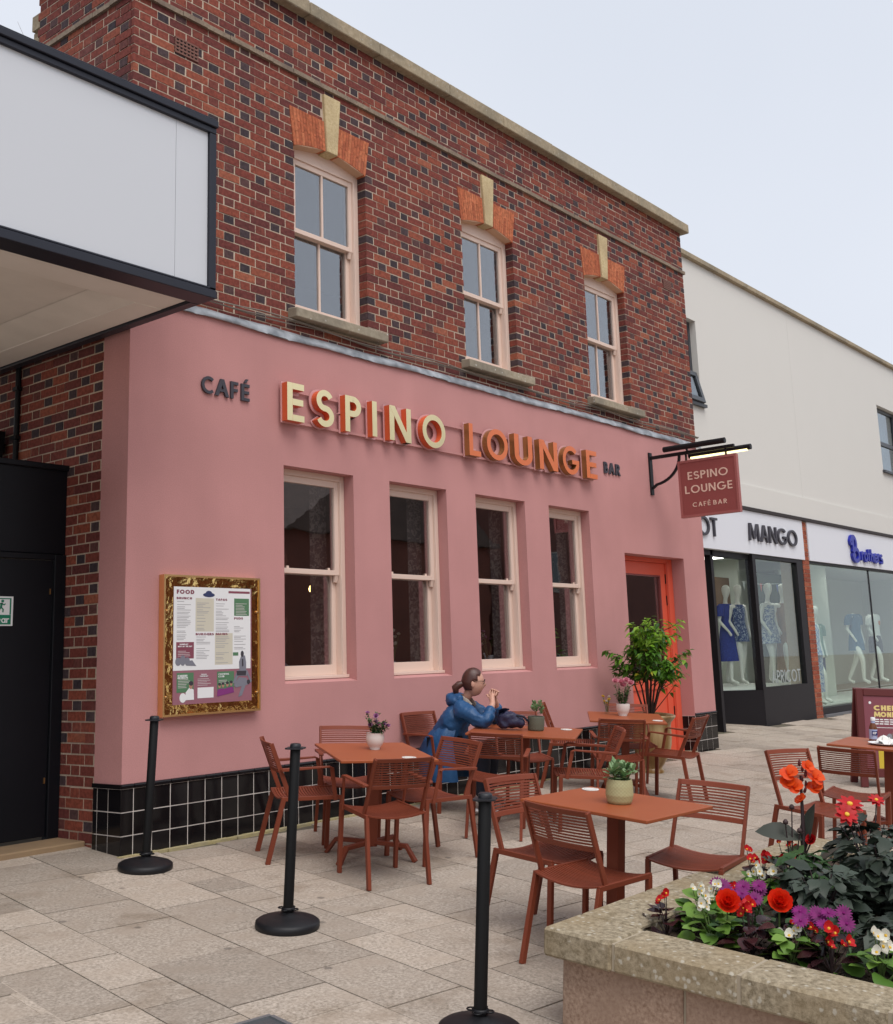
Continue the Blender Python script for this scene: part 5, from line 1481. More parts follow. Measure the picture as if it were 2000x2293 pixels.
def flower(kind, petal, parent, p, az=0, tilt=0, s=1.0, name='flower'):
    key = (kind, petal); s *= 1.22 if kind == 'begonia' else 1
    if key not in FM: FM[key] = flower_mesh(kind).mesh('flower', [L_[petal], ycent], fix=False)
    o = obj(name, FM[key], parent=parent)
    o.matrix_local = Matrix.Translation(p) @ Matrix.Rotation(az,4,'Z') @ Matrix.Rotation(tilt,4,'X') @ Matrix.Scale(s,4)
    return o
TOCAM = R(-56)                                       # direction from the terrace to the viewer, for flowers that face outward to the light

# ---- stone planter
PX_, PY_ = 2.42, -3.745
pl = thing('stone_planter', 'raised stone flower bed with lichen covered coping in the right foreground', 'planter', M=GM(PX_, PY_))
HC0, HC1 = .285, .398
def cope(x0,x1,y0,y1):
    m = MB(); m.box(x0,x1,y0,y1,HC0,HC1+q.uniform(-.002,.002)); obj('coping_stone', m, M_['planter_cap'], pl, bevel=.010)
LX, LY = 2.75, -2.75
ye = [0.0,-.33,-.87,-1.42,-1.97,-2.75]
for a, b_ in zip(ye[:-1], ye[1:]):
    cope(-.01 if a == 0 else 0.0, .27, b_+.003, a-.0025)
xe = [.276,.84,1.42,2.0,2.75]
for a, b_ in zip(xe[:-1], xe[1:]): cope(a, b_-.005, -.288, -.001)
cope(2.47,2.75,-2.75,-.294); cope(.276,2.464,-2.75,-2.47)
m = MB(); m.box(.005,.262,-2.745,-.005,HC0+.004,HC1-.006); m.box(.263,2.74,-.28,-.006,HC0+.004,HC1-.006); obj('coping_mortar', m, M_['planter_mortar'], pl)
yb = [-.055,-.62,-1.25,-1.9,-2.70]
for r_, (z0, z1) in enumerate(((-.25,.005),(.010,HC0-.004))):
    off = 0 if r_ else .3
    ys_ = [-.055]+[v-off*(0 if k == 3 else 1) for k, v in enumerate(yb[1:])]
    for a, b_ in zip(ys_[:-1], ys_[1:]):
        m = MB(); m.box(.055,.24,b_+.006,a-.006,z0,z1); obj('wall_block', m, M_['planter_wall'], pl, bevel=.005)
for a, b_ in ((.25,.9),(.9,1.6),(1.6,2.3),(2.3,2.7)):
    m = MB(); m.box(a+.005,b_-.005,-.24,-.055,-.25,HC0-.004); obj('wall_block', m, M_['planter_wall'], pl, bevel=.005)
m = MB(); m.box(.065,.23,-2.69,-.066,-.25,HC0-.002); m.box(.231,2.69,-.23,-.066,-.25,HC0-.002); m.box(2.5,2.69,-2.69,-.231,-.25,HC0-.002); obj('wall_mortar', m, M_['planter_mortar'], pl)
m = MB(); n = 26; qs = random.Random(41)
gv = []
for i in range(n+1):
    for j in range(n+1):
        gv.append((.262+2.24*i/n, -2.48+2.2*j/n, .335+qs.uniform(-.010,.012)+.03*math.sin(math.pi*i/n)*math.sin(math.pi*j/n)))
m.add(gv, [(i*(n+1)+j,(i+1)*(n+1)+j,(i+1)*(n+1)+j+1,i*(n+1)+j+1) for i in range(n) for j in range(n)], smooth=True)
for k in range(1500):
    x, y = .28+qs.random()**1.6*1.6, -.30-qs.random()*1.9; s = qs.uniform(.003,.009)
    Mx = Matrix.Translation((x,y,.342+qs.random()*.01)) @ Euler((qs.random()*6,qs.random()*6,qs.random()*6)).to_matrix().to_4x4()
    m.box(-s,s,-s*.6,s*.6,-s*.4,s*.4,0,Mx)
obj('soil', m, M_['soil'], pl, kind='stuff', fix=False)

def bed(x, y, h=.335): return GM(x, y, 0, h)
def begonia(x, y, leaf, petal, label, size=1.0, nleaf=26, nfl=5, top=.17, seed=0, fl_kind='begonia', fscale=1.0, lead=0):
    r = random.Random(seed+int(x*1000)); t = thing('begonia_plant', label, 'flowering plant', M=bed(x, y))
    fo = MB(); st = MB()
    for k in range(nleaf):
        lev = r.random(); a = r.uniform(0,6.283); rad = (.022+.060*(1-lev)*r.uniform(.4,1))*size; z = (.015+.095*lev)*size
        L = r.uniform(.058,.085)*size*(1.05-.30*lev)
        add_leaf(fo, LM((rad*math.cos(a),rad*math.sin(a),z), a-math.pi/2+r.uniform(-.4,.4), R(r.uniform(-12,38)), r.uniform(-.4,.4)), L, L*r.uniform(.78,.95), r.uniform(.3,.9), 0, .16, prof=[.35,.92,1,.72,.12])
        if k % 3 == 0: st.tube([(0,0,0),(rad*.6*math.cos(a),rad*.6*math.sin(a),z*.7),(rad*math.cos(a),rad*math.sin(a),z)],[.004,.003,.002],5)
    obj('foliage', fo, L_[leaf], t, kind='stuff', fix=False)
    for k in range(nfl):
        a = r.uniform(0,6.283); rad = r.uniform(.0,.055)*size; z = (top-.03-r.uniform(0,.05))*size
        p = (rad*math.cos(a)-.02*lead, rad*math.sin(a)-.02*lead, z)
        st.tube([(0,0,.03),(p[0]*.7,p[1]*.7,z*.7),p],[.003,.0022,.0016],5)
        flower(fl_kind, petal, t, p, TOCAM+r.uniform(-.7,.7), R(r.uniform(30,75)), fscale*r.uniform(.85,1.15))
        if fl_kind == 'begonia' and r.random() > .3:
            flower(fl_kind, petal, t, (p[0]+r.uniform(-.02,.02),p[1]+r.uniform(-.02,.02),z-r.uniform(.005,.02)), TOCAM+r.uniform(-1.2,1.2), R(r.uniform(20,80)), .8*fscale)
    obj('stem', st, stemg if leaf == 'green' else stemd, t)
    return t
begonia(2.86,-4.085,'bronze','red','bronze leaved begonia with red flowers at the near corner of the bed',1.05,20,3,.21,1)
begonia(3.05,-4.16,'green','white','green leaved white begonia behind the bronze one at the corner of the bed',1.25,34,7,.20,2)
begonia(2.875,-4.285,'green','white','green leaved begonia with small white flowers, third from the near corner',1.25,30,4,.18,3)
begonia(2.86,-4.47,'bronze','red','dark bronze begonia with scarlet clusters in front of the big red bloom',1.25,26,6,.20,4,fscale=1.15)
begonia(2.86,-4.64,'green','white','green begonia with one large white flower in the middle of the front row',1.1,24,4,.17,5,fscale=1.15)
begonia(2.86,-4.80,'bronze','red','bronze begonia with orange eyed red flowers right of the middle white one',1.2,24,5,.18,6,fscale=1.2)
begonia(2.87,-4.99,'green','white','green begonia with white and cream flowers at the right end of the front row',1.2,28,6,.19,7,fscale=1.3)
begonia(3.62,-4.17,'green','white','pale green white flowered begonia by the back coping',1.3,30,5,.18,8,fscale=1.2)
begonia(3.95,-4.20,'bronze','red','red flowered bronze begonia beside the buds at the back coping',1.2,22,7,.20,9,fscale=1.1)
begonia(3.40,-4.13,'bronze','red','small red begonia half hidden near the back left coping',.95,18,4,.17,10)
begonia(3.28,-4.20,'bronze','red','dark begonia with crimson flowers behind the second white one',1.0,18,4,.17,12)
for i, (x, y, z, lab) in enumerate(((2.93,-4.33,.17,'large double scarlet begonia bloom, left of the two in the middle of the bed'),(3.02,-4.52,.19,'large double scarlet begonia bloom, right of the two in the middle of the bed'),(3.10,-5.02,.17,'large double scarlet begonia bloom at the right edge of the bed'))):
    t = thing('double_begonia', lab, 'flowering plant', M=bed(x, y)); r = random.Random(50+i)
    fo = MB()
    for k in range(16):
        a = r.uniform(0,6.283); add_leaf(fo, LM((.03*math.cos(a),.03*math.sin(a),r.uniform(.03,.11)), a-math.pi/2, R(r.uniform(-10,30))), .075, .05, .6)
    obj('foliage', fo, L_['midgreen'], t, kind='stuff', fix=False)
    s = MB(); s.tube([(0,0,0),(0,0,z)],.004,6); obj('stem', s, stemg, t)
    flower('double','scarlet',t,(0,0,z),TOCAM,R(52),1.18)
def daisies(x, y, n, spread, label, seed):
    t = thing('osteospermum_plant', label, 'flowering plant', M=bed(x, y)); r = random.Random(seed); fo = MB(); st = MB()
    for k in range(90):
        a = r.uniform(0,6.283); rad = r.random()*spread; add_leaf(fo, LM((rad*math.cos(a),rad*math.sin(a),r.uniform(.02,.14)), r.uniform(0,6.28), R(r.uniform(0,70))), .045, .012, .4)
    for k in range(n):
        a = r.uniform(0,6.283); rad = spread*math.sqrt(r.random()); p = (rad*math.cos(a),rad*math.sin(a),r.uniform(.155,.20))
        st.tube([(p[0]*.4,p[1]*.4,.02),p],.002,5); flower('daisy','purple',t,p,r.uniform(-.6,.6)+TOCAM,R(r.uniform(20,60)),1.15)
    obj('foliage', fo, L_['midgreen'], t, kind='stuff', fix=False); obj('stem', st, stemg, t)
begonia(4.12,-4.12,'bronze','red','red flowered begonia by the back coping right of the bud stalks',1.4,22,8,.22,21,fscale=1.1)
begonia(3.72,-4.10,'bronze','red','red flowered begonia by the back coping beside the pale green one',1.3,20,7,.21,22,fscale=1.1)
begonia(2.98,-4.62,'bronze','red','crimson begonia between the scarlet bloom and the middle magenta daisies',1.15,22,5,.18,23)
daisies(3.12,-4.245,6,.085,'magenta daisy plant behind the left scarlet bloom',3)
daisies(3.20,-4.34,5,.07,'magenta daisy plant between the scarlet bloom and dark leaves',9)
daisies(2.99,-4.73,11,.12,'magenta daisy plant in the middle of the bed, widest of its kind',5)
daisies(3.35,-5.10,6,.10,'magenta daisy plant at the right edge of the bed',6)
def dahlia(x, y, h, spread, nleaf, flowers, label, seed, leaf='dark', base=.03):
    nleaf = int(nleaf*1.7)
    t = thing('dahlia_plant', label, 'flowering plant', M=bed(x, y)); r = random.Random(seed); fo = MB(); st = MB()
    for s in range(7):
        a = 6.283*s/7+r.uniform(-.4,.4); rr = spread*r.uniform(.25,.8); st.tube([(0,0,0),(rr*.4*math.cos(a),rr*.4*math.sin(a),h*.5),(rr*math.cos(a),rr*math.sin(a),h*.92)],[.007,.005,.003],6)
    for k in range(nleaf):
        a = r.uniform(0,6.283); u_ = r.random(); rad = spread*math.sqrt(r.random())*(1-.35*u_); z = base+(h-base)*u_*(1-.28*(rad/spread)**2)
        L = r.uniform(.075,.125); Mx = LM((rad*math.cos(a),rad*math.sin(a),z), a-math.pi/2+r.uniform(-.7,.7), R(r.uniform(-25,28)), r.uniform(-.5,.5))
        add_leaf(fo, Mx, L, L*.62, r.uniform(.3,1.0), 0, .22, prof=[.12,.72,1.0,.70,.84,.42,.0])
        if k % 3 == 0: add_leaf(fo, Mx @ Matrix.Translation((0,L*.12,0)) @ Matrix.Rotation(R(55),4,'Z'), L*.6, L*.36, .5, 0, .2); add_leaf(fo, Mx @ Matrix.Translation((0,L*.12,0)) @ Matrix.Rotation(R(-55),4,'Z'), L*.6, L*.36, .5, 0, .2)
    obj('foliage', fo, L_[leaf], t, kind='stuff', fix=False)
    for (dx, dy, z, petal, tilt, s) in flowers:
        st.tube([(dx*.5,dy*.5,h*.6),(dx,dy,z-.01)],.0035,5); flower('dahlia',petal,t,(dx,dy,z),r.uniform(-.3,.3)+TOCAM,R(tilt),s)
    obj('stem', st, stemd, t)
    return t
dahlia(3.42,-4.55,.27,.19,110,[],'dark leaved dahlia without flowers left of the canna',1)
dahlia(3.78,-4.72,.38,.22,150,[],'dark leaved dahlia filling the middle of the bed',2)
dahlia(4.22,-4.50,.37,.22,120,[(-.02,.10,.435,'red',22,1.3),(-.12,.08,.40,'red',45,1.1),(.14,.02,.45,'red',30,.8)],'dark leaved dahlia with flat red yellow centred flowers at the back',3)
dahlia(4.10,-4.86,.39,.22,130,[(-.06,.02,.44,'white',48,1.2)],'dark leaved dahlia with one cream white flower',4)
dahlia(4.45,-4.95,.46,.22,120,[(.05,.05,.52,'white',60,1.2)],'tall dark dahlia with a white flower at the right edge of the picture',5)
dahlia(3.55,-5.00,.30,.22,150,[],'dark leaved dahlia at the right behind the front row',6)
dahlia(3.90,-5.20,.38,.24,120,[],'dark leaved dahlia furthest right',7)
dahlia(3.15,-4.95,.17,.13,60,[],'low dark foliage behind the front row at the right',8)
dahlia(3.75,-4.33,.26,.13,60,[],'green leaved dahlia with buds on tall stalks at the back left',9,'midgreen')
# bud stalks
t = thing('dahlia_buds', 'three tall dark stalks with closed buds by the back coping', 'plant', M=bed(3.80,-4.26)); m = MB(); f = MB()
for dx, dy, h in ((0,0,.44),(-.03,.02,.37),(.02,-.03,.33)):
    m.tube([(0,0,.0),(dx*.5,dy*.5,h*.6),(dx,dy,h)],[.005,.004,.003],6)
    f.lathe([(0,0),(.012,.006),(.014,.016),(.006,.026),(0,.028)],8,0,Matrix.Translation((dx,dy,h)))
    for k in range(5): add_leaf(f, LM((dx,dy,h+.004), 1.25*k, R(15)), .03, .01, .5)
flower('double','red',t,(.055,-.075,.30),TOCAM-.6,R(60),.62); m.tube([(0,0,.1),(.03,-.04,.2),(.055,-.075,.295)],.004,6); obj('stalk', m, stemd, t); obj('bud', f, mat('dark_bud',(.05,.025,.025),.6), t)
# canna
t = thing('canna_lily', 'tall canna lily with orange flowers and broad dark leaves', 'flowering plant', M=bed(3.845,-4.30)); m = MB()
top = Vector((.02,.02,.60)); m.tube([(0,0,0),(.0,.0,.3),top],[.016,.011,.006],9); obj('stem', m, stemd, t)
f = MB()
cf = [.10,.5,.85,1.0,.9,.6,.0]
vx = _r*1.0                                           # picture-right on the ground
def azv(v): return math.atan2(v.y, v.x)-math.pi/2
r0 = Vector((_r.x,_r.y,0)).normalized(); f0 = Vector((_f.x,_f.y,0)).normalized()
add_leaf(f, LM((0,0,.30), azv(-r0-.1*f0), R(24), -.8), .24, .11, .9, 0, .15, prof=cf)
add_leaf(f, LM((0,0,.04), azv(-r0-.4*f0), R(52), -.4), .30, .16, .5, 0, .25, prof=cf)
add_leaf(f, LM((0,0,.04), azv(-.35*r0-f0), R(55)), .28, .16, .5, 0, .25, prof=cf)
add_leaf(f, LM((0,0,.22), azv(r0*.5+f0*.2), R(80)), .26, .09, .2, 0, .35, prof=cf)
add_leaf(f, LM((0,0,.08), azv(r0-.2*f0), R(60)), .27, .12, .4, 0, .3, prof=cf)
obj('leaf', f, L_['canna'], t, fix=False)
for dx, dz, az, s in ((-.072,.600,0,.74),(-.048,.540,0,.70),(-.080,.565,0,.6),(.048,.585,0,.76),(.050,.540,0,.66),(.012,.640,0,.55),(-.012,.485,0,.5)):
    p = r0*dx; flower('canna','orange',t,(p.x-.01*f0.x,p.y-.01*f0.y,dz),TOCAM+q.uniform(-.6,.6)+(-.4 if dx < 0 else .4),R(q.uniform(35,65)),s)
m = MB()
for k in range(6): m.lathe([(0,0),(.008,.01),(.006,.03),(0,.04)],7,0,LM((q.uniform(-.015,.015),q.uniform(-.015,.015),.52+.025*k), q.uniform(0,6), R(q.uniform(-40,10))))
obj('bud', m, mat('canna_bud',(.10,.012,.015),.5), t)
# seedlings and fallen petals on the soil
m = MB()
for k in range(70):
    x, y = 2.74+q.random()*.12, -4.55-q.random()*.35
    Mx = GM(x, y, q.uniform(0,6), .345); 
    for j in range(3): add_leaf(m, Mx @ Matrix.Rotation(2.1*j,4,'Z') @ Matrix.Rotation(R(20),4,'X'), .010, .007, .3)
obj('seedlings', m, L_['green'], kind='stuff', label='tiny green seedlings on the soil by the front coping', fix=False)

# ---- pots on the tables
def pot_mat(name, c1, c2, scale): return pattern_mat(name, c1, c2, scale, .5, .5)
def rib_pot(prof, n, depth, mtl, parent, rows):
    # woven texture pressed into the pot: real relief rings of lozenges
    m = MB(); v = []; f = []; seg = n*4; zz = []
    def rad(z):
        for (r0_, z0_), (r1_, z1_) in zip(prof[:-1], prof[1:]):
            if z0_ <= z <= z1_: return r0_+(r1_-r0_)*(z-z0_)/max(1e-6, z1_-z0_)
        return prof[-1][0]
    H = prof[-1][1]; nr = rows*4
    for i in range(nr+1):
        z = H*i/nr
        for k in range(seg):
            a = 2*math.pi*k/seg; s = math.sin(k/seg*2*math.pi*n)*math.sin(i/nr*math.pi*rows*2)
            r_ = rad(z)+depth*s*(0 if i in (0,nr) else 1); v.append((r_*math.cos(a), r_*math.sin(a), z))
    for i in range(nr):
        for k in range(seg):
            k2 = (k+1) % seg; f.append((i*seg+k,i*seg+k2,(i+1)*seg+k2,(i+1)*seg+k))
    f.append(tuple(range(seg-1,-1,-1))); m.add(v, f, 0, None, True)
    m.lathe([(prof[-1][0],H),(prof[-1][0]-.006,H),(prof[-1][0]-.008,H-.03)],seg,0,None,True,False)
    m.lathe([(prof[-1][0]-.008,H-.028),(0,H-.022)],24,1,None,False,False)
    return obj('pot', m, [mtl, M_['soil']], parent)
def smooth_pot(prof, mtl, parent):
    m = MB(); m.lathe(prof, 36); r_, z_ = prof[-1]
    m.lathe([(r_,z_),(r_-.005,z_),(r_-.008,z_-.02),(0,z_-.018)],36,1,None,True,False)
    return obj('pot', m, [mtl, M_['soil']], parent)
wpot = mat('white_glazed_pot',(.74,.70,.66),.25,coat=.4)
t = thing('potted_flowers', 'white round pot of small purple flowers on the leftmost table', 'potted plant', M=GM(4.235,-1.085,0,HT2))
smooth_pot([(.034,0),(.036,.006),(.034,.010),(.050,.028),(.062,.055),(.064,.085),(.061,.108),(.063,.114)], wpot, t)
f = MB(); s = MB(); r = random.Random(5)
for k in range(16):
    a = r.uniform(0,6.28); l = r.uniform(.04,.115); h = r.uniform(.16,.255); p1 = Vector((l*math.cos(a),l*math.sin(a),h)); p0 = Vector((p1.x*.25,p1.y*.25,.10))
    s.tube([p0,(p0+p1)/2+Vector((0,0,.02)),p1],.0022,5)
    for j in range(22):
        u_ = r.uniform(.15,1); p = p0.lerp(p1,u_); add_leaf(f, LM(p+Vector((r.uniform(-.012,.012),r.uniform(-.012,.012),0)), r.uniform(0,6.28), R(r.uniform(-10,60))), r.uniform(.020,.034), .014, .5)
    if k < 7: flower('rose','lilac',t,p1,TOCAM,R(r.uniform(10,70)),r.uniform(.8,1.1))
obj('foliage', f, L_['midgreen'], t, kind='stuff', fix=False); obj('stem', s, stemg, t)
def succulent(parent, z, rad, n, seed, big):
    f = MB(); r = random.Random(seed)
    for c in range(n):
        a = r.uniform(0,6.28); rr = rad*.75*math.sqrt(r.random()); h = z+r.uniform(.015,.065)*big
        for k in range(10):
            L = r.uniform(.024,.042)*big; add_leaf(f, LM((rr*math.cos(a),rr*math.sin(a),h+.004*k), 2.4*k+r.random(), R(r.uniform(0,25)+5*k)), L, L*.62, -.3, 0, .25, prof=[.35,.75,1,.95,.15])
    obj('foliage', f, L_['succ'], parent, kind='stuff', fix=False)
t = thing('potted_succulent', 'dark green woven texture pot with a pale succulent on the woman\'s table', 'potted plant', M=GM(6.17,-1.11,0,HT2))
rib_pot([(.060,0),(.066,.01),(.069,.06),(.068,.105),(.066,.115)],14,.0028,mat('dark_olive_pot',(.115,.120,.085),.6),t,5); succulent(t,.115,.06,9,3,1.1)
t = thing('potted_succulent', 'pale green ribbed pot with a loose succulent on the front table', 'potted plant', M=GM(3.672,-3.37,0,HT2))
rib_pot([(.058,0),(.066,.012),(.073,.045),(.070,.09),(.064,.125)],22,.0020,mat('sage_pot',(.42,.40,.21),.55),t,7)
f = MB(); r = random.Random(12); s = MB()
for c in range(11):
    a = r.uniform(0,6.28); rr = r.uniform(.02,.080); h = .125+r.uniform(.01,.075); p = Vector((rr*math.cos(a),rr*math.sin(a),h)); s.tube([(p.x*.4,p.y*.4,.10),p],.003,5)
    for k in range(9):
        L = r.uniform(.036,.058); add_leaf(f, LM(p+Vector((0,0,-.003*k)), 2.4*k+r.random(), R(55-8*k+r.uniform(-10,10))), L, L*.60, -.25, 0, .22, prof=[.3,.65,.95,1,.25])
obj('foliage', f, L_['succ'], t, kind='stuff', fix=False); obj('stem', s, stemg, t)
t = thing('potted_flowers', 'white pot of pink roses on the table by the shrub', 'potted plant', M=GM(7.94,-.90,0,HT2))
smooth_pot([(.040,0),(.042,.006),(.040,.010),(.054,.03),(.064,.06),(.066,.10),(.065,.114)], wpot, t)
f = MB(); s = MB(); r = random.Random(8)
for k in range(20):
    a = r.uniform(0,6.28); l = r.uniform(.02,.095); h = r.uniform(.19,.30); p1 = Vector((l*math.cos(a),l*math.sin(a),h)); p0 = Vector((p1.x*.3,p1.y*.3,.10)); s.tube([p0,p1],.0022,5)
    for j in range(22):
        p = p0.lerp(p1,r.uniform(.1,.95)); add_leaf(f, LM(p+Vector((r.uniform(-.015,.015),r.uniform(-.015,.015),0)), r.uniform(0,6.28), R(r.uniform(-10,50))), r.uniform(.022,.034), .016, .5)
for dx, dz in ((-.075,.315),(-.02,.31),(.03,.325),(.075,.30),(.0,.28)):
    p = r0*dx; flower('rose','pinkp',t,(p.x,p.y,dz),TOCAM,R(35),1.9)
obj('foliage', f, L_['midgreen'], t, kind='stuff', fix=False); obj('stem', s, stemg, t)
t = thing('posy', 'little glass of yellow and white flowers beside the white pot of pink roses', 'flowers', M=GM(7.98,-.70,0,HT2))
m = MB(); m.lathe([(.022,0),(.026,.02),(.024,.06),(.020,.075)],18,0,None,True,False); obj('glass', m, M_['shopglass'], t)
f = MB(); r = random.Random(4); s = MB()
for k in range(9):
    a = r.uniform(0,6.28); p1 = Vector((.07*math.cos(a)*r.random(),.07*math.sin(a)*r.random(),r.uniform(.09,.17))); s.tube([(0,0,.01),p1],.002,5)
    flower('rose','yel' if k % 3 else 'white',t,p1,r.uniform(0,6),R(r.uniform(-50,20)),.9); add_leaf(f, LM(p1-Vector((0,0,.02)), r.uniform(0,6.28), R(20)), .04, .012, .5)
obj('foliage', f, L_['green'], t, kind='stuff', fix=False); obj('stem', s, stemg, t)

# ---- glazed urn with a shrub
un = thing('glazed_urn', 'tall ochre glazed urn with pale drips by the coral door', 'urn', M=GM(9.30,-.47))
um = bpy.data.materials.new('ochre_glaze'); um.use_nodes = True
n_ = um.node_tree.nodes; l_ = um.node_tree.links; p_ = n_['Principled BSDF']; p_.inputs['Roughness'].default_value = .28
t_ = n_.new('ShaderNodeTexCoord'); mp = n_.new('ShaderNodeMapping'); mp.inputs['Scale'].default_value = (9,9,1.6); nz = n_.new('ShaderNodeTexNoise'); nz.inputs['Scale'].default_value = 1.0; nz.inputs['Detail'].default_value = 4
l_.new(t_.outputs['Object'], mp.inputs[0]); l_.new(mp.outputs[0], nz.inputs['Vector'])
rp = n_.new('ShaderNodeValToRGB'); rp.color_ramp.elements[0].position = .40; rp.color_ramp.elements[0].color = (.19,.095,.024,1); rp.color_ramp.elements[1].position = .66; rp.color_ramp.elements[1].color = (.42,.30,.15,1)
l_.new(nz.outputs['Fac'], rp.inputs[0]); l_.new(rp.outputs[0], p_.inputs['Base Color'])
m = MB(); m.lathe([(.125,0),(.128,.03),(.110,.045),(.108,.06),(.135,.10),(.185,.20),(.205,.30),(.205,.40),(.195,.49),(.198,.53),(.235,.575),(.245,.59),(.244,.605),(.225,.61),(.205,.59),(.19,.55)],44,0,None,True,False); m.lathe([(.20,.565),(0,.57)],30,1,None,False,False)
obj('body', m, [um, M_['soil']], un)
sh_ = thing('shrub', 'leafy green laurel shrub growing in the glazed urn before the coral door', 'shrub', M=GM(9.28,-.45,0,.57))
s = MB(); f = MB(); fn = MB(); fy = MB(); r = random.Random(23)
tips = []
for k in range(11):
    a = 6.283*k/11+r.uniform(-.3,.3); sp_ = r.uniform(.16,.36); h = r.uniform(.50,.98) if k % 3 else r.uniform(.9,1.05)
    p2 = Vector((sp_*math.cos(a),sp_*math.sin(a),h)) if h < .85 else Vector((.14*math.cos(a),.14*math.sin(a),h))
    p1 = Vector((p2.x*.45,p2.y*.45,h*.5))
    s.tube([(p2.x*.1,p2.y*.1,-.02),p1,p2],[.012,.009,.005],7)
    for j in range(9):
        u_ = r.uniform(.40,1); b0 = p1.lerp(p2,(u_-.4)/.6); e = b0+Vector((r.uniform(-.17,.17),r.uniform(-.17,.17),r.uniform(.0,.20))); s.tube([b0,b0.lerp(e,.5)+Vector((0,0,-.01)),e],[.005,.004,.002],5); tips.append((b0,e))
for k, hh in enumerate((.25,.18,.3,.12)):
    a = R(-60+30*k); e = Vector((.28*math.cos(a),.28*math.sin(a),hh+.12)); s.tube([(0,0,.0),e*.6,e],[.006,.004,.002],5); tips.append((e*.8,e)) if k < 2 else None
for b0, e in tips:
    for j in range(15):
        p = b0.lerp(e,r.uniform(.1,1.1))+Vector((r.uniform(-.03,.03),r.uniform(-.03,.03),r.uniform(-.03,.03))); up = p.z > .74 or r.random() > .86
        L = r.uniform(.065,.115); tgt = fn if (up and r.random() > .25) else (fy if r.random() > .985 else f)
        a = math.atan2(p.y,p.x)-math.pi/2+r.uniform(-1.3,1.3)
        if p.z < .40 and r.random() > .25: continue
        add_leaf(tgt, LM(p, a, R(r.uniform(-50,25)), r.uniform(-.5,.5)), L, L*r.uniform(.42,.54), r.uniform(.2,.8), 0, .25)
obj('stem', s, bark, sh_); obj('foliage', f, L_['shrub'], sh_, kind='stuff', fix=False); obj('new_foliage', fn, L_['shoot'], sh_, kind='stuff', fix=False)
if fy.f: obj('yellow_leaf', fy, L_['yellow'], sh_, fix=False)

# ---- things on the right-hand table
t = thing('sauce_bottle', 'brown sauce bottle with a white cap and blue label', 'bottle', M=GM(7.84,-3.30,R(-50),HT2))
m = MB(); m.lathe([(.030,0),(.032,.006),(.032,.105),(.026,.128),(.016,.150),(.015,.165)],26); obj('body', m, mat('brown_sauce',(.16,.055,.02),.12), t)
m = MB(); m.lathe([(.0325,.020),(.0325,.098)],26,0,None,True,False); obj('label', m, mat('pale_blue_label',(.42,.50,.72),.5), t)
m = MB(); m.lathe([(.0172,.142),(.0165,.165)],20,0,None,True,False); obj('neck_label', m, bpy.data.materials['pale_blue_label'], t)
m = MB(); m.lathe([(.019,.166),(.019,.190),(.016,.193),(0,.193)],22); obj('cap', m, M_['white'], t)
m = MB(); m.box(-.022,.022,-.0345,-.030,.052,.088,0); obj('badge', m, mat('label_navy',(.02,.03,.16),.5), t)
m = MB(); put_text(m,'HP',.22,.2,W_(-.015,-.0347,.060),0,.0006,.030,.020,0,0); obj('lettering', m, M_['white'], t)
t = thing('plate', 'white round plate with a used napkin pushed to the table edge', 'plate', M=GM(7.66,-3.44,0,HT2))
m = MB(); m.lathe([(.060,0),(.075,.004),(.115,.014),(.118,.017),(.112,.017),(.07,.008),(0,.007)],40); obj('dish', m, M_['white'], t)
t = thing('napkin', 'crumpled white paper napkin lying on the plate', 'napkin', M=GM(7.66,-3.45,0,HT2+.010))
m = MB(); r = random.Random(3); n = 9; v = []
for i in range(n+1):
    for j in range(n+1):
        a, b_ = i/n*2-1, j/n*2-1; d = math.hypot(a,b_); v.append((a*.085+r.uniform(-.008,.008), b_*.065+r.uniform(-.008,.008), max(.002,.062*(1-d**1.6*.7)+r.uniform(-.012,.012))))
m.add(v, [(i*(n+1)+j,(i+1)*(n+1)+j,(i+1)*(n+1)+j+1,i*(n+1)+j+1) for i in range(n) for j in range(n)]); obj('paper', m, mat('paper_napkin',(.78,.77,.74),.9), t)
t = thing('glass_tumbler', 'small clear glass at the right edge of the picture', 'glass', M=GM(7.79,-3.50,0,HT2))
m = MB(); m.lathe([(.026,0),(.031,.01),(.033,.085),(.030,.085),(.028,.012),(0,.010)],26); obj('tumbler', m, M_['shopglass'], t)

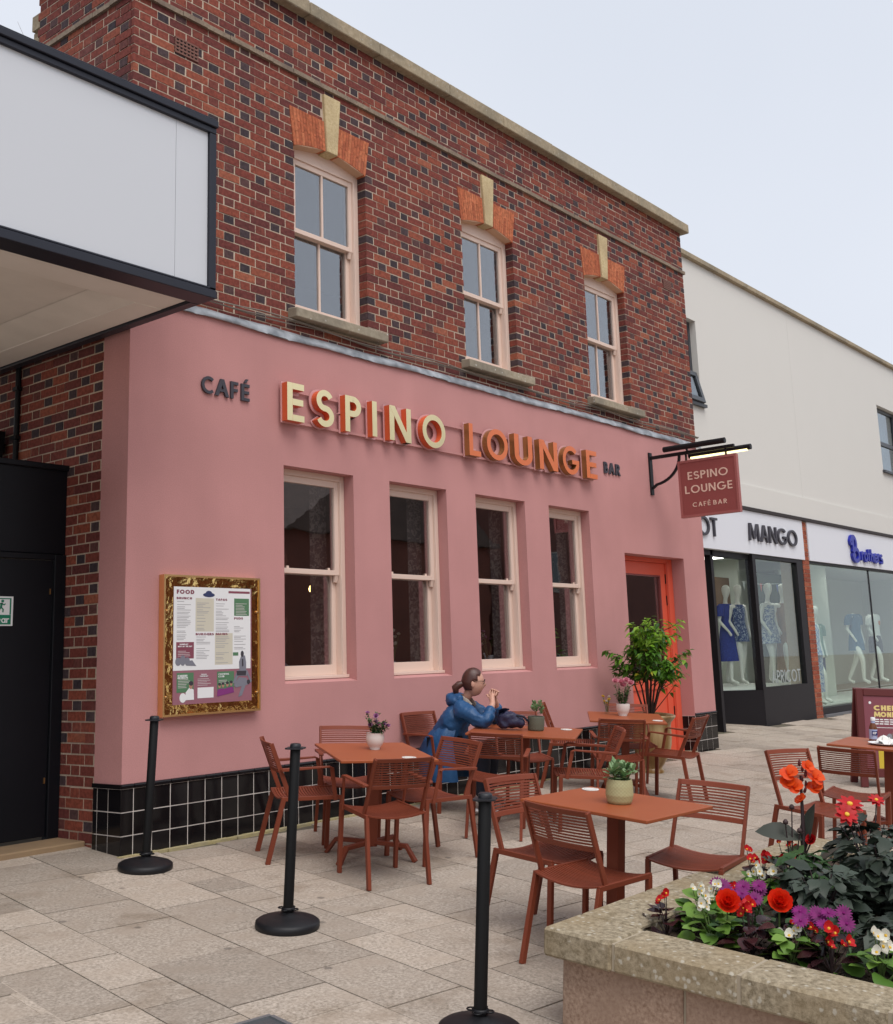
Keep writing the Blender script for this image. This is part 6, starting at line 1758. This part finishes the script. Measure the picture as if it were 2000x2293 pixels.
# ---- A-board
ab = thing('pavement_sign', 'maroon framed pavement sign reading CHEEKY MONDAYS at the right edge', 'pavement sign', M=GM(10.40,-2.58,R(-53)))
frm = mat('maroon_frame',(.115,.022,.022),.4); TL_ = Matrix.Rotation(R(8),4,'X')
for nm, Mx in (('front_leaf', Matrix.Translation((0,-.17,0)) @ Matrix.Rotation(R(-8),4,'X')), ('rear_leaf', Matrix.Translation((0,.17,0)) @ Matrix.Rotation(R(8),4,'X') @ Matrix.Rotation(math.pi,4,'Z'))):
    m = MB(); w_, h_ = .33, .985
    m.box(-w_,-w_+.075,-.02,.02,.0,h_,0,Mx); m.box(w_-.075,w_,-.02,.02,.0,h_,0,Mx); m.box(-w_+.075,w_-.075,-.02,.02,h_-.075,h_,0,Mx); m.box(-w_+.075,w_-.075,-.02,.02,.10,.19,0,Mx)
    fl_ = obj(nm, m, frm, ab, bevel=.006)
    m = MB(); m.box(-w_+.07,w_-.07,-.008,.010,.17,h_-.07,0,Mx); obj('panel', m, mat('plum_panel',(.215,.055,.075),.5), fl_)
    if nm == 'front_leaf':
        Mt = Mx @ Matrix.Translation((-.155,-.0085,0)) @ WALL
        gp = mat('gold_print',(.74,.58,.22),.5)
        for s_, zz, ww in (('CHEEKY',.765,.33),('MONDAYS',.700,.36)):
            m = MB(); put_text(m,s_,.27,.12,Mt @ Matrix.Translation((0,zz,0)),0,.002,ww,.052,0,0); obj('lettering', m, gp, fl_)
        m = MB()
        for zz, ww in ((.670,.30),(.648,.34),(.626,.31)):
            x = 0
            while x < ww: l = q.uniform(.02,.05); m.box(x,x+l,zz,zz+.011,0,.0012,0,Mt); x += l+.01
        m.box(-.02,.40,.592,.597,0,.0012,0,Mt); m.lathe([(.014,0),(.014,.002),(0,.002)],14,0,Mt @ Matrix.Translation((-.035,.842,0)),False); obj('small_print', m, M_['white'], fl_)
        m = MB(); m.prism([(.02,.19),(.26,.19),(.26,.40),(.20,.44),(.08,.44),(.02,.40)],0,.0015,0,Mt); obj('printed_jacket', m, mat('yellow_print',(.58,.42,.03),.6), fl_)
        m = MB(); m.prism([(.12,.19),(.17,.19),(.165,.41),(.125,.41)],0,.0024,0,Mt); obj('printed_shirt', m, M_['white'], fl_)
        m = MB(); m.prism([(.145+.036*math.cos(R(k*24)),.485+.052*math.sin(R(k*24))) for k in range(15)],0,.002,0,Mt); obj('printed_head', m, mat('grey_print',(.25,.25,.28),.6), fl_)

# ================================================================== PEOPLE
def skin(pts, edges, sub=2, root=0):
    """continuous skinned surface from joints: pts = {name: (x,y,z,rx,ry)}"""
    names = list(pts); idx = {n: i for i, n in enumerate(names)}
    me = bpy.data.meshes.new('tmp'); me.from_pydata([pts[n][:3] for n in names], [(idx[a], idx[b_]) for a, b_ in edges], [])
    o = bpy.data.objects.new('tmp', me); C.objects.link(o)
    md = o.modifiers.new('s', 'SKIN'); md.use_smooth_shade = True; md.branch_smoothing = .6
    for i, n in enumerate(names):
        sv = me.skin_vertices[0].data[i]; sv.radius = pts[n][3:5]; sv.use_root = (i == root)
    ss = o.modifiers.new('u', 'SUBSURF'); ss.levels = sub
    bpy.context.view_layer.update()
    dg = bpy.context.evaluated_depsgraph_get(); me2 = bpy.data.meshes.new_from_object(o.evaluated_get(dg))
    bpy.data.objects.remove(o); bpy.data.meshes.remove(me)
    for p in me2.polygons: p.use_smooth = True
    return me2
def sobj(name, me, m_, parent, M=None):
    me.materials.clear(); me.materials.append(m_); me.name = name
    return obj(name, me, parent=parent, M=M)
skin_m = mat('skin', (.60,.33,.24), .5, noise=(14,.3,(.54,.25,.18)))
coat_m = mat('blue_coat', (.010,.075,.20), .5, noise=(6,.35,(.008,.05,.15)), bump=(26,.5,.012))
navy_m = mat('navy_lining', (.010,.016,.035), .7)
hair_m = mat('auburn_hair', (.060,.018,.013), .42, noise=(40,.5,(.10,.035,.022)), bump=(120,.3,.003))
SEAT = Matrix.Translation((5.945,-.335,gz(-.335))) @ Matrix.Rotation(R(200),4,'Z')
wo = thing('person', 'woman in a blue coat sitting at the table with hands clasped before her mouth', 'person', M=SEAT)
P = dict(pelvis=(0,.03,.50,.13,.12), waist=(0,.09,.63,.125,.11), chest=(0,.17,.78,.14,.11), neckb=(0,.225,.895,.045,.045), neck=(0,.262,.955,.045,.047), necktop=(0,.285,1.01,.040,.045),
 shR=(.150,.215,.855,.055,.055), elR=(.205,.455,.705,.04,.04), wrR=(.075,.495,.865,.028,.026), shL=(-.150,.20,.85,.055,.055), elL=(-.20,.43,.715,.04,.04), wrL=(-.055,.485,.87,.028,.026),
 hipR=(.09,.06,.48,.095,.09), knR=(.12,.42,.47,.065,.065), anR=(.15,.38,.10,.04,.04), toR=(.16,.50,.045,.038,.03),
 hipL=(-.09,.06,.48,.095,.09), knL=(-.13,.42,.47,.065,.065), anL=(-.20,.34,.10,.04,.04), toL=(-.21,.46,.045,.038,.03))
ED = [('pelvis','waist'),('waist','chest'),('chest','neckb'),('neckb','neck'),('neck','necktop'),('chest','shR'),('shR','elR'),('elR','wrR'),('chest','shL'),('shL','elL'),('elL','wrL'),
 ('pelvis','hipR'),('hipR','knR'),('knR','anR'),('anR','toR'),('pelvis','hipL'),('hipL','knL'),('knL','anL'),('anL','toL')]
# hands: palms pressed together, fingers laced in front of the mouth
HB = Vector((.01,.485,.915))
for s, wr in ((1,'wrR'),(-1,'wrL')):
    pa = (HB.x+s*.024, .477, .915); P['palm%d'%s] = (*pa,.020,.030); ED.append((wr,'palm%d'%s))
    for k in range(4):
        b0 = Vector((HB.x+s*.018,.455+.019*k,.948-.004*k)); mid = b0+Vector((-s*.012,.008,.030-.003*abs(k-1.4))); tip = mid+Vector((-s*.026,.016,.010-.004*k))
        P['k%d%d'%(s,k)] = (*b0,.0095,.0095); P['m%d%d'%(s,k)] = (*mid,.0085,.0085); P['t%d%d'%(s,k)] = (*tip,.007,.007)
        ED += [('palm%d'%s,'k%d%d'%(s,k)),('k%d%d'%(s,k),'m%d%d'%(s,k)),('m%d%d'%(s,k),'t%d%d'%(s,k))]
    th0 = Vector((HB.x+s*.026,.450,.915)); P['h%d'%s] = (*th0,.010,.010); P['j%d'%s] = (HB.x+s*.008,.426,.942,.0085,.0085); ED += [('palm%d'%s,'h%d'%s),('h%d'%s,'j%d'%s)]
me = skin(P, ED, 2)
body = sobj('body', me, skin_m, wo)
# head: profile faces along local +y, turned slightly to her left
hc = Vector((0,.305,1.043))
def head_mesh():
    bm = bmesh.new(); bmesh.ops.create_uvsphere(bm, u_segments=32, v_segments=24, radius=1)
    for v in bm.verts:
        x, y, z = v.co
        fx, fy, fz = x*.071, y*.095, z*.116
        if z < 0: fx *= 1-.30*z*z; 
        if z < -.1 and y > 0: fy *= 1+.02*abs(z)           # jaw
        if z < -.1 and y < 0: fy *= 1-.5*abs(z)           # nape
        if z < -.35 and y > 0: fy *= 1-.12*(abs(z)-.35)
        fz_ = fz
        # face relief
        if y > .3:
            g_ = lambda cz, cx, wz, wx, d: d*math.exp(-((z-cz)/wz)**2-((x-cx)/wx)**2)
            fy += g_(-.16,0,.12,.16,.022)+g_(-.04,0,.14,.10,.008)+g_(.16,0,.10,.5,.004)-g_(.06,.38,.10,.16,.008)-g_(.06,-.38,.10,.16,.008)+g_(-.42,0,.05,.22,.007)+g_(-.54,0,.06,.2,.006)-g_(-.48,0,.025,.22,.003)+g_(-.80,0,.14,.25,.010)
        v.co = (fx, fy, fz_)
    m = bpy.data.meshes.new('head'); bm.to_mesh(m); bm.free()
    for p in m.polygons: p.use_smooth = True
    return m
HM = Matrix.Translation(hc) @ Matrix.Rotation(R(24),4,'Z') @ Matrix.Rotation(R(-4),4,'X') @ Matrix.Diagonal((.95,.97,1.0,1))
hd_ = head_mesh(); bm = bmesh.new(); bm.from_mesh(body.data); b2 = bmesh.new(); b2.from_mesh(hd_); bmesh.ops.transform(b2, matrix=HM, verts=b2.verts)
# ears
for s in (-1,1):
    b3 = bmesh.new(); bmesh.ops.create_uvsphere(b3, u_segments=10, v_segments=8, radius=1)
    bmesh.ops.transform(b3, matrix=HM @ Matrix.Translation((s*.072,-.010,-.012)) @ Matrix.Rotation(R(s*18),4,'Z') @ Matrix.Diagonal((.009,.018,.030,1)), verts=b3.verts)
    t_m = bpy.data.meshes.new('ear'); b3.to_mesh(t_m); b3.free(); b2.from_mesh(t_m); bpy.data.meshes.remove(t_m)
b2.to_mesh(hd_); b2.free(); bm.from_mesh(hd_); bm.to_mesh(body.data); bm.free(); bpy.data.meshes.remove(hd_)
for p in body.data.polygons: p.use_smooth = True
# hair: swept back cap and low ponytail
bm = bmesh.new(); bmesh.ops.create_uvsphere(bm, u_segments=36, v_segments=26, radius=1)
kill = []
for v in bm.verts:
    x, y, z = v.co
    hairline = y > .42+.30*(1-abs(x))*(-.6 if z < .55 else .35) and z < .80
    front = (y > .66 and z < .72) or (y > .16 and z < .12) or (y > -.02 and z < -.12) or z < -.58 or (y > .46 and z < .46)
    if front: kill.append(v)
    nz_ = .003*math.sin(26*math.atan2(x, z+.2))
    v.co = (x*.079+x*nz_*.4, y*.104-.004, z*.123+.004)
    if z < -.1 and y < 0: v.co.y *= 1-.30*abs(z)
bmesh.ops.delete(bm, geom=kill, context='VERTS')
bmesh.ops.solidify(bm, geom=bm.faces[:], thickness=.006)
m = bpy.data.meshes.new('hair'); bm.to_mesh(m); bm.free()
for p in m.polygons: p.use_smooth = True
sobj('hair', m, hair_m, wo, HM)
m = MB(); m.tube([HM @ Vector(p) for p in ((0,-.090,-.010),(0,-.125,-.022),(0,-.158,-.050),(-.01,-.150,-.085),(-.012,-.135,-.11))],[.024,.032,.034,.026,.008],12)
obj('ponytail', m, hair_m, wo)
# glasses
m = MB()
for s in (-1,1):
    m.tube([HM @ Vector((s*.034+.026*math.cos(R(a)),.094+.004*math.sin(R(a)),.010+.020*math.sin(R(a)))) for a in range(0,361,30)],.0024,6)
    m.tube([HM @ Vector(p) for p in ((s*.060,.092,.016),(s*.076,.03,.014),(s*.077,-.012,.010))],.0022,6)
m.tube([HM @ Vector((-.008,.100,.012)),HM @ Vector((.008,.100,.012))],.002,6)
obj('glasses', m, M_['black'], wo)
m = MB()
for s in (-1,1): m.lathe([(0,-.006),(.006,0),(0,.006)],8,0,HM @ Matrix.Translation((s*.030,.083,.010)))
obj('eye', m, mat('eye_dark',(.03,.02,.018),.2), wo)
# coat
Cc = dict(pelvis=(0,.03,.52,.205,.185), waist=(0,.085,.64,.205,.175), chest=(0,.155,.775,.205,.165), neckb=(0,.205,.875,.100,.100),
 shR=(.160,.210,.850,.088,.088), mR=(.195,.345,.770,.074,.074), elR=(.208,.460,.704,.064,.062), fR=(.145,.482,.785,.056,.054), cuR=(.092,.494,.845,.047,.045),
 shL=(-.160,.195,.845,.088,.088), mL=(-.19,.320,.775,.074,.074), elL=(-.205,.435,.714,.064,.062), fL=(-.135,.462,.79,.056,.054), cuL=(-.074,.483,.850,.047,.045))
me = skin(Cc, [('pelvis','waist'),('waist','chest'),('chest','neckb'),('chest','shR'),('shR','mR'),('mR','elR'),('elR','fR'),('fR','cuR'),('chest','shL'),('shL','mL'),('mL','elL'),('elL','fL'),('fL','cuL')], 3)
from mathutils import noise
for v in me.vertices:                                # folds in the cloth
    p = v.co; d = noise.noise(p*9)*.014+noise.noise(Vector((p.x*16,p.y*24,p.z*34)))*.011+abs(noise.noise(Vector((p.x*30+5,p.y*18,p.z*44))))*.006
    v.co = p+v.normal*d
sobj('coat', me, coat_m, wo)
# skirt of the coat, hanging over the chair
m = MB(); n = 26; v = []; rows_ = ((.70,.15,.12,.11),(.645,.20,.170,.085),(.58,.215,.195,.05),(.50,.225,.225,.04),(.41,.235,.240,.05),(.31,.240,.250,.06),(.24,.238,.245,.07))
for z, rx, ry, cy in rows_:
    for k in range(n):
        a = R(-215+250*k/(n-1)); w_ = 1+.05*math.sin(k*2.1+z*9); v.append((rx*w_*math.cos(a), cy+ry*w_*math.sin(a), z))
m.add(v, [(i*n+k,i*n+k+1,(i+1)*n+k+1,(i+1)*n+k) for i in range(len(rows_)-1) for k in range(n-1)], 0, None, True)
obj('coat_skirt', m, coat_m, wo, fix=False)
# hood lying on the back, fleece collar
hm_ = skin(dict(a=(.115,.245,.900,.034,.040),b=(.105,.150,.905,.056,.058),c=(0,.090,.895,.070,.078),d=(-.105,.140,.905,.056,.058),e=(-.115,.235,.900,.034,.040)), [('a','b'),('b','c'),('c','d'),('d','e')], 3)
for v in hm_.vertices: v.co += v.normal*(noise.noise(v.co*14)*.020+noise.noise(v.co*34)*.008)
sobj('hood', hm_, coat_m, wo)
fc = skin(dict(a=(.055,.300,.850,.010,.022),b=(.080,.250,.900,.010,.024),c=(.056,.180,.930,.010,.022),d=(0,.155,.935,.010,.022),e=(-.056,.180,.930,.010,.022),f=(-.080,.250,.900,.010,.024),g=(-.055,.300,.850,.010,.022)), [('a','b'),('b','c'),('c','d'),('d','e'),('e','f'),('f','g')], 2)
for v in fc.vertices: v.co += v.normal*noise.noise(v.co*70)*.006
sobj('fleece_collar', fc, mat('fleece',(.36,.30,.25),.95,bump=(150,.8,.006)), wo)
jn = mat('dark_trousers',(.012,.016,.03),.8)
sc_ = 1.16
Tt = {k: (*P[k][:3], P[k][3]*sc_, P[k][4]*sc_) for k in ('pelvis','hipR','knR','anR','hipL','knL','anL')}
sobj('trousers', skin(Tt, [('pelvis','hipR'),('hipR','knR'),('knR','anR'),('pelvis','hipL'),('hipL','knL'),('knL','anL')], 2), jn, wo)
for s in ('R','L'):
    a = P['an'+s]; t = P['to'+s]
    me = skin(dict(h=(a[0],a[1]-.035,.052,.042,.040),m=(a[0]+(t[0]-a[0])*.5,a[1]+.05,.048,.046,.036),t=(t[0],t[1]+.02,.040,.044,.028),u=(a[0],a[1]-.01,.11,.046,.05)), [('h','m'),('m','t'),('h','u')], 2)
    so = sobj('shoe', me, mat('green_trainer',(.018,.075,.075),.6), wo)
    m = MB(); m.box(a[0]-.046,a[0]+.046,a[1]-.085,t[1]+.06,.0,.022); obj('sole', m, M_['white'], so, bevel=.008)
# bag on the table
bg_ = thing('handbag', 'navy quilted bag on the table under the woman\'s elbows', 'bag', M=GM(6.02,-.95,R(-48),HT2))
me = skin(dict(a=(-.13,0,.055,.065,.055),b=(-.04,0,.075,.085,.075),c=(.06,0,.068,.080,.068),d=(.13,0,.048,.06,.048),e=(-.03,.01,.135,.05,.04),f=(-.10,.0,.12,.04,.04)), [('a','b'),('b','c'),('c','d'),('b','e'),('e','f')], 3)
for v in me.vertices: v.co += v.normal*(noise.noise(v.co*22)*.012+abs(noise.noise(v.co*45))*.007); v.co.z = max(v.co.z, .001)
sobj('bag_body', me, mat('navy_bag',(.020,.022,.060),.55,bump=(60,.4,.006)), bg_)
m = MB(); m.tube([(.05,-.05,.125),(.11,-.055,.115),(.155,-.02,.07),(.165,.02,.03)],.009,8); obj('strap', m, navy_m, bg_)

# guest inside the first window, seen from behind the glass
gs = thing('person', 'seated guest with fair hair and lilac top behind the first ground floor window', 'person', M=Matrix.Translation((5.02,.90,.28)) @ Matrix.Rotation(R(-70),4,'Z'))
me = skin(dict(p=(0,0,.48,.15,.12),w=(0,.02,.66,.14,.11),c=(0,.03,.86,.17,.12),n=(0,.04,.98,.06,.06),h=(0,.06,1.10,.075,.09),t=(0,.06,1.18,.06,.075),sr=(.18,.03,.92,.07,.07),er=(.24,.10,.70,.05,.05),wr=(.12,.32,.70,.035,.035),sl=(-.18,.03,.92,.07,.07),el=(-.24,.10,.70,.05,.05),wl=(-.12,.32,.70,.035,.035)),
 [('p','w'),('w','c'),('c','n'),('n','h'),('h','t'),('c','sr'),('sr','er'),('er','wr'),('c','sl'),('sl','el'),('el','wl')], 2)
sobj('body', me, skin_m, gs)
me = skin(dict(p=(0,0,.46,.17,.14),w=(0,.02,.66,.165,.13),c=(0,.03,.86,.19,.135),n=(0,.035,.95,.09,.085),sr=(.18,.03,.92,.085,.085),er=(.24,.10,.70,.065,.065),fr=(.16,.26,.70,.05,.05),sl=(-.18,.03,.92,.085,.085),el=(-.24,.10,.70,.065,.065),fl=(-.16,.26,.70,.05,.05)), [('p','w'),('w','c'),('c','n'),('c','sr'),('sr','er'),('er','fr'),('c','sl'),('sl','el'),('el','fl')], 2)
sobj('top', me, mat('lilac_top',(.42,.33,.46),.8), gs)
me = skin(dict(a=(0,.035,1.12,.088,.088),b=(0,.045,1.19,.078,.085),c=(0,-.01,1.06,.07,.05)), [('a','b'),('a','c')], 2); sobj('hair', me, mat('fair_hair',(.30,.20,.11),.7), gs)
# lit lamp inside, teapot and vases on the inner sills
lp = thing('pendant_lamp', 'small lit bulb lamp hanging inside behind the first window', 'lamp', (7.18,2.5,2.05))
m = MB(); m.lathe([(0,-.045),(.035,-.03),(.042,0),(.03,.035),(.012,.055),(0,.055)],16); obj('bulb', m, mat('lit_bulb',(1,.7,.3),.4,emit=(1,.62,.22,9)), lp)
m = MB(); m.tube([(0,0,.055),(0,0,1.5)],.006,6); obj('cord', m, M_['black'], lp)
tp = thing('jug', 'pale watering jug with a blue handle on the inner sill of the third window', 'jug', (7.62,.36,1.10))
m = MB(); m.lathe([(.05,0),(.055,.02),(.048,.09),(.04,.14),(.042,.15)],20); m.tube([(-.045,0,.05),(-.09,0,.11),(-.12,0,.17)],[.014,.010,.009],8); obj('body', m, mat('pale_enamel',(.55,.60,.66),.3), tp)
m = MB(); m.tube([(.045,0,.12),(.09,0,.11),(.09,0,.05),(.05,0,.03)],.008,8); obj('handle', m, mat('blue_enamel',(.10,.13,.42),.3), tp)
for x, nm, lab in ((7.60,'lilac','pale flowers in the jug behind the third window'),(6.13,'white','white flowers in a small vase behind the second window')):
    fl = thing('cut_flowers', lab, 'flowers', (x,.37,1.10)); s = MB(); f = MB(); r = random.Random(int(x*10))
    for k in range(12):
        p = Vector((r.uniform(-.10,.10),r.uniform(-.02,.06),r.uniform(.22,.40))); s.tube([(0,0,.08),p],.003,5); flower('rose',nm if k % 2 else 'white',fl,p,r.uniform(0,6),R(r.uniform(-60,0)),1.2)
        add_leaf(f, LM(p-Vector((0,0,.06)), r.uniform(0,6.3), R(20)), .07, .025, .5)
    obj('stem', s, stemg, fl); obj('foliage', f, L_['midgreen'], fl, kind='stuff', fix=False)
    if nm == 'white': m = MB(); m.lathe([(.03,0),(.045,.03),(.03,.10),(.022,.12)],16); obj('vase', m, mat('grey_vase',(.3,.33,.38),.3), fl)
nt_ = thing('notice_frame', 'white rack of notices on the wall inside behind the first window', 'notice rack', (7.9,5.55,1.2))
for k in range(4): m = MB(); m.box(7.55,8.15,5.50,5.56,1.02+.30*k,1.25+.30*k); obj('notice', m, M_['blind'], nt_, world=True)

# ================================================================== MANNEQUINS
mm = M_['mannequin']
def mannequin(x, y, z, deg, label, garments, head=True, walk=.12, arm=.0, s=1.0):
    t = thing('mannequin', label, 'mannequin', M=Matrix.Translation((x,y,z)) @ Matrix.Rotation(R(deg),4,'Z') @ Matrix.Scale(s,4))
    p = dict(p=(0,0,.93,.12,.09),w=(0,.0,1.10,.09,.07),c=(0,0,1.30,.115,.085),n=(0,0,1.44,.042,.042),
     sr=(.155,0,1.385,.048,.048),er=(.21,-.03,1.12,.034,.034),wr=(.19,.10+arm,.93,.022,.02),hr=(.175,.14+arm,.85,.026,.014),sl=(-.155,0,1.385,.048,.048),el=(-.21,-.02,1.12,.034,.034),wl=(-.20,.04,.90,.022,.02),hl=(-.19,.06,.81,.026,.014),
     kr=(.085,walk*.6,.50,.055,.055),ar=(.08,walk*.6-.02,.09,.032,.032),tr=(.085,walk*.6+.13,.03,.032,.02),kl=(-.085,-walk*.3,.50,.055,.055),al=(-.08,-walk,.09,.032,.032),tl=(-.085,-walk+.13,.03,.032,.02),
     gr=(.085,0,.86,.085,.085),gl=(-.085,0,.86,.085,.085))
    e = [('p','w'),('w','c'),('c','n'),('c','sr'),('sr','er'),('er','wr'),('wr','hr'),('c','sl'),('sl','el'),('el','wl'),('wl','hl'),('p','gr'),('gr','kr'),('kr','ar'),('ar','tr'),('p','gl'),('gl','kl'),('kl','al'),('al','tl')]
    if head:
        p['n2'] = (0,.015,1.53,.036,.038); p['h1'] = (0,.03,1.60,.062,.078); p['h2'] = (0,.03,1.70,.068,.088); p['h3'] = (0,.02,1.755,.04,.05)
        e += [('n','n2'),('n2','h1'),('h1','h2'),('h2','h3')]
    sobj('body', skin(p, e, 2), mm, t)
    for nm, rings, m_ in garments:
        m = MB(); n = 26; v = []
        for z_, rx, ry, cx, cy in rings:
            for k in range(n):
                a = 2*math.pi*k/n; w_ = 1+.035*math.sin(k*5*2*math.pi/n+z_*3)*(1 if z_ < .9 else .3); v.append((cx+rx*w_*math.cos(a), cy+ry*w_*math.sin(a), z_))
        m.add(v, [(i*n+k,i*n+(k+1)%n,(i+1)*n+(k+1)%n,(i+1)*n+k) for i in range(len(rings)-1) for k in range(n)], 0, None, True)
        obj(nm, m, m_, t)
    return t
def sleeves(k=.9):
    o = []
    for s in (-1,1): o.append([(1.42,.05,.05,s*.12,0),(1.38,.075,.07,s*.165,0),(1.30,.078,.075,s*.19,-.01),(1.20,.080,.075,s*.20,-.02)])
    return o
blue_d = pattern_mat('blue_dress_print',(.012,.025,.22),(.02,.045,.33),70,.52)
dress = [(1.42,.095,.06,0,0),(1.36,.155,.095,0,0),(1.25,.14,.10,0,0),(1.10,.115,.09,0,0),(.95,.155,.125,0,0),(.70,.185,.155,0,0),(.42,.205,.175,0,0)]
D0 = [('dress',dress,blue_d)]+[('sleeve',s_,blue_d) for s_ in sleeves()]
mannequin(16.97,2.16,.61,175,'white mannequin in a royal blue midi dress in the shop doorway window',D0,arm=.04)
fl_b = pattern_mat('blue_floral',(.55,.60,.66),(.05,.10,.28),40,.5)
mannequin(17.12,2.00,.61,160,'white mannequin in a dark blue floral dress half behind the black window post',[('dress',[(1.40,.11,.07,0,0),(1.34,.15,.095,0,0),(1.10,.115,.09,0,0),(.95,.15,.12,0,0),(.75,.17,.14,0,0)],pattern_mat('navy_floral',(.40,.46,.58),(.03,.06,.2),36,.44))])
mannequin(17.26,1.50,.61,170,'white mannequin in a pale blue patterned playsuit right of the black window post',[('playsuit',[(1.36,.14,.09,0,0),(1.25,.135,.10,0,0),(1.08,.115,.09,0,0),(.95,.155,.125,0,0),(.78,.19,.15,0,0),(.70,.20,.16,0,0)],fl_b)])
tan = mat('tan_cloth',(.30,.185,.12),.8)
legs_ = lambda m_, zb=.22, r=.085: [('trouser_leg',[(.92,.10,.10,s*.065,0),(.6,r,r,s*.085,0),(zb,r*1.15,r*1.15,s*.09,-.02)],m_) for s in (-1,1)]
mannequin(17.72,1.42,.61,150,'white mannequin in a tan sleeveless jumpsuit beside the brick pier',[('jumpsuit',[(1.40,.10,.07,0,0),(1.30,.14,.10,0,0),(1.05,.125,.10,0,0),(.88,.165,.13,0,0)],tan)]+legs_(tan,.20,.095))
strp = pattern_mat('blue_striped_cloth',(.50,.56,.66),(.10,.18,.42),30,.5)
mannequin(18.05,1.05,.22,170,'headless mannequin in a blue and white striped outfit next to the brick pier',[('top',[(1.40,.11,.07,0,0),(1.30,.15,.10,0,0),(1.05,.12,.10,0,0),(.86,.16,.13,0,0)],strp)]+legs_(strp),head=False)
grn = mat('sage_shirt',(.16,.25,.22),.8); jean = mat('blue_denim',(.025,.07,.20),.8)
mannequin(18.68,1.25,.22,160,'white mannequin in a sage green shirt and blue jeans, foot forward',[('shirt',[(1.42,.09,.07,0,0),(1.32,.155,.11,0,0),(1.05,.145,.12,0,0),(.84,.17,.14,0,0)],grn)]+[('sleeve',s_,grn) for s_ in sleeves()]+legs_(jean,.24,.075),walk=.34)
mannequin(21.75,1.6,.45,165,'headless mannequin in a blue denim shirt dress',[('dress',[(1.42,.09,.07,0,0),(1.32,.155,.11,0,0),(1.05,.135,.11,0,0),(.85,.17,.14,0,0),(.68,.185,.15,0,0)],mat('denim_dress',(.05,.13,.22),.8))]+[('sleeve',s_,bpy.data.materials['denim_dress']) for s_ in sleeves()],head=False,walk=.3)
wt = mat('white_tshirt',(.68,.68,.66),.85)
mk = mannequin(22.78,1.55,.45,175,'headless mannequin in a white T-shirt with an orange print and black skirt',[('tshirt',[(1.42,.09,.07,0,0),(1.32,.155,.11,0,0),(1.05,.13,.105,0,0),(.96,.14,.11,0,0)],wt)]+[('sleeve',s_,wt) for s_ in sleeves()]+[('skirt',[(1.02,.125,.10,0,0),(.85,.165,.135,0,0),(.62,.17,.14,0,0)],mat('black_skirt',(.015,.015,.017),.7))],head=False,walk=.2)
m = MB(); m.lathe([(.05,0),(.05,.003),(0,.003)],14,0,Matrix.Translation((-.03,.115,1.24)) @ Matrix.Rotation(R(-90),4,'X'),False); obj('shirt_print', m, mat('orange_print',(.6,.2,.06),.7), mk)
